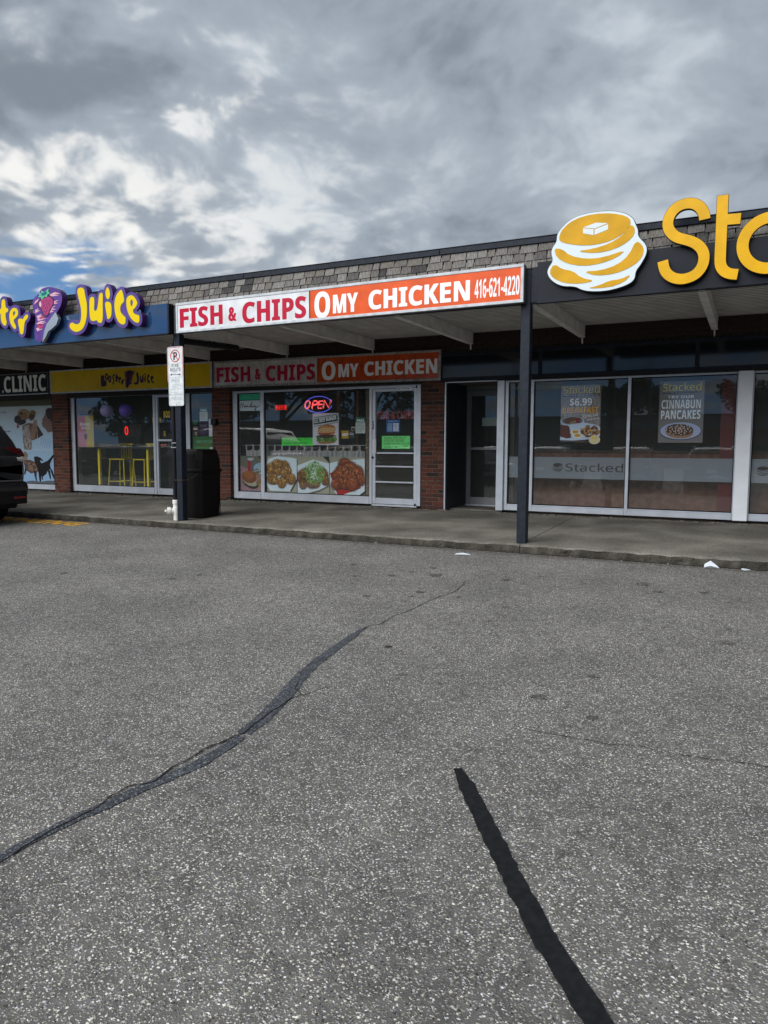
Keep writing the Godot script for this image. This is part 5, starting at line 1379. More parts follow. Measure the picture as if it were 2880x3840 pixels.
	var marks := [Vector2(-7.557, 1.401), Vector2(-7.522, 1.404), Vector2(-7.47, 1.401), Vector2(-7.427, 1.404)]
	for k in marks.size():
		for e in 2: cut_out("handwriting", stroke(arc(marks[k] + Vector2(0.0, -0.012 * e), 0.009, 40 * k, 40 * k + 230 - 90 * e, 6), 0.004), z, z + 0.001, ink, o)
	text("handwriting", "KOREAN FRIED CHICKEN", [r[0] + w * 0.06, r[1] + h * 0.18, r[0] + w * 0.82, r[1] + h * 0.44], z + 0.001, ink, o, plain, 0.001, 0.25)
	o = thing("handwritten_card", "lime green lunch special card taped to the shop door glass", "notice", Vector3.ZERO, "lime handwritten notices")
	r = [-5.924, 1.227, -5.371, 1.453]
	bx("card", Vector3(r[0], r[1], z - 0.003), Vector3(r[2], r[3], z), lime2, o)
	w = r[2] - r[0]
	h = r[3] - r[1]
	var rows := ["Lunch SPECIAL !!", "6 PCS OF CHICKEN", "STEAMED RICE AND COLESLAW", "POP", "$12.99 + TAX"]
	var at := [[0.08, 0.78, 0.84, 0.95], [0.07, 0.54, 0.78, 0.70], [0.06, 0.33, 0.97, 0.47], [0.76, 0.16, 0.92, 0.28], [0.08, 0.06, 0.56, 0.19]]
	for k in 5: text("handwriting", rows[k], [r[0] + w * at[k][0], r[1] + h * at[k][1], r[0] + w * at[k][2], r[1] + h * at[k][3]], z + 0.001, ink, o, plain, 0.001, 0.25)
	cut_out("underline", stroke(PackedVector2Array([Vector2(r[0] + w * 0.07, r[1] + h * 0.71), Vector2(r[0] + w * 0.82, r[1] + h * 0.735)]), 0.004), z, z + 0.001, mat("red_ink", lin(0.3, 0.03, 0.02), 0.6), o)
	o = thing("hours_card", "blue business hours card on the chicken shop door glass", "notice")
	r = [-5.841, 1.517, -5.569, 1.738]
	bx("card", Vector3(r[0], r[1], z - 0.003), Vector3(r[2], r[3], z), mat("hours_blue", lin(0.020, 0.085, 0.32), 0.4), o)
	w = r[2] - r[0]
	h = r[3] - r[1]
	text("lettering", "BUSINESS HOURS", [r[0] + w * 0.16, r[1] + h * 0.83, r[0] + w * 0.84, r[1] + h * 0.93], z + 0.001, mat("sky_ink", lin(0.25, 0.42, 0.62), 0.5), o, bold, 0.001)
	for k in 7:
		bx("row", Vector3(r[0] + w * 0.10, r[1] + h * (0.08 + 0.094 * k), z), Vector3(r[0] + w * 0.46, r[1] + h * (0.145 + 0.094 * k), z + 0.0008), mats["sky_ink"], o)
		for e in 2: bx("row", Vector3(r[0] + w * (0.52 + 0.21 * e), r[1] + h * (0.085 + 0.094 * k), z), Vector3(r[0] + w * (0.70 + 0.21 * e), r[1] + h * (0.14 + 0.094 * k), z + 0.0008), mats["paper_white"], o)
	o = thing("door_lettering", "red FISH & CHIPS decal lettering across the shop door glass", "lettering")
	text("lettering", "FISH & CHIPS", [-6.016, 1.745, -5.297, 1.887], z + 0.004, mat("decal_red", lin(0.30, 0.035, 0.04), 0.5), o, heavy, 0.001)
	o = thing("pull_sticker", "tiny dark blue PULL sticker on the shop door stile", "sticker")
	r = [-6.089, 1.573, -6.056, 1.72]
	bx("sheet", Vector3(r[0], r[1], -3.0385), Vector3(r[2], r[3], -3.036), mat("navy_ink", lin(0.012, 0.018, 0.06), 0.4), o)
	for k in 4: text("lettering", "PULL"[k], [r[0] + 0.006, r[3] - 0.032 - 0.03 * k, r[2] - 0.006, r[3] - 0.014 - 0.03 * k], -3.0355, mats["paper_white"], o, bold, 0.0006)
	o = thing("number_sticker", "worn white sticker with small marks on the door top rail", "sticker")
	r = [-5.597, 2.241, -5.33, 2.287]
	bx("sheet", Vector3(r[0], r[1], -3.0405), Vector3(r[2], r[3], -3.037), mats["paper_white"], o)
	lines("print", [r[0] + 0.01, r[1] + 0.005, r[2] - 0.01, r[3]], 1, -3.0365, mat("grey_ink", lin(0.25, 0.26, 0.27), 0.6), o, 3)
	o = thing("inspection_card", "green headed food inspection PASS card by the chicken shop door", "notice", Vector3.ZERO, "green inspection cards")
	pass_card(o, [-6.461, 1.502, -6.262, 1.789], z)
	o = thing("delivery_sticker", "mustard yellow square delivery sticker low in the window beside the black one", "sticker")
	r = [-6.758, 1.409, -6.611, 1.553]
	bx("sheet", Vector3(r[0], r[1], z - 0.002), Vector3(r[2], r[3], z), mat("mustard", lin(0.42, 0.27, 0.02), 0.4), o)
	text("lettering", "SKIP", [r[0] + 0.012, r[1] + 0.048, r[2] - 0.012, r[3] - 0.048], z + 0.001, mats["paper_white"], o, heavy, 0.001, 0.15)
	o = thing("delivery_sticker", "black square delivery sticker with white and green words in the window", "sticker")
	r = [-6.607, 1.409, -6.468, 1.552]
	bx("sheet", Vector3(r[0], r[1], z - 0.002), Vector3(r[2], r[3], z), mat("sticker_black", lin(0.012, 0.013, 0.016), 0.4), o)
	text("lettering", "order with", [r[0] + 0.018, r[3] - 0.034, r[2] - 0.045, r[3] - 0.022], z + 0.001, mats["paper_white"], o, plain, 0.001)
	text("lettering", "Uber", [r[0] + 0.018, r[1] + 0.062, r[2] - 0.024, r[3] - 0.040], z + 0.001, mats["paper_white"], o, plain, 0.001)
	text("lettering", "Eats", [r[0] + 0.018, r[1] + 0.020, r[2] - 0.024, r[1] + 0.054], z + 0.001, mat("leaf_green", lin(0.03, 0.25, 0.08), 0.4), o, plain, 0.001)
	o = thing("window_note", "small framed note leaning above the two delivery stickers", "notice")
	r = [-6.559, 1.553, -6.471, 1.621]
	bx("sheet", Vector3(r[0], r[1], z - 0.02), Vector3(r[2], r[3], z - 0.012), mat("card_sand", lin(0.45, 0.42, 0.30), 0.6), o)
	bx("print_block", Vector3(r[0] + 0.008, r[1] + 0.004, z - 0.012), Vector3(r[2] - 0.004, r[3] - 0.02, z - 0.011), mat("dim_room", lin(0.05, 0.055, 0.05), 0.7), o)
	# script sign and green band in the narrow pane
	o = thing("green_band", "bright green blank strip across the top of the narrow pane", "banner")
	r = [-9.149, 2.167, -8.586, 2.3]
	bx("sheet", Vector3(r[0], r[1], z - 0.004), Vector3(r[2], r[3], z), mat("band_green", lin(0.03, 0.55, 0.30), 0.4), o)
	o = thing("script_sign", "pale sign with red script lettering under the green strip", "sign")
	r = [-9.086, 1.953, -8.588, 2.154]
	bx("sheet", Vector3(r[0], r[1], z - 0.006), Vector3(r[2], r[3], z - 0.001), mat("sign_pale", lin(0.62, 0.76, 0.82), 0.4), o)
	var dark_red := mat("script_red", lin(0.13, 0.010, 0.025), 0.5)
	for l in [PackedVector2Array([Vector2(-9.042, 2.123), Vector2(-9.049, 2.076), Vector2(-9.062, 2.022)]), PackedVector2Array([Vector2(-8.999, 2.113), Vector2(-9.005, 2.066), Vector2(-9.018, 2.014)]), PackedVector2Array([Vector2(-9.061, 2.072), Vector2(-8.983, 2.075)]), PackedVector2Array([Vector2(-8.948, 2.055), Vector2(-8.966, 2.056), Vector2(-8.978, 2.037), Vector2(-8.97, 2.026), Vector2(-8.951, 2.036), Vector2(-8.942, 2.057), Vector2(-8.944, 2.025)]), PackedVector2Array([Vector2(-8.925, 2.025), Vector2(-8.919, 2.056), Vector2(-8.923, 2.041), Vector2(-8.901, 2.059), Vector2(-8.902, 2.026), Vector2(-8.882, 2.054), Vector2(-8.878, 2.052), Vector2(-8.881, 2.024)]), PackedVector2Array([Vector2(-8.852, 2.025), Vector2(-8.819, 2.066), Vector2(-8.783, 2.112), Vector2(-8.778, 2.117), Vector2(-8.801, 2.071), Vector2(-8.825, 2.022), Vector2(-8.808, 2.019), Vector2(-8.793, 2.038), Vector2(-8.807, 2.05)]), PackedVector2Array([Vector2(-8.772, 2.051), Vector2(-8.782, 2.028), Vector2(-8.767, 2.021), Vector2(-8.751, 2.037), Vector2(-8.747, 2.051), Vector2(-8.749, 2.021)]), PackedVector2Array([Vector2(-8.702, 2.048), Vector2(-8.72, 2.05), Vector2(-8.731, 2.034), Vector2(-8.72, 2.022), Vector2(-8.705, 2.036), Vector2(-8.698, 2.05), Vector2(-8.694, 2.012), Vector2(-8.692, 1.975), Vector2(-8.704, 1.958), Vector2(-8.715, 1.975), Vector2(-8.691, 2.003), Vector2(-8.668, 2.021)]), PackedVector2Array([Vector2(-8.668, 2.03), Vector2(-8.647, 2.044), Vector2(-8.656, 2.05), Vector2(-8.668, 2.035), Vector2(-8.662, 2.019), Vector2(-8.639, 2.022)]), PackedVector2Array([Vector2(-8.627, 2.018), Vector2(-8.621, 2.048), Vector2(-8.615, 2.043), Vector2(-8.598, 2.047), Vector2(-8.589, 2.044)])]:
		cut_out("script_stroke", stroke(smooth_line(l, 1), 0.0105, Geometry2D.END_ROUND), z - 0.001, z + 0.001, dark_red, o)
	# what shows of the room: timber posts, shelf, counter
	var timber := tri_mat("timber", lin(0.20, 0.085, 0.022), noise_tex(256, noise(91, 0.05, 4), Color(0.6, 0.6, 0.6), Color(1, 1, 1), Vector2(4, 0.4)), 1.5, 0.5)
	o = thing("timber_screen", "dark orange timber posts and rails standing inside behind the window", "screen")
	for q in [[-7.35, 0.06], [-6.92, 0.055], [-6.68, 0.07]]: bx("post", Vector3(q[0], 0.205, -4.0), Vector3(q[0] + q[1], 2.7, -3.92), timber, o)
	for y in [1.52, 0.95]: bx("rail", Vector3(-7.65, y, -3.99), Vector3(-6.6, y + 0.06, -3.93), timber, o)
	bx("rail", Vector3(-8.20, 1.0, -3.9), Vector3(-8.16, 1.45, -3.86), timber, o)
	o = thing("window_post", "tan timber post just inside the window, beside the door", "post")
	bx("timber", Vector3(-6.249, 0.21, -3.16), Vector3(-6.192, 2.28, -3.10), tri_mat("timber_pale", lin(0.22, 0.15, 0.085), mats["wear"], 1.2, 0.6), o)
	o = thing("shop_counter", "dim service counter deep inside the chicken shop", "counter")
	bx("front_board", Vector3(-9.0, 0.205, -6.4), Vector3(-6.0, 1.15, -6.2), mat("counter", lin(0.10, 0.07, 0.05), 0.6), o)
	bx("top", Vector3(-9.05, 1.15, -6.5), Vector3(-5.95, 1.19, -6.12), mat("counter_top", lin(0.16, 0.14, 0.12), 0.3), o)

func pass_card(o: Node3D, r: Array, z: float) -> void:
	var w: float = r[2] - r[0]
	var h: float = r[3] - r[1]
	bx("sheet", Vector3(r[0], r[1], z - 0.002), Vector3(r[2], r[3], z), mat("card_pale", lin(0.50, 0.60, 0.57), 0.5), o)
	bx("header", Vector3(r[0], r[1] + h * 0.68, z), Vector3(r[2], r[3], z + 0.0008), mat("pass_green", lin(0.03, 0.15, 0.11), 0.5), o)
	text("lettering", "PASS", [r[0] + w * 0.14, r[1] + h * 0.72, r[2] - w * 0.12, r[1] + h * 0.88], z + 0.0016, mat("paper_white", lin(0.90, 0.91, 0.93), 0.5), o, bold, 0.0008)
	lines("print", [r[0] + w * 0.12, r[1] + h * 0.10, r[2] - w * 0.12, r[1] + h * 0.64], 6, z + 0.0008, mat("grey_ink", lin(0.25, 0.26, 0.27), 0.6), o, 5)

func make_stool(called: String, label: String, at: Vector3, turn: float) -> void:
	var ym := mat("stool_yellow", lin(0.78, 0.62, 0.015), 0.4)
	var o := thing(called, label, "stool", at, "yellow bar stools")
	o.rotation.y = turn
	bx("seat", Vector3(-0.20, 0.735, -0.20), Vector3(0.20, 0.76, 0.20), ym, o, 0.006)
	for p in [[-1, -1], [1, -1], [-1, 1], [1, 1]]:
		var s := MB.new()
		s.tube([Vector3(p[0] * 0.22, 0, p[1] * 0.22), Vector3(p[0] * 0.18, 0.74, p[1] * 0.18)], 0.015, 8)
		obj("leg", s, ym, o)
	for p in [[-1, 0], [1, 0], [0, -1], [0, 1]]:
		var a := Vector3(p[0] * 0.21, 0.24, p[1] * 0.21)
		var b := Vector3(p[1], 0, p[0]) * 0.21
		var s := MB.new()
		s.tube([a - b, a + b], 0.009, 6)
		obj("foot_rail", s, ym, o)
	for k in 5: bx("back_slat", Vector3(-0.15 + k * 0.065, 0.76, -0.195), Vector3(-0.115 + k * 0.065, 1.10, -0.18), ym, o)
	bx("back_rail", Vector3(-0.19, 1.08, -0.20), Vector3(0.19, 1.115, -0.175), ym, o)

func build_juice_window() -> void:
	var z := -3.095
	var ym := mat("stool_yellow", lin(0.78, 0.62, 0.015), 0.4)
	make_stool("bar_stool", "yellow metal bar stool nearest the middle of the juice bar window", Vector3(-13.05, 0.205, -3.75), 0.2)
	make_stool("bar_stool", "yellow metal bar stool nearer the juice bar door", Vector3(-12.30, 0.205, -3.75), -0.1)
	var o := thing("high_table", "tall yellow table legs standing behind the juice bar window", "table")
	for q in [[-13.317, -3.30], [-12.98 - 0.25, -4.15], [-11.839, -3.32], [-11.519 - 0.25, -4.15]]: bx("leg", Vector3(q[0], 0.205, q[1] - 0.05), Vector3(q[0] + 0.055, 1.20, q[1]), ym, o)
	bx("top", Vector3(-13.5, 1.20, -4.25), Vector3(-11.5, 1.24, -3.24), mat("table_dark", lin(0.03, 0.03, 0.03), 0.4), o)
	for k in 2:
		o = thing("balloon", ["purple balloon coloured pale for the sky mirrored on it, the left of two in the juice bar window", "deep purple balloon, the right of two in the juice bar window"][k], "balloon", Vector3([-13.12, -12.52][k], 2.05, -3.42))
		var s := MB.new()
		s.ball(Vector3.ZERO, Vector3(0.15, 0.145, 0.15), 20, 12)
		obj("skin", s, mat(["balloon_sky_sheen", "balloon_deep"][k], [lin(0.55, 0.48, 0.95), lin(0.22, 0.11, 0.80)][k], 0.2), o)  # left skin is paler: a sky reflection put into its colour
		var kn := MB.new()
		kn.lathe(Vector3(0, -0.17, 0), [Vector2(0.016, 0), Vector2(0.006, 0.03)], 10)
		obj("knot", kn, mats[["balloon_sky_sheen", "balloon_deep"][k]], o)
	var im := picture(128, 224, Color(0.5, 0.4, 0.3))
	poly(im, [Vector2(0, 0), Vector2(0.5, 0), Vector2(0.5, 0.5), Vector2(0, 0.5)], Color(0.66, 0.24, 0.16), 0.08)
	poly(im, [Vector2(0.5, 0), Vector2(1, 0), Vector2(1, 1), Vector2(0.55, 1), Vector2(0.55, 0.5)], Color(0.68, 0.60, 0.14), 0.08)
	poly(im, [Vector2(0, 0.5), Vector2(0.55, 0.5), Vector2(0.55, 1), Vector2(0, 1)], Color(0.70, 0.44, 0.52), 0.08)
	poly(im, [Vector2(0.38, 0.6), Vector2(0.6, 0.58), Vector2(0.58, 0.75), Vector2(0.42, 0.75)], Color(0.36, 0.14, 0.12), 0.1)
	o = thing("drinks_poster", "tall red and yellow drinks poster with white script in the juice bar window", "poster")
	var r: Array = [-13.707, 1.227, -13.185, 1.936]
	plate("poster_sheet", r, z, 0.003, print_mat("drinks", im, 0.4, 1.0), o)
	var rim_m := mat("poster_rim", lin(0.30, 0.30, 0.26), 0.5)
	for q in [[0, 0, 1, 0.012], [0, 0.988, 1, 1], [0, 0, 0.02, 1], [0.98, 0, 1, 1]]: bx("edge", Vector3(lerpf(r[0], r[2], q[0]), lerpf(r[1], r[3], q[1]), z), Vector3(lerpf(r[0], r[2], q[2]), lerpf(r[1], r[3], q[3]), z + 0.001), rim_m, o)
	for q in [Vector2(-13.651, 1.937), Vector2(-13.317, 1.946)]: cut_out("ear", [smooth(PackedVector2Array([q + Vector2(-0.05, -0.015), q + Vector2(-0.02, 0.05), q + Vector2(0.02, 0.05), q + Vector2(0.05, -0.015)]), 1)], z - 0.002, z, mat("ear_red", lin(0.17, 0.03, 0.02), 0.5) if q.x < -13.3 else mat("ear_gold", lin(0.2, 0.15, 0.01), 0.5), o)
	text("lettering", "Booster", [-13.627, 1.711, -13.287, 1.783], z + 0.0025, mat("paper_white", lin(0.90, 0.91, 0.93), 0.5), o, serif, 0.001, 0.15)
	text("lettering", "Mixers", [-13.591, 1.631, -13.323, 1.693], z + 0.0025, mats["paper_white"], o, serif, 0.001, 0.15)
	o = thing("led_letters", "half lit OPEN sign in the juice bar window, only its red O glowing", "led sign")
	var on := glow("led_o", Color(1.0, 0.08, 0.06), 0.5)
	var off := mat("led_off", lin(0.04, 0.012, 0.012), 0.4)
	var words := "OPEN"
	for k in 4: text("letter", words[k], [-12.275 + 0.115 * k, 1.50, -12.185 + 0.115 * k, 1.68], -3.14, on if k == 0 else off, o, plain, 0.012)
	bx("backing", Vector3(-12.31, 1.46, -3.17), Vector3(-11.80, 1.72, -3.155), mat("led_case", lin(0.01, 0.01, 0.01), 0.5), o)
	o = thing("drinks_cooler", "dark drinks cabinet standing inside the juice bar", "cooler")
	bx("body", Vector3(-12.25, 0.205, -4.9), Vector3(-11.65, 1.55, -4.4), mat("cooler", lin(0.03, 0.03, 0.034), 0.3), o)
	bx("door_sheet", Vector3(-12.2, 0.3, -4.41), Vector3(-11.7, 1.5, -4.385), mat("cooler_door", lin(0.06, 0.035, 0.035), 0.2), o)
	# decals on its door
	var gold := mat("decal_yellow", lin(0.80, 0.56, 0.03), 0.4)
	o = thing("door_decal", "yellow juice bar lettering round a purple berry on the door glass", "lettering")
	text("lettering", "BOO", [-11.087, 1.848, -10.904, 1.994], z + 0.004, gold, o, heavy, 0.001)
	text("lettering", "STER", [-11.41, 1.75, -11.15, 1.86], z + 0.004, gold, o, heavy, 0.001)
	text("lettering", "JUICE", [-11.043, 1.443, -11.10, 1.575], z + 0.004, gold, o, heavy, 0.001)
	cut_out("berry_mark", [smooth(PackedVector2Array([Vector2(-10.92, 1.8), Vector2(-10.827, 1.836), Vector2(-10.798, 1.723), Vector2(-10.834, 1.611), Vector2(-10.89, 1.555), Vector2(-10.926, 1.631)]), 1)], z, z + 0.003, mat("plum", lin(0.045, 0.022, 0.075), 0.4), o)
	o = thing("door_sticker", "small red sticker low on the juice bar door glass", "sticker")
	cut_out("sheet", [smooth(PackedVector2Array([Vector2(-11.202, 1.3), Vector2(-11.037, 1.31), Vector2(-11.031, 1.263), Vector2(-11.204, 1.249)]), 1)], z, z + 0.002, mat("sticker_red", lin(0.36, 0.03, 0.03), 0.4), o)
	o = thing("access_sticker", "blue wheelchair access sticker beside the downpipe", "sticker")
	r = [-10.908, 1.207, -10.841, 1.32]
	bx("sheet", Vector3(r[0], r[1], z - 0.001), Vector3(r[2] + 0.016, r[3], z), mat("access_blue", lin(0.02, 0.06, 0.30), 0.4), o)
	cut_out("wheelchair", stroke(arc(Vector2(r[0] + 0.030, r[1] + 0.032), 0.020, 120, 380, 16), 0.007) + [circle(Vector2(r[0] + 0.028, r[3] - 0.018), 0.008, 10)], z, z + 0.001, mats["paper_white"], o)
	# side light full of stickers
	o = thing("inspection_card", "green headed food inspection PASS card in the juice bar side window", "notice", Vector3.ZERO, "green inspection cards")
	pass_card(o, [-10.111, 1.77, -9.907, 2.04], z)
	o = thing("round_sticker", "round green sticker in the juice bar side window", "sticker")
	cut_out("sheet", [circle(Vector2(-10.235, 1.743), -10.175 - -10.235, 24, 0.052)], z - 0.001, z, mat("round_green", lin(0.01, 0.16, 0.05), 0.4), o)
	for k in 2: bx("print", Vector3(-10.262, 1.755 - 0.022 * k, z), Vector3(-10.211, 1.755 + 0.006 - 0.022 * k, z + 0.001), mat("pass_green", lin(0.03, 0.15, 0.11), 0.5), o)
	o = thing("hours_sticker", "dark purple store hours sheet in the juice bar side window", "notice")
	r = [-10.134, 1.469, -9.895, 1.757]
	bx("sheet", Vector3(r[0], r[1], z - 0.004), Vector3(r[2], r[3], z - 0.002), mat("hours_purple", lin(0.028, 0.012, 0.050), 0.5), o)
	var lilac := mat("lilac", lin(0.20, 0.17, 0.26), 0.5)
	text("lettering", "STORE", [r[0] + 0.035, r[3] - 0.085, r[2] - 0.035, r[3] - 0.06], z - 0.001, lilac, o, bold, 0.001)
	text("lettering", "HOURS", [r[0] + 0.035, r[3] - 0.115, r[2] - 0.035, r[3] - 0.092], z - 0.001, lilac, o, bold, 0.001)
	lines("print", [r[0] + 0.035, r[1] + 0.035, r[2] - 0.035, r[3] - 0.13], 5, z - 0.001, mat("lilac_dim", lin(0.09, 0.07, 0.13), 0.5), o, 9)
	o = thing("paper_strip", "narrow white paper strip at the brick edge of the side window", "notice")
	r = [-9.875, 1.458, -9.765, 1.807]
	bx("sheet", Vector3(r[0], r[1], z - 0.001), Vector3(r[2], r[3], z), mat("strip_white", lin(0.60, 0.68, 0.80), 0.5), o)
	lines("print", [r[0] + 0.008, r[1] + 0.15, r[2] - 0.008, r[1] + 0.20], 2, z + 0.001, mat("grey_ink", lin(0.25, 0.26, 0.27), 0.6), o, 11)
	o = thing("brown_sticker", "dark brown sticker with white stripes and a swirl, low in the side window", "sticker")
	r = [-10.294, 1.473, -10.154, 1.669]
	bx("sheet", Vector3(r[0], r[1], z - 0.003), Vector3(r[2], r[3], z - 0.001), mat("sticker_brown", lin(0.055, 0.020, 0.022), 0.5), o)
	for k in 3: bx("stripe", Vector3(r[0] + 0.014, r[3] - 0.028 - 0.022 * k, z - 0.001), Vector3(r[2] - 0.014 - 0.015 * (k % 2), r[3] - 0.016 - 0.022 * k, z), [mat("coral", lin(0.35, 0.12, 0.10), 0.5), mats["paper_white"], mats["paper_white"]][k], o)
	cut_out("swirl", stroke(arc(Vector2((r[0] + r[2]) / 2, r[1] + 0.042), 0.024, -150, 150, 18), 0.016), z - 0.001, z, mat("cream_ink", lin(0.5, 0.42, 0.36), 0.5), o)
	o = thing("flavour_banner", "green new flavours banner at the foot of the side window stickers", "banner")
	r = [-10.293, 1.202, -9.762, 1.457]
	bx("sheet", Vector3(r[0], r[1], z - 0.002), Vector3(r[2], r[3], z), mat("banner_green", lin(0.030, 0.145, 0.035), 0.5), o)
	var w: float = r[2] - r[0]
	var h: float = r[3] - r[1]
	text("lettering", "NEW FLAVOURS", [r[0] + w * 0.16, r[1] + h * 0.47, r[2] - w * 0.06, r[1] + h * 0.72], z + 0.001, mat("mint_ink", lin(0.20, 0.42, 0.30), 0.5), o, plain, 0.001, 0.1)
	lines("print", [r[0] + w * 0.26, r[1] + h * 0.24, r[2] - w * 0.10, r[1] + h * 0.46], 1, z + 0.001, mat("rust_ink", lin(0.20, 0.10, 0.02), 0.5), o, 13)
	bx("pale_band", Vector3(r[0], r[1], z), Vector3(r[2], r[1] + h * 0.18, z + 0.0006), mat("banner_lime", lin(0.06, 0.20, 0.05), 0.5), o)
	bx("corner_label", Vector3(r[2] - w * 0.18, r[1], z + 0.0006), Vector3(r[2], r[1] + h * 0.16, z + 0.002), mats["card_pale"], o)

func build_clinic() -> void:
	var z := -3.066
	var im := picture(288, 400, Color(0.66, 0.74, 0.80))
	for y in 400:
		for x in 288:
			var t := y / 400.0
			im.set_pixel(x, y, Color(0.62, 0.67, 0.68).lerp(Color(0.52, 0.66, 0.80), t) * (1.0 + 0.03 * grain.get_noise_2d(x, y)))
	rng.seed = 8
	# the big dog being held, a person in a white coat, two dogs running below
	var v := func(a: Array) -> Array: return a.map(func(p): return Vector2(p[0] / 740.0, (p[1] - 448.0) / 1080.0))
	poly(im, v.call([[338, 720], [420, 680], [500, 690], [560, 760], [600, 850], [540, 900], [460, 920], [450, 1050], [370, 1050], [345, 950]]), Color(0.36, 0.27, 0.20), 0.35)
	poly(im, v.call([[342, 730], [430, 700], [445, 850], [436, 1045], [378, 1045], [346, 860]]), Color(0.50, 0.49, 0.49), 0.3)
	for k in 40: disc(im, Vector2(rng.randf_range(136, 176), rng.randf_range(110, 215)), Vector2(4, 9), 0.2, Color(0.40, 0.33, 0.28).lerp(Color(0.60, 0.60, 0.60), rng.randf()), 0.4, 0.2)
	disc(im, Vector2(146, 40), Vector2(36, 27), 0.25, Color(0.50, 0.42, 0.29), 0.12, 0.3)
	disc(im, Vector2(134, 52), Vector2(28, 24), 0.1, Color(0.42, 0.33, 0.22), 0.2, 0.3)
	disc(im, Vector2(108, 66), Vector2(18, 20), 0.5, Color(0.17, 0.15, 0.15), 0.25, 0.2)
	disc(im, Vector2(128, 82), Vector2(26, 13), -0.25, Color(0.15, 0.13, 0.14), 0.25, 0.2)
	disc(im, Vector2(104, 56), Vector2(7, 6), 0.0, Color(0.06, 0.06, 0.07), 0.1)
	disc(im, Vector2(128, 36), Vector2(7, 5), 0.2, Color(0.13, 0.10, 0.08), 0.2)
	disc(im, Vector2(186, 50), Vector2(15, 24), 0.5, Color(0.24, 0.17, 0.12), 0.35, 0.3)
	disc(im, Vector2(192, 32), Vector2(15, 11), 0.3, Color(0.40, 0.31, 0.20), 0.35, 0.3)
	disc(im, Vector2(109, 100), Vector2(8, 14), 0.25, Color(0.46, 0.33, 0.35), 0.15)
	poly(im, v.call([[505, 640], [530, 640], [548, 690], [520, 800], [495, 905], [440, 905], [452, 790], [480, 700]]), Color(0.47, 0.37, 0.32), 0.12)
	for k in 4: poly(im, v.call([[496 + 13 * k, 640], [504 + 13 * k, 636], [500 + 12 * k, 720], [494 + 12 * k, 720]]), Color(0.56, 0.45, 0.39), 0.1)
	poly(im, v.call([[545, 710], [620, 845], [550, 888], [525, 860]]), Color(0.20, 0.15, 0.15), 0.15)
	poly(im, v.call([[535, 760], [541, 760], [545, 895], [537, 895]]), Color(0.62, 0.60, 0.58), 0.05)
	poly(im, v.call([[664, 520], [652, 560], [640, 590], [608, 640], [616, 660], [602, 690], [612, 730], [650, 768], [680, 815], [745, 800], [745, 600]]), Color(0.42, 0.33, 0.30), 0.1)
	poly(im, v.call([[660, 520], [672, 495], [705, 480], [745, 486], [745, 650], [700, 690], [690, 630], [672, 590]]), Color(0.18, 0.14, 0.13), 0.25)
	disc(im, Vector2(272, 78), Vector2(7, 12), 0.2, Color(0.42, 0.32, 0.29), 0.1)
	poly(im, v.call([[470, 970], [520, 900], [560, 885], [640, 850], [745, 820], [745, 1050], [560, 1050], [500, 1050]]), Color(0.58, 0.68, 0.77), 0.12)
	for k in 5: poly(im, v.call([[600 + 26 * k, 880 + 12 * k], [612 + 26 * k, 878 + 12 * k], [570 + 30 * k, 1000 + 8 * k], [562 + 30 * k, 1000 + 8 * k]]), Color(0.50, 0.60, 0.70), 0.1)
	poly(im, v.call([[0, 1050], [745, 1050], [745, 1055], [0, 1055]]), Color(0.70, 0.77, 0.82), 0.02)
	disc(im, Vector2(138, 252), Vector2(17, 18), 0.3, Color(0.46, 0.39, 0.33), 0.35, 0.3)
	disc(im, Vector2(140, 272), Vector2(11, 16), 0.1, Color(0.52, 0.45, 0.39), 0.3, 0.3)
	poly(im, v.call([[330, 1200], [420, 1190], [520, 1230], [560, 1300], [520, 1360], [430, 1380], [360, 1330]]), Color(0.34, 0.26, 0.22), 0.5)
	for k in 30: disc(im, Vector2(rng.randf_range(136, 205), rng.randf_range(284, 330)), Vector2(8, 5), rng.randf() * 3, Color(0.22, 0.15, 0.12).lerp(Color(0.54, 0.46, 0.40), rng.randf()), 0.5, 0.3)
	for q in [[[470, 1330], [512, 1350], [505, 1430], [520, 1520], [506, 1520], [480, 1420]], [[350, 1320], [375, 1330], [352, 1400], [340, 1395]]]: poly(im, v.call(q), Color(0.20, 0.16, 0.15), 0.2)
	poly(im, v.call([[480, 1150], [520, 1140], [570, 1160], [605, 1200], [590, 1205], [560, 1190], [580, 1260], [540, 1340], [490, 1230]]), Color(0.12, 0.10, 0.11), 0.2)
	poly(im, v.call([[540, 1240], [600, 1230], [660, 1200], [690, 1240], [700, 1310], [660, 1330], [640, 1380], [590, 1420], [540, 1400], [525, 1320]]), Color(0.10, 0.09, 0.10), 0.2)
	for q in [[[650, 1215], [700, 1160], [748, 1100], [750, 1130], [715, 1190], [690, 1245]], [[530, 1320], [570, 1330], [565, 1520], [548, 1520]], [[655, 1320], [690, 1330], [700, 1450], [686, 1455]], [[685, 1280], [720, 1330], [760, 1470], [748, 1475], [708, 1380]], [[575, 1400], [592, 1410], [590, 1465], [578, 1460]]]: poly(im, v.call(q), Color(0.09, 0.08, 0.09), 0.15)
	poly(im, v.call([[370, 1492], [450, 1480], [560, 1492], [660, 1472], [760, 1470], [760, 1530], [370, 1530]]), Color(0.34, 0.36, 0.40), 0.2)
	im.resize(150, 208, Image.INTERPOLATE_LANCZOS)
	im.resize(288, 400, Image.INTERPOLATE_CUBIC)
	var o := thing("clinic_poster", "pale window-filling poster of a large dog, a person in white and two running dogs", "poster")
	var r: Array = [-17.5, 0.346, -14.506, 2.186]
	plate("poster_sheet", [-16.443, r[1], r[2], r[3]], z, 0.003, print_mat("clinic", im, 0.45, 0.98), o)
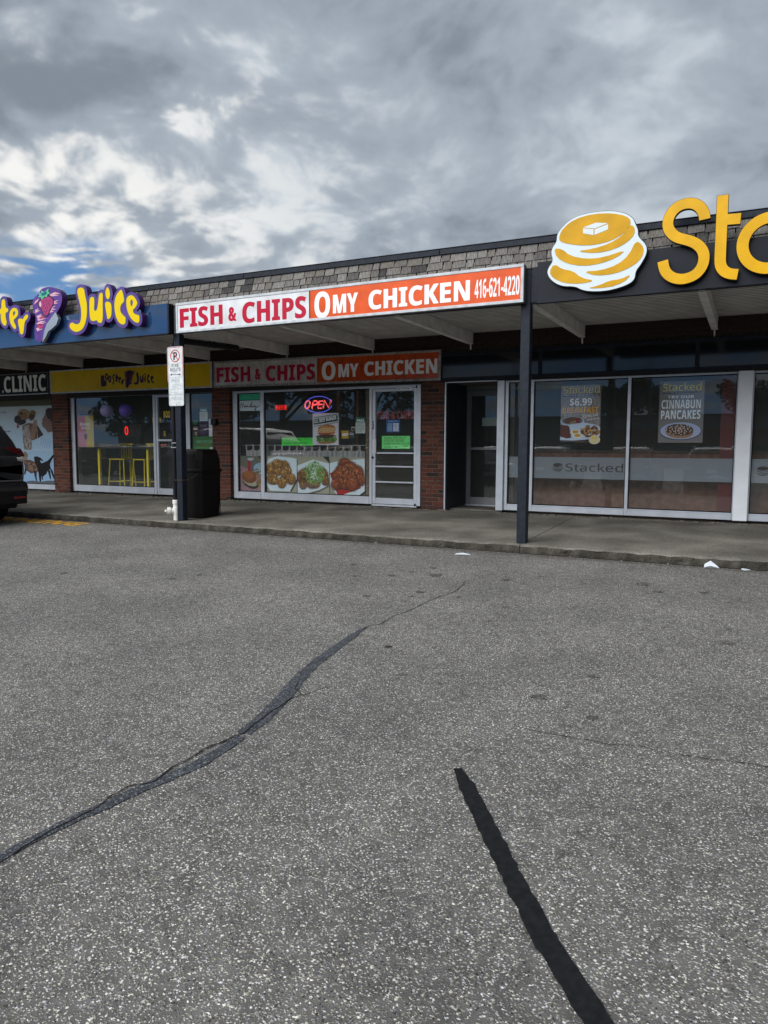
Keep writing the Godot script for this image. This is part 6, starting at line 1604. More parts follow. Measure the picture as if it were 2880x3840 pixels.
	bx("blank_sheet", Vector3(r[0], r[1], z - 0.003), Vector3(-16.443, r[3], z - 0.0005), mat("clinic_blank", lin(0.34, 0.43, 0.50), 0.5), o)
	var navy := mat("clinic_ink", lin(0.02, 0.03, 0.07), 0.5)
	text("lettering", "& X-ray", [-16.387 - 0.22, 2.022, -16.117, 2.091], z + 0.001, navy, o, plain, 0.001)
	text("lettering", "Dentistry", [-16.411 - 0.5, 1.67, -16.26, 1.735], z + 0.001, navy, o, plain, 0.001)
	text("lettering", "Physical Exam", [-16.418 - 0.75, 1.56, -15.996, 1.625], z + 0.001, navy, o, bold, 0.001)
	o = thing("window_valance", "dull olive band across the top of the clinic window", "banner")
	bx("sheet", Vector3(-17.5, r[3], z - 0.008), Vector3(r[2], 2.345, z - 0.004), mat("valance", lin(0.085, 0.082, 0.055), 0.8), o)

func wood_picture(w: int, h: int, tone: Color) -> Image:
	var im := picture(w, h, tone)
	var n := noise(17, 0.05, 4)
	for y in h:
		for x in w:
			var g := 1.0 + 0.35 * n.get_noise_2d(x * 2.2, y * 0.22)
			if int(x) % int(w / 6.0) < 2: g *= 0.72
			im.set_pixel(x, y, Color(tone.r * g, tone.g * g, tone.b * g))
	return im

func poster_heading(o: Node3D, r: Array, y0: float, y1: float, z: float, m: Material) -> void:   # the golden shop name in thin round letters
	var x0: float = r[0]
	var x1: float = r[1]
	text("lettering", "Stacked", [x0, y0, x1, y1], z, m, o, plain, 0.001)

func build_stacked_window() -> void:
	var z := -3.095
	var o := thing("breakfast_poster", "wood grain breakfast special poster with eggs, bacon and a $6.99 price", "poster")
	var r: Array = [-2.751, 1.351, -2.139, 2.223]
	var im := wood_picture(256, 366, Color(0.55, 0.53, 0.53))
	rng.seed = 61
	poly(im, [Vector2(0.05, 0.158), Vector2(0.96, 0.152), Vector2(0.96, 0.188), Vector2(0.05, 0.198)], Color(0.04, 0.05, 0.12), 0.02)
	disc(im, Vector2(76, 232), Vector2(78, 32), 0.0, Color(0.70, 0.78, 0.86), 0.02)
	disc(im, Vector2(76, 228), Vector2(68, 25), 0.0, Color(0.36, 0.42, 0.50), 0.03)
	disc(im, Vector2(72, 226), Vector2(48, 20), -0.1, Color(0.38, 0.24, 0.15), 0.1, 0.2)
	disc(im, Vector2(84, 236), Vector2(30, 7), -0.3, Color(0.62, 0.46, 0.32), 0.2)
	poly(im, [Vector2(0.38, 0.575), Vector2(0.51, 0.575), Vector2(0.49, 0.67), Vector2(0.40, 0.67)], Color(0.50, 0.08, 0.16), 0.08)
	poly(im, [Vector2(0.0, 0.74), Vector2(0.3, 0.68), Vector2(0.62, 0.66), Vector2(0.9, 0.70), Vector2(1.0, 0.74), Vector2(1.0, 0.90), Vector2(0.7, 0.955), Vector2(0.35, 0.975), Vector2(0.0, 0.97)], Color(0.76, 0.83, 0.92), 0.02)
	poly(im, [Vector2(0.0, 0.975), Vector2(0.35, 0.982), Vector2(0.7, 0.962), Vector2(1.0, 0.91), Vector2(1.0, 1.0), Vector2(0.0, 1.0)], Color(0.10, 0.09, 0.10), 0.05)
	poly(im, [Vector2(0.0, 0.70), Vector2(0.2, 0.71), Vector2(0.27, 0.83), Vector2(0.28, 0.93), Vector2(0.16, 0.94), Vector2(0.0, 0.90)], Color(0.27, 0.08, 0.06), 0.5)
	for k in 5: poly(im, [Vector2(0.02 + 0.05 * k, 0.72), Vector2(0.035 + 0.05 * k, 0.72), Vector2(0.05 + 0.052 * k, 0.92), Vector2(0.02 + 0.052 * k, 0.92)], Color(0.42, 0.17, 0.11), 0.4)
	for e in [[98, 303], [113, 326]]:
		disc(im, Vector2(e[0], e[1]), Vector2(34, 17), 0.0, Color(0.88, 0.90, 0.88), 0.3)
		disc(im, Vector2(e[0], e[1] - 2), Vector2(20, 10), 0.0, Color(0.80, 0.60, 0.12), 0.06)
	for k in 60:
		var c := Vector2(192, 298) + Vector2.from_angle(rng.randf() * TAU) * sqrt(rng.randf()) * Vector2(56, 34)
		disc(im, c, Vector2(rng.randf_range(6, 13), rng.randf_range(5, 9)), rng.randf() * 3, Color(0.32, 0.17, 0.07).lerp(Color(0.78, 0.58, 0.22), rng.randf()), 0.3, 0.25)
	plate("poster_sheet", r, z, 0.003, print_mat("breakfast", im, 0.4, 1.0), o)
	var w: float = r[2] - r[0]
	var h: float = r[3] - r[1]
	var at := func(a: float, b: float, c: float, d: float) -> Array: return [r[0] + w * a, r[1] + h * b, r[0] + w * c, r[1] + h * d]
	var gold := mat("poster_gold", lin(0.72, 0.60, 0.12), 0.5)
	var white := mat("paper_white", lin(0.90, 0.91, 0.93), 0.5)
	var amber := mat("amber", lin(0.85, 0.45, 0.01), 0.5)
	var shadow := mat("ink_navy", lin(0.015, 0.02, 0.045), 0.6)
	text("lettering", "Stacked", at.call(0.075, 0.855, 0.975, 0.985), z + 0.001, shadow, o, bold, 0.0008)
	text("lettering", "Stacked", at.call(0.065, 0.86, 0.965, 0.99), z + 0.002, gold, o, plain, 0.0008)
	text("lettering", "PANCAKE & BREAKFAST HOUSE", at.call(0.07, 0.815, 0.93, 0.838), z + 0.002, white, o, plain, 0.0008)
	text("lettering", "$6.99", at.call(0.21, 0.622, 0.80, 0.792), z + 0.001, shadow, o, bold, 0.0008)
	text("lettering", "$6.99", at.call(0.225, 0.632, 0.785, 0.782), z + 0.002, white, o, bold, 0.0008)
	text("lettering", "BREAKFAST", at.call(0.055, 0.502, 0.965, 0.606), z + 0.001, shadow, o, bold, 0.0008)
	text("lettering", "BREAKFAST", at.call(0.05, 0.508, 0.955, 0.612), z + 0.002, amber, o, bold, 0.0008)
	var sp := text("lettering", "Special", [0, 0, w * 0.40, h * 0.085], 0.0, white, o, serif, 0.0008, 0.35)
	sp.transform = Transform3D(Basis(Vector3(0, 0, 1), 0.16), Vector3(r[0] + w * 0.54, r[1] + h * 0.395, z + 0.0025)) * sp.transform
	sp = text("lettering", "MON-FRI 7AM-11AM", [0, 0, w * 0.32, h * 0.022], 0.0, white, o, bold, 0.0008)
	sp.transform = Transform3D(Basis(Vector3(0, 0, 1), 0.14), Vector3(r[0] + w * 0.66, r[1] + h * 0.375, z + 0.0025)) * sp.transform
	var logo := Vector2(r[0] + w * 0.87, r[1] + h * 0.035)
	cut_out("logo_ground", [circle(logo, 0.085, 24, 0.068)], z, z + 0.001, mat("cream_white", lin(0.72, 0.70, 0.55), 0.5), o)
	pancake_mark(o, logo, 0.14, 0.11, z + 0.002, gold)
	lines("print", at.call(0.04, 0.005, 0.62, 0.018), 1, z + 0.001, mat("grey_ink", lin(0.25, 0.26, 0.27), 0.6), o, 21)
	o = thing("cinnamon_poster", "grey CINNABUN PANCAKES poster with an iced pancake on an oval plate", "poster")
	r = [-1.295, 1.338, -0.685, 2.235]
	w = r[2] - r[0]
	h = r[3] - r[1]
	im = picture(256, 360, Color(0.46, 0.46, 0.47))
	for y in 360:
		for x in 256: im.set_pixel(x, y, Color(0.46, 0.46, 0.47) * (1.0 + 0.05 * grain.get_noise_2d(x * 0.6, y * 8.0)))
	poly(im, [Vector2(0.07, 0.175), Vector2(0.93, 0.17), Vector2(0.93, 0.192), Vector2(0.07, 0.20)], Color(0.07, 0.09, 0.16), 0.02)
	disc(im, Vector2(128, 292), Vector2(120, 52), 0.0, Color(0.05, 0.05, 0.08), 0.01)
	disc(im, Vector2(128, 290), Vector2(117, 50), 0.0, Color(0.66, 0.72, 0.86), 0.01, 0.03)
	disc(im, Vector2(122, 300), Vector2(80, 34), 0.05, Color(0.60, 0.48, 0.36), 0.08, 0.2)
	disc(im, Vector2(122, 284), Vector2(80, 34), 0.05, Color(0.30, 0.19, 0.14), 0.08, 0.2)
	for k in 90:
		var a := k * 0.32
		var q := Vector2(122 + cos(a) * k * 0.84, 282 + sin(a) * k * 0.36)
		disc(im, q, Vector2(5.5, 2.6), a + PI / 2, Color(0.80, 0.74, 0.70) if (k * 5) % 3 else Color(0.14, 0.09, 0.09), 0.2, 0.2)
	plate("poster_sheet", r, z, 0.003, print_mat("cinnamon", im, 0.4, 1.0), o)
	at = func(a: float, b: float, c: float, d: float) -> Array: return [r[0] + w * a, r[1] + h * b, r[0] + w * c, r[1] + h * d]
	text("lettering", "Stacked", at.call(0.07, 0.84, 0.93, 0.97), z + 0.002, mat("poster_gold2", lin(0.74, 0.66, 0.09), 0.5), o, plain, 0.0008)
	text("lettering", "PANCAKE & BREAKFAST HOUSE", at.call(0.09, 0.812, 0.91, 0.826), z + 0.002, mat("grey_white", lin(0.5, 0.5, 0.5), 0.5), o, plain, 0.0008)
	text("lettering", "TRY OUR", at.call(0.19, 0.722, 0.78, 0.768), z + 0.002, white, o, bold, 0.0008)
	text("lettering", "CINNABUN", at.call(0.055, 0.555, 0.93, 0.698), z + 0.002, mat("ice_white", lin(0.80, 0.88, 0.95), 0.5), o, bold, 0.0008)
	text("lettering", "PANCAKES", at.call(0.05, 0.385, 0.93, 0.528), z + 0.002, mats["ice_white"], o, bold, 0.0008)
	# frosted band with the shop mark
	var frost := mat("frost", Color(0.52, 0.56, 0.60, 0.62), 0.6)
	frost.transparency = BaseMaterial3D.TRANSPARENCY_ALPHA
	var brown := mat("mark_brown", lin(0.030, 0.024, 0.022), 0.6)
	var ya: float = 0.772
	var yb: float = 1.11
	var spans := [[-3.596, -3.293, ""], [-3.183, -1.737, "Stacked"], [-1.689, -0.269, ""], [-0.052, 1.74, "Stacked"]]
	for k in 4:
		o = thing("frosted_band", ["short frosted film strip in the slim pane beside the post", "frosted film band with dark shop mark, left big pane", "plain frosted film band across the second big pane", "frosted film band with dark mark, pane right of the white column"][k], "window film", Vector3.ZERO, "frosted bands across the pancake house glass")
		bx("film", Vector3(spans[k][0], ya, -3.0865), Vector3(spans[k][1], yb, -3.086), frost, o)
		if k == 1:
			text("lettering", "Stacked", [-2.649, 0.886, -1.776, 1.018], -3.083, brown, o, plain, 0.001)
			pancake_mark(o, Vector2(-2.776, 0.949), 0.185, 0.135, -3.083, brown)
		if k == 3:
			pancake_mark(o, Vector2(0.108, 0.942), 0.185, 0.135, -3.083, brown)
			text("lettering", "Stacked", [spans[3][0] + 0.42, ya + 0.12, spans[3][0] + 1.02, ya + 0.28], -3.083, brown, o, plain, 0.001)
	# notices and furnishings behind the glass
	o = thing("door_notice", "blank pale notice hung on the recessed door glass", "notice")
	r = [-4.356, 1.636, -4.061, 1.782]
	bx("sheet", Vector3(r[0], r[1], -3.965), Vector3(minf(r[2], -3.72), r[3], -3.958), mat("notice_pale", lin(0.30, 0.37, 0.35), 0.6), o)
	var oak := tri_mat("banquette", lin(0.19, 0.085, 0.055), noise_tex(256, noise(97, 0.03, 4), Color(0.7, 0.7, 0.7), Color(1, 1, 1)), 0.9, 0.6)
	o = thing("banquette", "long reddish brown bench back standing inside below the frosted bands", "bench")
	bx("back", Vector3(-3.55, 0.205, -3.62), Vector3(3.55, 1.18, -3.52), oak, o, 0.01)
	bx("cap", Vector3(-3.57, 1.18, -3.64), Vector3(3.57, 1.22, -3.50), mat("banquette_cap", lin(0.06, 0.035, 0.026), 0.4), o, 0.006)
	o = thing("red_column", "dark red column inside, left of the white window column", "column")
	bx("shaft", Vector3(-0.46, 0.205, -3.46), Vector3(-0.20, 2.72, -3.18), mat("red_paint", lin(0.085, 0.006, 0.008), 0.5), o)
	bx("base", Vector3(-0.49, 0.205, -3.48), Vector3(-0.17, 0.32, -3.16), mat("red_base", lin(0.05, 0.01, 0.01), 0.5), o)
	o = thing("menu_board", "yellow menu board on the side wall inside the pancake house", "board")
	bx("sheet", Vector3(-3.0, 1.35, -5.4), Vector3(-2.72, 2.35, -5.36), mat("menu_yellow", lin(0.35, 0.20, 0.01), 0.5), o)
	bx("edge", Vector3(-3.03, 1.32, -5.42), Vector3(-2.69, 1.35, -5.34), mat("banquette_cap", lin(0.06, 0.035, 0.026), 0.4), o)
	o = thing("roller_blind", "rolled dark green blind along the top of the pancake house glass", "blind")
	var s := MB.new()
	s.tube([Vector3(-3.58, 2.22, -3.16), Vector3(-2.2, 2.22, -3.16)], 0.035, 10)
	obj("roll", s, mat("blind", lin(0.05, 0.07, 0.05), 0.7), o)

func build_walk_things() -> void:
	# no-parking plates on the left post
	var z := -0.108
	var white := tri_mat("plate_white", lin(0.74, 0.78, 0.80), noise_tex(256, noise(66, 0.03, 4), Color(0.86, 0.86, 0.86), Color(1, 1, 1)), 1.2, 0.35)
	var red := mat("plate_red", lin(0.52, 0.035, 0.03), 0.4)
	var ink := mat("plate_ink", lin(0.020, 0.024, 0.045), 0.5)
	var grey := mat("plate_grey", lin(0.30, 0.34, 0.40), 0.5)
	var round_rect := func(r: Array, k: float) -> PackedVector2Array:
		var p := PackedVector2Array()
		for c in [[r[2] - k, r[3] - k, 0], [r[0] + k, r[3] - k, 90], [r[0] + k, r[1] + k, 180], [r[2] - k, r[1] + k, 270]]: p.append_array(arc(Vector2(c[0], c[1]), k, c[2], c[2] + 90, 6))
		return p
	var o := thing("fire_route_sign", "white no parking FIRE ROUTE plate with red border, upper on the left post", "sign")
	var r := [-8.096, 2.24, -7.778, 2.772]
	cut_out("plate", [round_rect.call(r, 0.03)], z - 0.004, z, white, o)
	var ring := func(a: Array, k: float, wide: float, zz: float, m: Material, who: Node) -> void:
		var st := stroke(round_rect.call(a, k), wide, Geometry2D.END_JOINED)
		var s := MB.new()
		s.extrude(st.filter(func(q): return not Geometry2D.is_polygon_clockwise(q)), st.filter(func(q): return Geometry2D.is_polygon_clockwise(q)), zz - 0.001, zz)
		obj("border", s, m, who)
	ring.call([r[0] + 0.010, r[1] + 0.010, r[2] - 0.010, r[3] - 0.010], 0.024, 0.007, z + 0.0015, red, o)
	var c := Vector2(-7.936, 2.632)
	var st := stroke(circle(c, 0.088, 36), 0.013, Geometry2D.END_JOINED)
	var s := MB.new()
	s.extrude(st.filter(func(q): return not Geometry2D.is_polygon_clockwise(q)), st.filter(func(q): return Geometry2D.is_polygon_clockwise(q)), z + 0.002, z + 0.003)
	obj("ban_ring", s, red, o)
	text("lettering", "P", [c.x - 0.034, c.y - 0.060, c.x + 0.040, c.y + 0.058], z + 0.0018, ink, o, bold, 0.001)
	cut_out("ban_bar", stroke(PackedVector2Array([c + Vector2(-0.062, 0.062), c + Vector2(0.062, -0.062)]), 0.012), z + 0.0022, z + 0.0032, red, o)
	text("lettering", "FIRE", [-8.005, 2.462, -7.870, 2.512], z + 0.0015, ink, o, plain, 0.001)
	text("lettering", "ROUTE", [-8.040, 2.400, -7.830, 2.450], z + 0.0015, ink, o, plain, 0.001)
	for p in [PackedVector2Array([Vector2(-8.02, 2.349), Vector2(-7.855, 2.349), Vector2(-7.855, 2.355), Vector2(-8.02, 2.355)]), PackedVector2Array([Vector2(-8.045, 2.352), Vector2(-8.01, 2.368), Vector2(-8.01, 2.336)]), PackedVector2Array([Vector2(-7.830, 2.352), Vector2(-7.865, 2.368), Vector2(-7.865, 2.336)])]: cut_out("arrow", [p], z, z + 0.0015, ink, o)
	for y in [2.758, 2.255]:
		s = MB.new()
		s.tube([Vector3(-7.936, y, z), Vector3(-7.936, y, z + 0.006)], 0.007, 8)
		obj("bolt", s, mat("bolt", lin(0.3, 0.3, 0.3), 0.4, 0.7), o)
	o = thing("notice_plate", "white towing NOTICE plate with fine grey print, lower on the left post", "sign")
	r = [-8.076, 1.876, -7.776, 2.322]
	cut_out("plate", [round_rect.call(r, 0.03)], z, z + 0.004, white, o)
	ring.call([r[0] + 0.012, r[1] + 0.012, r[2] - 0.012, r[3] - 0.012], 0.022, 0.003, z + 0.0052, grey, o)
	var zz := z + 0.0052
	text("lettering", "NOTICE", [-8.02, 2.248, -7.85, 2.286], zz, grey, o, plain, 0.001)
	bx("rule", Vector3(-8.02, 2.238, z + 0.004), Vector3(-7.85, 2.241, zz), grey, o)
	var pale := mat("plate_pale_ink", lin(0.42, 0.47, 0.53), 0.5)
	for t in [["VEHICLES", 0.062, 2.196], ["ARE SUBJECT TO", 0.105, 2.172], ["REMOVAL", 0.058, 2.148], ["AT OWNER'S EXPENSE", 0.125, 2.124], ["AUTHORIZED BY", 0.09, 2.076], ["CALL", 0.025, 2.018], ["FOR FURTHER INFORMATION", 0.13, 1.962], ["BY-LAW OFFICER", 0.08, 1.918]]:
		text("lettering", t[0], [-7.934 - t[1], t[2], -7.934 + t[1], t[2] + 0.013], zz, pale, o, plain, 0.001)
	text("lettering", "BILL & SON TOWING", [-8.06, 2.038, -7.80, 2.062], zz, grey, o, plain, 0.001)
	text("lettering", "416-822-2222", [-8.045, 1.985, -7.815, 2.011], zz, grey, o, plain, 0.001)
	for y in [2.306, 1.893]:
		s = MB.new()
		s.tube([Vector3(-7.926, y, z), Vector3(-7.926, y, z + 0.009)], 0.007, 8)
		obj("bolt", s, mats["bolt"], o)
	# rain pipe: black along the ceiling and down the post, white trap at its foot
	o = thing("downpipe", "black drain pipe beside the left post ending in a white plastic cleanout", "pipe")
	var black := mat("pipe_black", lin(0.014, 0.015, 0.018), 0.35)
	s = MB.new()
	s.tube([Vector3(-8.072, 0.40, -0.19), Vector3(-8.072, 2.74, -0.19)], 0.034, 14)
	obj("upright", s, black, o)
	s = MB.new()
	s.tube([Vector3(-8.072, 2.68, -0.19), Vector3(-8.07, 2.80, -0.20), Vector3(-8.05, 2.86, -0.235), Vector3(-8.0, 2.885, -0.30), Vector3(-7.95, 2.886, -0.38)], 0.052, 14)
	obj("elbow", s, black, o)
	s = MB.new()
	s.tube([Vector3(-7.955, 2.886, -0.36), Vector3(-7.86, 2.915, -1.50)], 0.050, 16)
	obj("branch_pipe", s, black, o)
	for t in [0.42, 0.52]:
		var p := Vector3(-7.955, 2.886, -0.36).lerp(Vector3(-7.86, 2.915, -1.50), t)
		s = MB.new()
		s.tube([p, p + Vector3(0.004, 0.001, -0.045)], 0.056, 16)
		obj("coupling", s, black, o)
	for y in [1.235, 1.305]:
		s = MB.new()
		s.tube([Vector3(-8.072, y, -0.19), Vector3(-8.072, y + 0.012, -0.19)], 0.040, 14)
		obj("strap", s, mat("strap", lin(0.45, 0.45, 0.45), 0.4, 0.6), o)
		bx("strap_lug", Vector3(-8.035, y, -0.185), Vector3(-7.975, y + 0.012, -0.155), mats["strap"], o)
	bx("joint", Vector3(-8.112, 0.700, -0.205), Vector3(-8.06, 0.725, -0.15), black, o, 0.004)
	var pvc := mat("pvc", lin(0.72, 0.71, 0.67), 0.35)
	s = MB.new()
	s.lathe(Vector3(-8.060, 0.10, -0.19), [Vector2(0.045, 0.0), Vector2(0.045, 0.10), Vector2(0.052, 0.105), Vector2(0.052, 0.20), Vector2(0.046, 0.21), Vector2(0.046, 0.255), Vector2(0.055, 0.262), Vector2(0.055, 0.315), Vector2(0.050, 0.322), Vector2(0.036, 0.322)], 18)
	obj("trap", s, pvc, o)
	s = MB.new()
	s.tube([Vector3(-8.06, 0.235, -0.19), Vector3(-8.13, 0.245, -0.13)], 0.046, 16)
	obj("branch", s, pvc, o)
	s = MB.new()
	s.tube([Vector3(-8.125, 0.245, -0.134), Vector3(-8.165, 0.250, -0.098)], 0.060, 18)
	obj("cap", s, pvc, o)
	bx("cap_nut", Vector3(-8.19, 0.232, -0.105), Vector3(-8.165, 0.268, -0.070), pvc, o, 0.004)
	# litter bin
	o = thing("litter_bin", "tall square dark brown plastic litter bin chained behind the left post", "bin", Vector3(-8.06, 0.112, -0.69))
	var body := tri_mat("bin_brown", lin(0.0065, 0.0045, 0.0045), noise_tex(256, noise(67, 0.04, 4), Color(0.7, 0.7, 0.7), Color(1, 1, 1)), 1.3, 0.5)
	body.metallic_specular = 0.3
	var ring4 := func(half: float, y: float, cut: float) -> Array:
		var q := []
		for k in [[1, -1, 0, 1], [1, 1, -1, 0], [-1, 1, 0, -1], [-1, -1, 1, 0]]:
			q.append(Vector3(k[0] * half, y, k[1] * half * 0.86) + Vector3(0, 0, 0))
		var out := []
		for k in 4:
			var a: Vector3 = q[k]
			var b: Vector3 = q[(k + 1) % 4]
			out.append(a + (b - a).normalized() * cut); out.append(b - (b - a).normalized() * cut)
		return out
	var skin := func(prof: Array) -> MB:
		var m := MB.new()
		for k in prof.size() - 1:
			var a: Array = ring4.call(prof[k][0], prof[k][1], prof[k][2])
			var b: Array = ring4.call(prof[k + 1][0], prof[k + 1][1], prof[k + 1][2])
			for j in 8:
				var l := (j + 1) % 8
				m.quad(a[j], a[l], b[l], b[j], (a[j] + a[l]) * Vector3(1, 0, 1) + Vector3(0, 0.6 * signf(prof[k][0] - prof[k + 1][0]), 0))
		var top: Array = ring4.call(prof[-1][0], prof[-1][1], prof[-1][2])
		for j in range(1, 7): m.tri(top[0], top[j], top[j + 1], Vector3.UP)
		return m
	obj("body", skin.call([[0.268, 0.0, 0.03], [0.290, 0.70, 0.03], [0.290, 0.735, 0.03]]), body, o)
	obj("rim", skin.call([[0.296, 0.735, 0.03], [0.312, 0.742, 0.03], [0.312, 0.772, 0.03], [0.300, 0.785, 0.03]]), body, o)
	obj("lid", skin.call([[0.296, 0.785, 0.045], [0.292, 0.93, 0.045], [0.270, 1.075, 0.06], [0.255, 1.098, 0.06], [0.10, 1.104, 0.03]]), body, o)
	for q in [[0.2975, 0.0], [0.0, 0.2555]]:
		var n := Vector3(signf(q[0]), 0, signf(q[1]))
		var side := Vector3(n.z, 0, n.x)
		s = MB.new()
		var at := Vector3(q[0] * 0.965, 0.955, q[1] * 0.965)
		s.bevel(at - side * 0.17 - n * 0.02 + Vector3(0, -0.05, 0), at + side * 0.17 + n * 0.006 + Vector3(0, 0.075, 0), 0.01)
		obj("flap", s, mat("bin_flap", lin(0.008, 0.006, 0.006), 0.45), o)
		for e in [-0.24, 0.05, 0.2]: pass
	for e in [-0.2, 0.2]: bx("rib", Vector3(0.285, 0.02, e - 0.008), Vector3(0.2955, 0.68, e + 0.008), body, o, 0.003)
	o = thing("bin_chain", "rusty chain looped from the left post to the litter bin", "chain")
	var iron := mat("chain", lin(0.10, 0.075, 0.05), 0.5, 0.6)
	for k in 15:
		var t := k / 14.0
		var a := Vector3(-7.985, 0.735, -0.113).lerp(Vector3(-7.852, 0.735, -0.113), minf(t * 2.6, 1.0))
		if t > 0.385: a = Vector3(-7.852, 0.735, -0.118).lerp(Vector3(-7.795, 0.86, -0.44), (t - 0.385) / 0.615) + Vector3(0, -0.035 * sin(PI * (t - 0.385) / 0.615), 0)
		s = MB.new()
		var loop := []
		for j in 11:
			var b := TAU * j / 10
			loop.append(Vector3(cos(b) * 0.014, sin(b) * 0.008, 0.0).rotated(Vector3.RIGHT, PI / 2 * (k % 2)))
		s.tube(loop, 0.0028, 5, false)
		obj("link", s, iron, o, a)
	o = thing("wall_box", "small black box fixed on the brick pier left of the chicken shop", "box")
	var p0: Vector2 = Vector2(-9.653, 1.682)
	var p1: Vector2 = Vector2(-9.517, 1.797)
	bx("case", Vector3(p0.x, p0.y, -2.952), Vector3(p1.x, p1.y, -2.88), mat("box_black", lin(0.010, 0.010, 0.012), 0.5), o, 0.008)
	bx("cover", Vector3(p0.x + 0.015, p0.y + 0.015, -2.88), Vector3(p1.x - 0.015, p1.y - 0.015, -2.874), mat("box_cover", lin(0.016, 0.016, 0.018), 0.4), o, 0.003)
	# litter on the lot
	var paper := mat("paper_scrap", lin(0.58, 0.62, 0.67), 0.8)
	var scraps := [["white paper scrap lying flat on the lot, left of the right hand post", Vector2(-3.04, 0.372), 0.10, 0.3, 0.016], ["folded white paper propped against the kerb at the right", Vector2(-0.361, -0.062), 0.075, 0.2, 0.065], ["torn small white paper at the kerb near the right edge", Vector2(-0.039, 0.016), 0.05, 1.0, 0.012]]
	for q in scraps:
		var c2: Vector2 = q[1]
		o = thing("paper_scrap", q[0], "paper", Vector3(c2.x, ground_y(c2.y) + 0.003, maxf(c2.y, 0.035)), "paper scraps on the lot")
		s = MB.new()
		var w: float = q[2]
		var h: float = q[4]
		var e := [Vector3(-w, 0.0, 0.03), Vector3(-w * 0.2, h * 0.35, 0.06), Vector3(w, 0.0, 0.04), Vector3(w * 0.75, h * 0.3, -0.01), Vector3(-w * 0.05, h, -0.025), Vector3(-w * 0.8, h * 0.45, -0.02)]
		for k in range(1, 5): s.tri(e[0], e[k], e[k + 1])
		for k in range(1, 5): s.tri(e[0] - Vector3(0, 0.002, 0), e[k + 1] - Vector3(0, 0.002, 0), e[k] - Vector3(0, 0.002, 0))
		obj("sheet", s, paper, o)
		o.rotation.y = q[3]
	var bits := MB.new()
	bits.tinted = true
	rng.seed = 33
	for k in 60:
		var x := rng.randf_range(-11.0, 0.3)
		var zq := 0.018 + absf(rng.randfn(0.0, 0.05))
		if k > 44: zq = rng.randf_range(-2.7, -0.3)
		bits.tint = [Color(0.22, 0.09, 0.02), Color(0.30, 0.26, 0.20), Color(0.10, 0.07, 0.04), Color(0.45, 0.45, 0.44), Color(0.05, 0.045, 0.04)][rng.randi() % 5]
		var y := ground_y(zq) + 0.004 if zq > 0 else walk_y(zq) + 0.003
		var a := rng.randf() * TAU
		var d := Vector3(cos(a), 0, sin(a)) * rng.randf_range(0.006, 0.022)
		var e := Vector3(-sin(a), 0.2, cos(a)) * rng.randf_range(0.004, 0.011)
		var c3 := Vector3(x, y, zq)
		bits.quad(c3 - d - e * Vector3(1, 0, 1), c3 + d - e * Vector3(1, 0, 1), c3 + d + e, c3 - d + e, Vector3.UP)
	var bm := mat("litter", Color.WHITE, 0.9)
	bm.vertex_color_use_as_albedo = true
	var bo := obj("leaf_litter", bits, bm)
	bo.set_meta("kind", "stuff")
	tag(bo, "scattered dry leaf bits and crumbs along the kerb", "litter")

func section(x: float, pts: Array) -> Array:   # one ring of the car's skin: pts are (z, y) of the right half from the sill up to the middle
	var ring := []
	for p in pts: ring.append(Vector3(x, p[1], p[0]))
	for k in range(pts.size() - 1, -1, -1): ring.append(Vector3(x, pts[k][1], -pts[k][0]))
	return ring

func loft(rings: Array, smoothed: bool) -> MB:
	var s := MB.new()
	var n: int = rings[0].size()
	var nr := []
	for k in rings.size():
		var row := []
		for j in n:
			var du: Vector3 = rings[k][mini(j + 1, n - 1)] - rings[k][maxi(j - 1, 0)]
			var dv: Vector3 = rings[mini(k + 1, rings.size() - 1)][j] - rings[maxi(k - 1, 0)][j]
			var nn := du.cross(dv).normalized()
			var mid := Vector3(rings[k][j].x, 0.8, 0.0)
			if nn.dot(rings[k][j] - mid) < 0.0: nn = -nn
			row.append(nn)
		nr.append(row)
	for k in rings.size() - 1:
		for j in n - 1:
			if smoothed: s.strip(rings[k][j], rings[k][j + 1], rings[k + 1][j + 1], rings[k + 1][j], nr[k][j], nr[k][j + 1], nr[k + 1][j + 1], nr[k + 1][j])
			else: s.quad(rings[k][j], rings[k][j + 1], rings[k + 1][j + 1], rings[k + 1][j], nr[k][j])
	for e in [0, rings.size() - 1]:
		var c := Vector3.ZERO
		for p in rings[e]: c += p / n
		for j in n - 1: s.tri(c, rings[e][j], rings[e][j + 1], Vector3(-1 if e == 0 else 1, 0, 0))
	return s

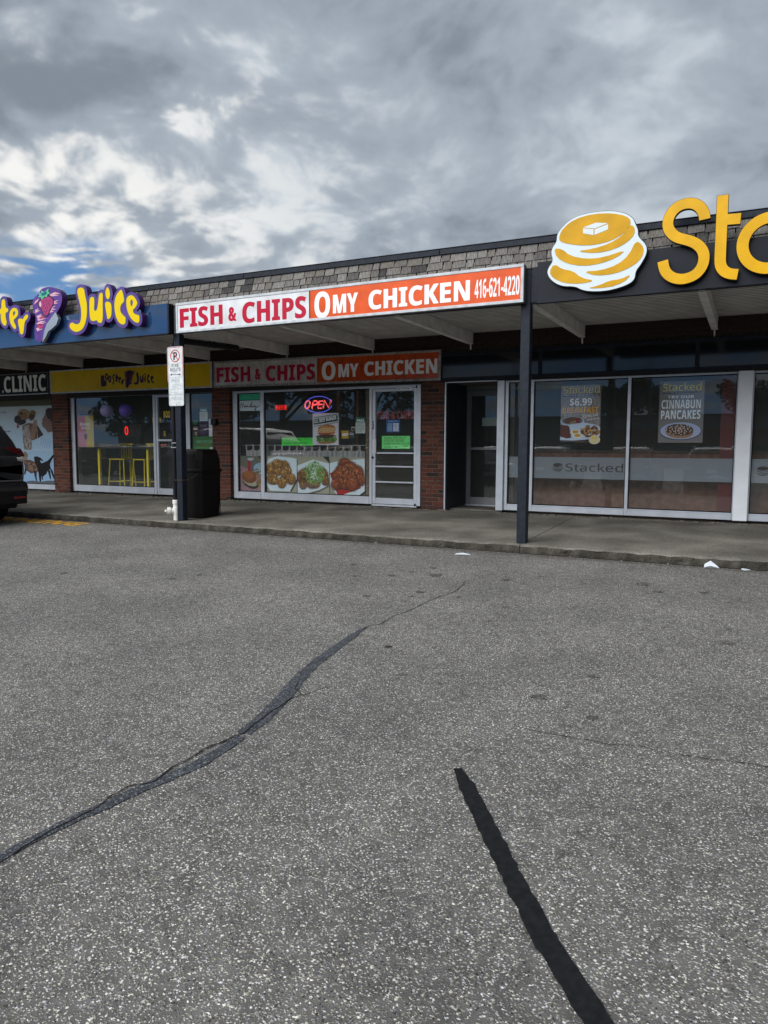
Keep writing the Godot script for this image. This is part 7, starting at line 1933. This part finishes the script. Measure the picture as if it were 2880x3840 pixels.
func make_car(called: String, label: String, at: Vector3, turn: float, paint: Material, group: String) -> Node3D:   # its tail at x = 0, its nose towards +x
	var o := thing(called, label, "car", at, group)
	o.rotation.y = turn
	var gl := mat("car_glass", lin(0.006, 0.007, 0.008), 0.04)
	var black := mat("car_black", lin(0.012, 0.012, 0.013), 0.55)
	var chrome := mat("car_chrome", lin(0.55, 0.56, 0.58), 0.2, 0.9)
	var rub := mat("tyre", lin(0.012, 0.012, 0.012), 0.85)
	var low := func(x: float, w: float, belt: float, sill: float) -> Array: return section(x, [[w * 0.80, sill], [w * 0.96, sill + 0.04], [w, sill + 0.26], [w, belt - 0.26], [w * 0.985, belt - 0.10], [w * 0.94, belt], [0.0, belt + 0.015]])
	obj("body", loft([low.call(0.02, 0.80, 0.98, 0.62), low.call(0.06, 0.86, 1.02, 0.50), low.call(0.22, 0.905, 1.05, 0.40), low.call(0.7, 0.92, 1.04, 0.32), low.call(1.6, 0.925, 1.00, 0.28), low.call(2.8, 0.925, 0.98, 0.28), low.call(3.5, 0.92, 0.97, 0.30), low.call(4.1, 0.90, 0.90, 0.34), low.call(4.42, 0.84, 0.82, 0.40), low.call(4.58, 0.70, 0.70, 0.44)], true), paint, o)
	var up := func(x: float, w: float, b: float, wt: float, t: float) -> Array: return section(x, [[w, b], [lerpf(w, wt, 0.5), lerpf(b, t, 0.5)], [lerpf(w, wt, 0.9), lerpf(b, t, 0.88)], [wt * 0.9, t], [0.0, t + 0.02]])
	obj("cabin", loft([up.call(0.10, 0.84, 1.0, 0.84, 1.03), up.call(0.22, 0.86, 1.0, 0.78, 1.30), up.call(0.42, 0.87, 1.0, 0.70, 1.60), up.call(0.75, 0.87, 1.0, 0.68, 1.66), up.call(1.6, 0.87, 0.98, 0.68, 1.69), up.call(2.4, 0.87, 0.97, 0.67, 1.66), up.call(2.8, 0.86, 0.96, 0.66, 1.55), up.call(3.45, 0.84, 0.95, 0.76, 0.98)], true), paint, o)
	for sg in [-1.0, 1.0]:
		for w in [[[0.62, 1.06], [0.85, 1.50], [1.42, 1.55], [1.42, 1.05]], [[1.50, 1.05], [1.50, 1.55], [2.26, 1.53], [2.36, 1.04]], [[2.44, 1.04], [2.36, 1.52], [2.62, 1.47], [3.05, 1.07], [3.0, 1.03]]]:
			var s := MB.new()
			var pts := []
			for p in w: pts.append(Vector3(p[0], p[1], sg * (0.87 - (p[1] - 1.0) * 0.27 + 0.012)))
			for k in range(1, pts.size() - 1): s.tri(pts[0], pts[k], pts[k + 1], Vector3(0, 0, sg))
			obj("side_window", s, gl, o)
		var s2 := MB.new()
		s2.tube([Vector3(0.55, 1.02, sg * 0.885), Vector3(0.82, 1.55, sg * 0.735), Vector3(1.5, 1.60, sg * 0.72), Vector3(2.4, 1.57, sg * 0.725), Vector3(3.15, 1.05, sg * 0.86)], 0.012, 6)
		obj("window_trim", s2, chrome, o)
		s2 = MB.new()
		s2.tube([Vector3(0.6, 1.68, sg * 0.62), Vector3(0.7, 1.73, sg * 0.62), Vector3(2.2, 1.74, sg * 0.61), Vector3(2.35, 1.68, sg * 0.61)], 0.016, 6)
		obj("roof_rail", s2, chrome if called == "parked_car" else black, o)
		s2 = MB.new()
		s2.ball(Vector3(2.72, 1.07, sg * 1.0), Vector3(0.06, 0.075, 0.12), 12, 8)
		obj("mirror", s2, paint, o)
		# tail lamp wrapped round the corner, white reversing lamp under it
		s2 = MB.new()
		var tl := [Vector3(0.085, 1.165, sg * 0.50), Vector3(0.07, 1.175, sg * 0.62), Vector3(0.10, 1.15, sg * 0.84), Vector3(0.30, 1.10, sg * 0.93), Vector3(0.27, 1.02, sg * 0.932), Vector3(0.085, 1.015, sg * 0.895), Vector3(0.05, 1.06, sg * 0.72)]
		var tc := Vector3(0.045, 1.08, sg * 0.84)
		for k in tl.size(): s2.tri(tc, tl[k], tl[(k + 1) % tl.size()], Vector3(-1, 0, sg * 0.6))
		obj("tail_lamp", s2, mat("tail_red", lin(0.075, 0.006, 0.008), 0.15), o)
		s2 = MB.new()
		s2.bevel(Vector3(0.018, 0.93, minf(sg * 0.70, sg * 0.83)), Vector3(0.075, 1.005, maxf(sg * 0.70, sg * 0.83)), 0.02)
		obj("reversing_lamp", s2, mat("lamp_clear", lin(0.42, 0.43, 0.42), 0.12), o)
		s2 = MB.new()
		s2.bevel(Vector3(-0.095, 0.33, minf(sg * 0.55, sg * 0.76)), Vector3(-0.07, 0.365, maxf(sg * 0.55, sg * 0.76)), 0.01)
		obj("reflector", s2, mat("reflector_red", lin(0.20, 0.015, 0.015), 0.2), o)
		s2 = MB.new()
		s2.ball(Vector3(4.30, 0.76, sg * 0.70), Vector3(0.14, 0.08, 0.15), 12, 8)
		obj("headlamp", s2, mat("lamp_clear", lin(0.42, 0.43, 0.42), 0.12), o)
		for wx in [0.86, 3.55]:
			var wheel := MB.new()
			var prof := [Vector2(0.20, -0.10), Vector2(0.31, -0.11), Vector2(0.345, -0.085), Vector2(0.352, 0.0), Vector2(0.345, 0.085), Vector2(0.31, 0.11), Vector2(0.20, 0.10)]
			wheel.lathe(Vector3.ZERO, prof, 28)
			var wo := obj("wheel", wheel, rub, o, Vector3(wx, 0.352, sg * 0.80))
			wo.rotation.x = PI / 2
			var rim := MB.new()
			for k in 5:
				var a := TAU * k / 5
				rim.quad(Vector3(cos(a - 0.25) * 0.05, sg * 0.09, sin(a - 0.25) * 0.05), Vector3(cos(a + 0.25) * 0.05, sg * 0.09, sin(a + 0.25) * 0.05), Vector3(cos(a + 0.16) * 0.23, sg * 0.085, sin(a + 0.16) * 0.23), Vector3(cos(a - 0.16) * 0.23, sg * 0.085, sin(a - 0.16) * 0.23), Vector3(0, sg, 0))
			rim.tube([Vector3(0, sg * 0.02, 0), Vector3(0, sg * 0.05, 0)], 0.225, 24)
			obj("rim", rim, mat("alloy", lin(0.26, 0.27, 0.28), 0.3, 0.7), wo)
			var arch := MB.new()
			var path := []
			for k in 15: path.append(Vector3(wx + cos(PI * k / 14) * 0.40, 0.36 + sin(PI * k / 14) * 0.40, sg * 0.915))
			arch.tube(path, 0.03, 6)
			obj("wheel_arch", arch, black, o)
	var rb := MB.new()
	for q in [[[0.07, 0.80, 0.62], [-0.06, 0.80, 0.60], [-0.075, 0.82, 0.52], [-0.06, 0.82, 0.40], [0.10, 0.82, 0.34]]]:
		for k in q.size() - 1:
			rb.quad(Vector3(q[k][0], q[k][2], -q[k][1]), Vector3(q[k][0], q[k][2], q[k][1]), Vector3(q[k + 1][0], q[k + 1][2], q[k + 1][1]), Vector3(q[k + 1][0], q[k + 1][2], -q[k + 1][1]), Vector3(-1, 0.3, 0))
			for sg in [-1.0, 1.0]: rb.quad(Vector3(q[k][0], q[k][2], sg * q[k][1]), Vector3(q[k + 1][0], q[k + 1][2], sg * q[k + 1][1]), Vector3(0.34, q[k + 1][2] + 0.02, sg * 0.935), Vector3(0.34, q[k][2] + 0.02, sg * 0.93), Vector3(-0.4, 0, sg))
	obj("rear_bumper", rb, paint, o)
	bx("bumper_trim", Vector3(-0.085, 0.24, -0.80), Vector3(0.1, 0.47, 0.80), black, o, 0.02)
	bx("skid_plate", Vector3(0.02, 0.17, -0.70), Vector3(0.5, 0.30, 0.70), black, o, 0.03)
	bx("bumper_step", Vector3(-0.062, 0.612, -0.74), Vector3(0.06, 0.632, 0.74), mat("step_grey", lin(0.10, 0.10, 0.105), 0.35), o, 0.006)
	var rw := MB.new()
	rw.quad(Vector3(0.15, 1.10, -0.66), Vector3(0.15, 1.10, 0.66), Vector3(0.375, 1.56, 0.56), Vector3(0.375, 1.56, -0.56), Vector3(-1, 0.5, 0))
	obj("rear_window", rw, gl, o)
	rw = MB.new()
	rw.quad(Vector3(2.90, 1.53, -0.56), Vector3(2.90, 1.53, 0.56), Vector3(3.42, 1.03, 0.70), Vector3(3.42, 1.03, -0.70), Vector3(1, 0.8, 0))
	obj("windscreen", rw, gl, o)
	bx("number_plate", Vector3(0.005, 0.80, -0.16), Vector3(0.03, 0.92, 0.16), mat("plate_pale", lin(0.55, 0.56, 0.58), 0.4), o, 0.004)
	bx("exhaust_box", Vector3(0.10, 0.26, -0.72), Vector3(0.40, 0.36, -0.50), black, o, 0.03)
	return o

func build_cars() -> void:
	var dark := mat("paint_graphite", lin(0.020, 0.021, 0.024), 0.28, 0.35)
	dark.clearcoat_enabled = true; dark.clearcoat = 0.8; dark.clearcoat_roughness = 0.06
	var car := make_car("dark_suv", "dark graphite sport utility car at the left edge, tail to the viewer", Vector3(-10.80, ground_y(1.24), 1.24), PI, dark, "")
	for part in car.get_children():   # a tall one, its body set high over the wheels
		if not part.name.begins_with("wheel"): part.position.y += 0.10
	text("badge", "SV", [-0.62, 0.72, -0.50, 0.755], 0.0, mat("car_chrome", lin(0.55, 0.56, 0.58), 0.2, 0.9), car, bold, 0.004).transform = Transform3D(Basis(Vector3(0, 0, 0.0016), Vector3(0, 0.0014, 0), Vector3(-0.03, 0, 0)), Vector3(0.010, 0.86, 0.44))

func leafy(at: Vector3, r: Vector3, count: int, leaf: float, seed_: int, tone: Color) -> MB:   # a crown of leaf clumps with gaps
	rng.seed = seed_
	var s := MB.new()
	s.tinted = true
	var clumps := []
	for k in 26:
		var d := Vector3(rng.randfn(), rng.randfn() * 0.8, rng.randfn()).normalized() * pow(rng.randf(), 0.45)
		clumps.append([at + d * r, rng.randf_range(0.20, 0.38) * r.x, rng.randf_range(0.7, 1.25)])
	for k in count:
		var c: Array = clumps[k % 26]
		var d := Vector3(rng.randfn(), rng.randfn(), rng.randfn()).normalized() * pow(rng.randf(), 0.5)
		var p: Vector3 = c[0] + d * c[1]
		var a := Vector3(rng.randfn(), rng.randfn(), rng.randfn()).normalized()
		var b := a.cross(Vector3(rng.randfn(), rng.randfn(), rng.randfn())).normalized()
		s.tint = tone * c[2] * rng.randf_range(0.75, 1.3)
		s.quad(p - a * leaf, p - b * leaf * 0.55, p + a * leaf, p + b * leaf * 0.55)
	return s

func make_tree(label: String, at: Vector3, h: float, r: float, count: int, leaf: float, seed_: int, group: String) -> void:
	var o := thing("tree", label, "tree", at, group)
	var bark := mat("bark", lin(0.055, 0.042, 0.032), 0.95)
	var s := MB.new()
	s.tube([Vector3.ZERO, Vector3(0.05, h * 0.3, 0), Vector3(0, h * 0.62, 0.05)], r * 0.075, 10, true, r * 0.03)
	obj("trunk", s, bark, o)
	rng.seed = seed_ + 1
	for k in 6:
		var a := TAU * k / 6 + rng.randf()
		s = MB.new()
		s.tube([Vector3(0, h * (0.30 + 0.05 * k), 0), Vector3(cos(a) * r * 0.35, h * (0.46 + 0.05 * k), sin(a) * r * 0.35), Vector3(cos(a) * r * 0.7, h * (0.55 + 0.06 * k), sin(a) * r * 0.7)], r * 0.03, 6, true, r * 0.008)
		obj("limb", s, bark, o)
	var lm := mat("foliage", Color.WHITE, 0.85)
	lm.vertex_color_use_as_albedo = true
	lm.backlight_enabled = true; lm.backlight = Color(0.25, 0.25, 0.2)
	obj("crown", leafy(Vector3(0, h * 0.66, 0), Vector3(r, h * 0.34, r), count, leaf, seed_, Color(0.055, 0.075, 0.028)), lm, o)

func build_behind() -> void:
	# a treetop shows over the roof
	make_tree("green treetop just showing above the shingled roof edge", Vector3(-7.05, -0.2, -10.6), 7.36, 1.1, 3600, 0.06, 23, "")
	# across the lot, seen in the shop glass: parked cars, trees, a low store, lamp posts
	var g := ground_y(14.0)
	var paints := [mat("paint_black", lin(0.015, 0.015, 0.017), 0.25, 0.3), mat("paint_silver", lin(0.30, 0.31, 0.32), 0.3, 0.6), mat("paint_bronze", lin(0.10, 0.065, 0.05), 0.3, 0.5)]
	var protos := []
	for k in 3: protos.append(make_car("parked_car", ["black parked car in the row across the lot, mirrored in the shop glass", "silver parked car in the row across the lot, mirrored in the shop glass", "bronze parked car in the row across the lot, mirrored in the shop glass"][k], Vector3([-13.5, -10.4, -4.2][k], g, 13.0), -PI / 2, paints[k], "cars parked across the lot"))
	for q in [[-1.3, 0], [-7.3, 0], [-16.6, 2], [-19.6, 0], [-22.7, 0], [-25.8, 1], [-28.9, 0], [-32.0, 2]]:
		var c: Node3D = protos[q[1]].duplicate()
		c.name = numbered("parked_car", self); add_child(c, true)
		c.position = Vector3(q[0], g, 13.0 + 0.2 * (int(q[0]) % 3)); c.rotation.y = -PI / 2 + 0.02 * (int(q[0]) % 2)
	var places := [[-26.0, 34.0, 11.0, 5.0], [-37.0, 38.0, 12.0, 5.5], [-12.0, 66.0, 9.0, 4.0], [0.0, 72.0, 9.0, 4.4], [-60.0, 44.0, 9.0, 4.6]]
	var trees := ["broad dark tree across the lot, mirrored in the narrow chicken shop pane", "tallest tree across the lot, mirrored left in the chicken shop window", "low tree across the lot, mirrored beside the neon sign", "low tree across the lot, mirrored in the pancake house glass", "far left tree across the lot, mirrored in the juice bar glass"]
	for k in 5: make_tree(trees[k], Vector3(places[k][0], g, places[k][1]), places[k][2], places[k][3], 5200, 0.26, 100 + k, "trees across the lot")
	var b := thing("low_store", "low grey store across the lot with a dark red band, mirrored in the glass", "building", Vector3(-20, g, 50))
	var siding := mat("siding", lin(0.15, 0.15, 0.155), 0.7)
	bx("wall", Vector3(-50, 0, 0), Vector3(40, 4.2, 9), siding, b)
	for k in 7: bx("siding_board", Vector3(-50, 2.4 + k * 0.24, -0.05), Vector3(40, 2.60 + k * 0.24, 0.0), siding, b)
	bx("red_band", Vector3(6, 1.9, -0.12), Vector3(40, 3.2, -0.052), mat("red_band", lin(0.16, 0.012, 0.016), 0.5), b)
	bx("roof_edge", Vector3(-50.2, 4.2, -0.3), Vector3(40.2, 4.4, 9.2), mat("roof_dark", lin(0.04, 0.04, 0.042), 0.7), b)
	for k in 8: bx("window", Vector3(-44 + k * 10.0, 0.5, -0.1), Vector3(-38 + k * 10.0, 2.2, -0.052), mat("far_glass", lin(0.01, 0.011, 0.013), 0.05), b)
	var steel := mat("lamp_steel", lin(0.06, 0.06, 0.062), 0.5, 0.4)
	var lamps := [[-13.5, 30.0], [-6.3, 36.0]]
	var lab := ["twin headed lamp post across the lot, mirrored beside the timber posts", "twin headed lamp post across the lot, mirrored left of the cinnamon poster"]
	for k in 2:
		var o := thing("lamp_post", lab[k], "lamp post", Vector3(lamps[k][0], g, lamps[k][1]), "lamp posts across the lot")
		var s := MB.new()
		s.tube([Vector3.ZERO, Vector3(0, 8.2, 0)], 0.11, 10, true, 0.07)
		obj("pole", s, steel, o)
		for sg in [-1.0, 1.0]:
			s = MB.new()
			s.tube([Vector3(0, 8.0, 0), Vector3(sg * 0.5, 8.05, 0), Vector3(sg * 0.8, 8.4, 0)], 0.05, 8)
			obj("arm", s, steel, o)
			bx("lamp_head", Vector3(sg * 0.8 - 0.35, 8.4, -0.22), Vector3(sg * 0.8 + 0.35, 8.62, 0.22), steel, o, 0.04)
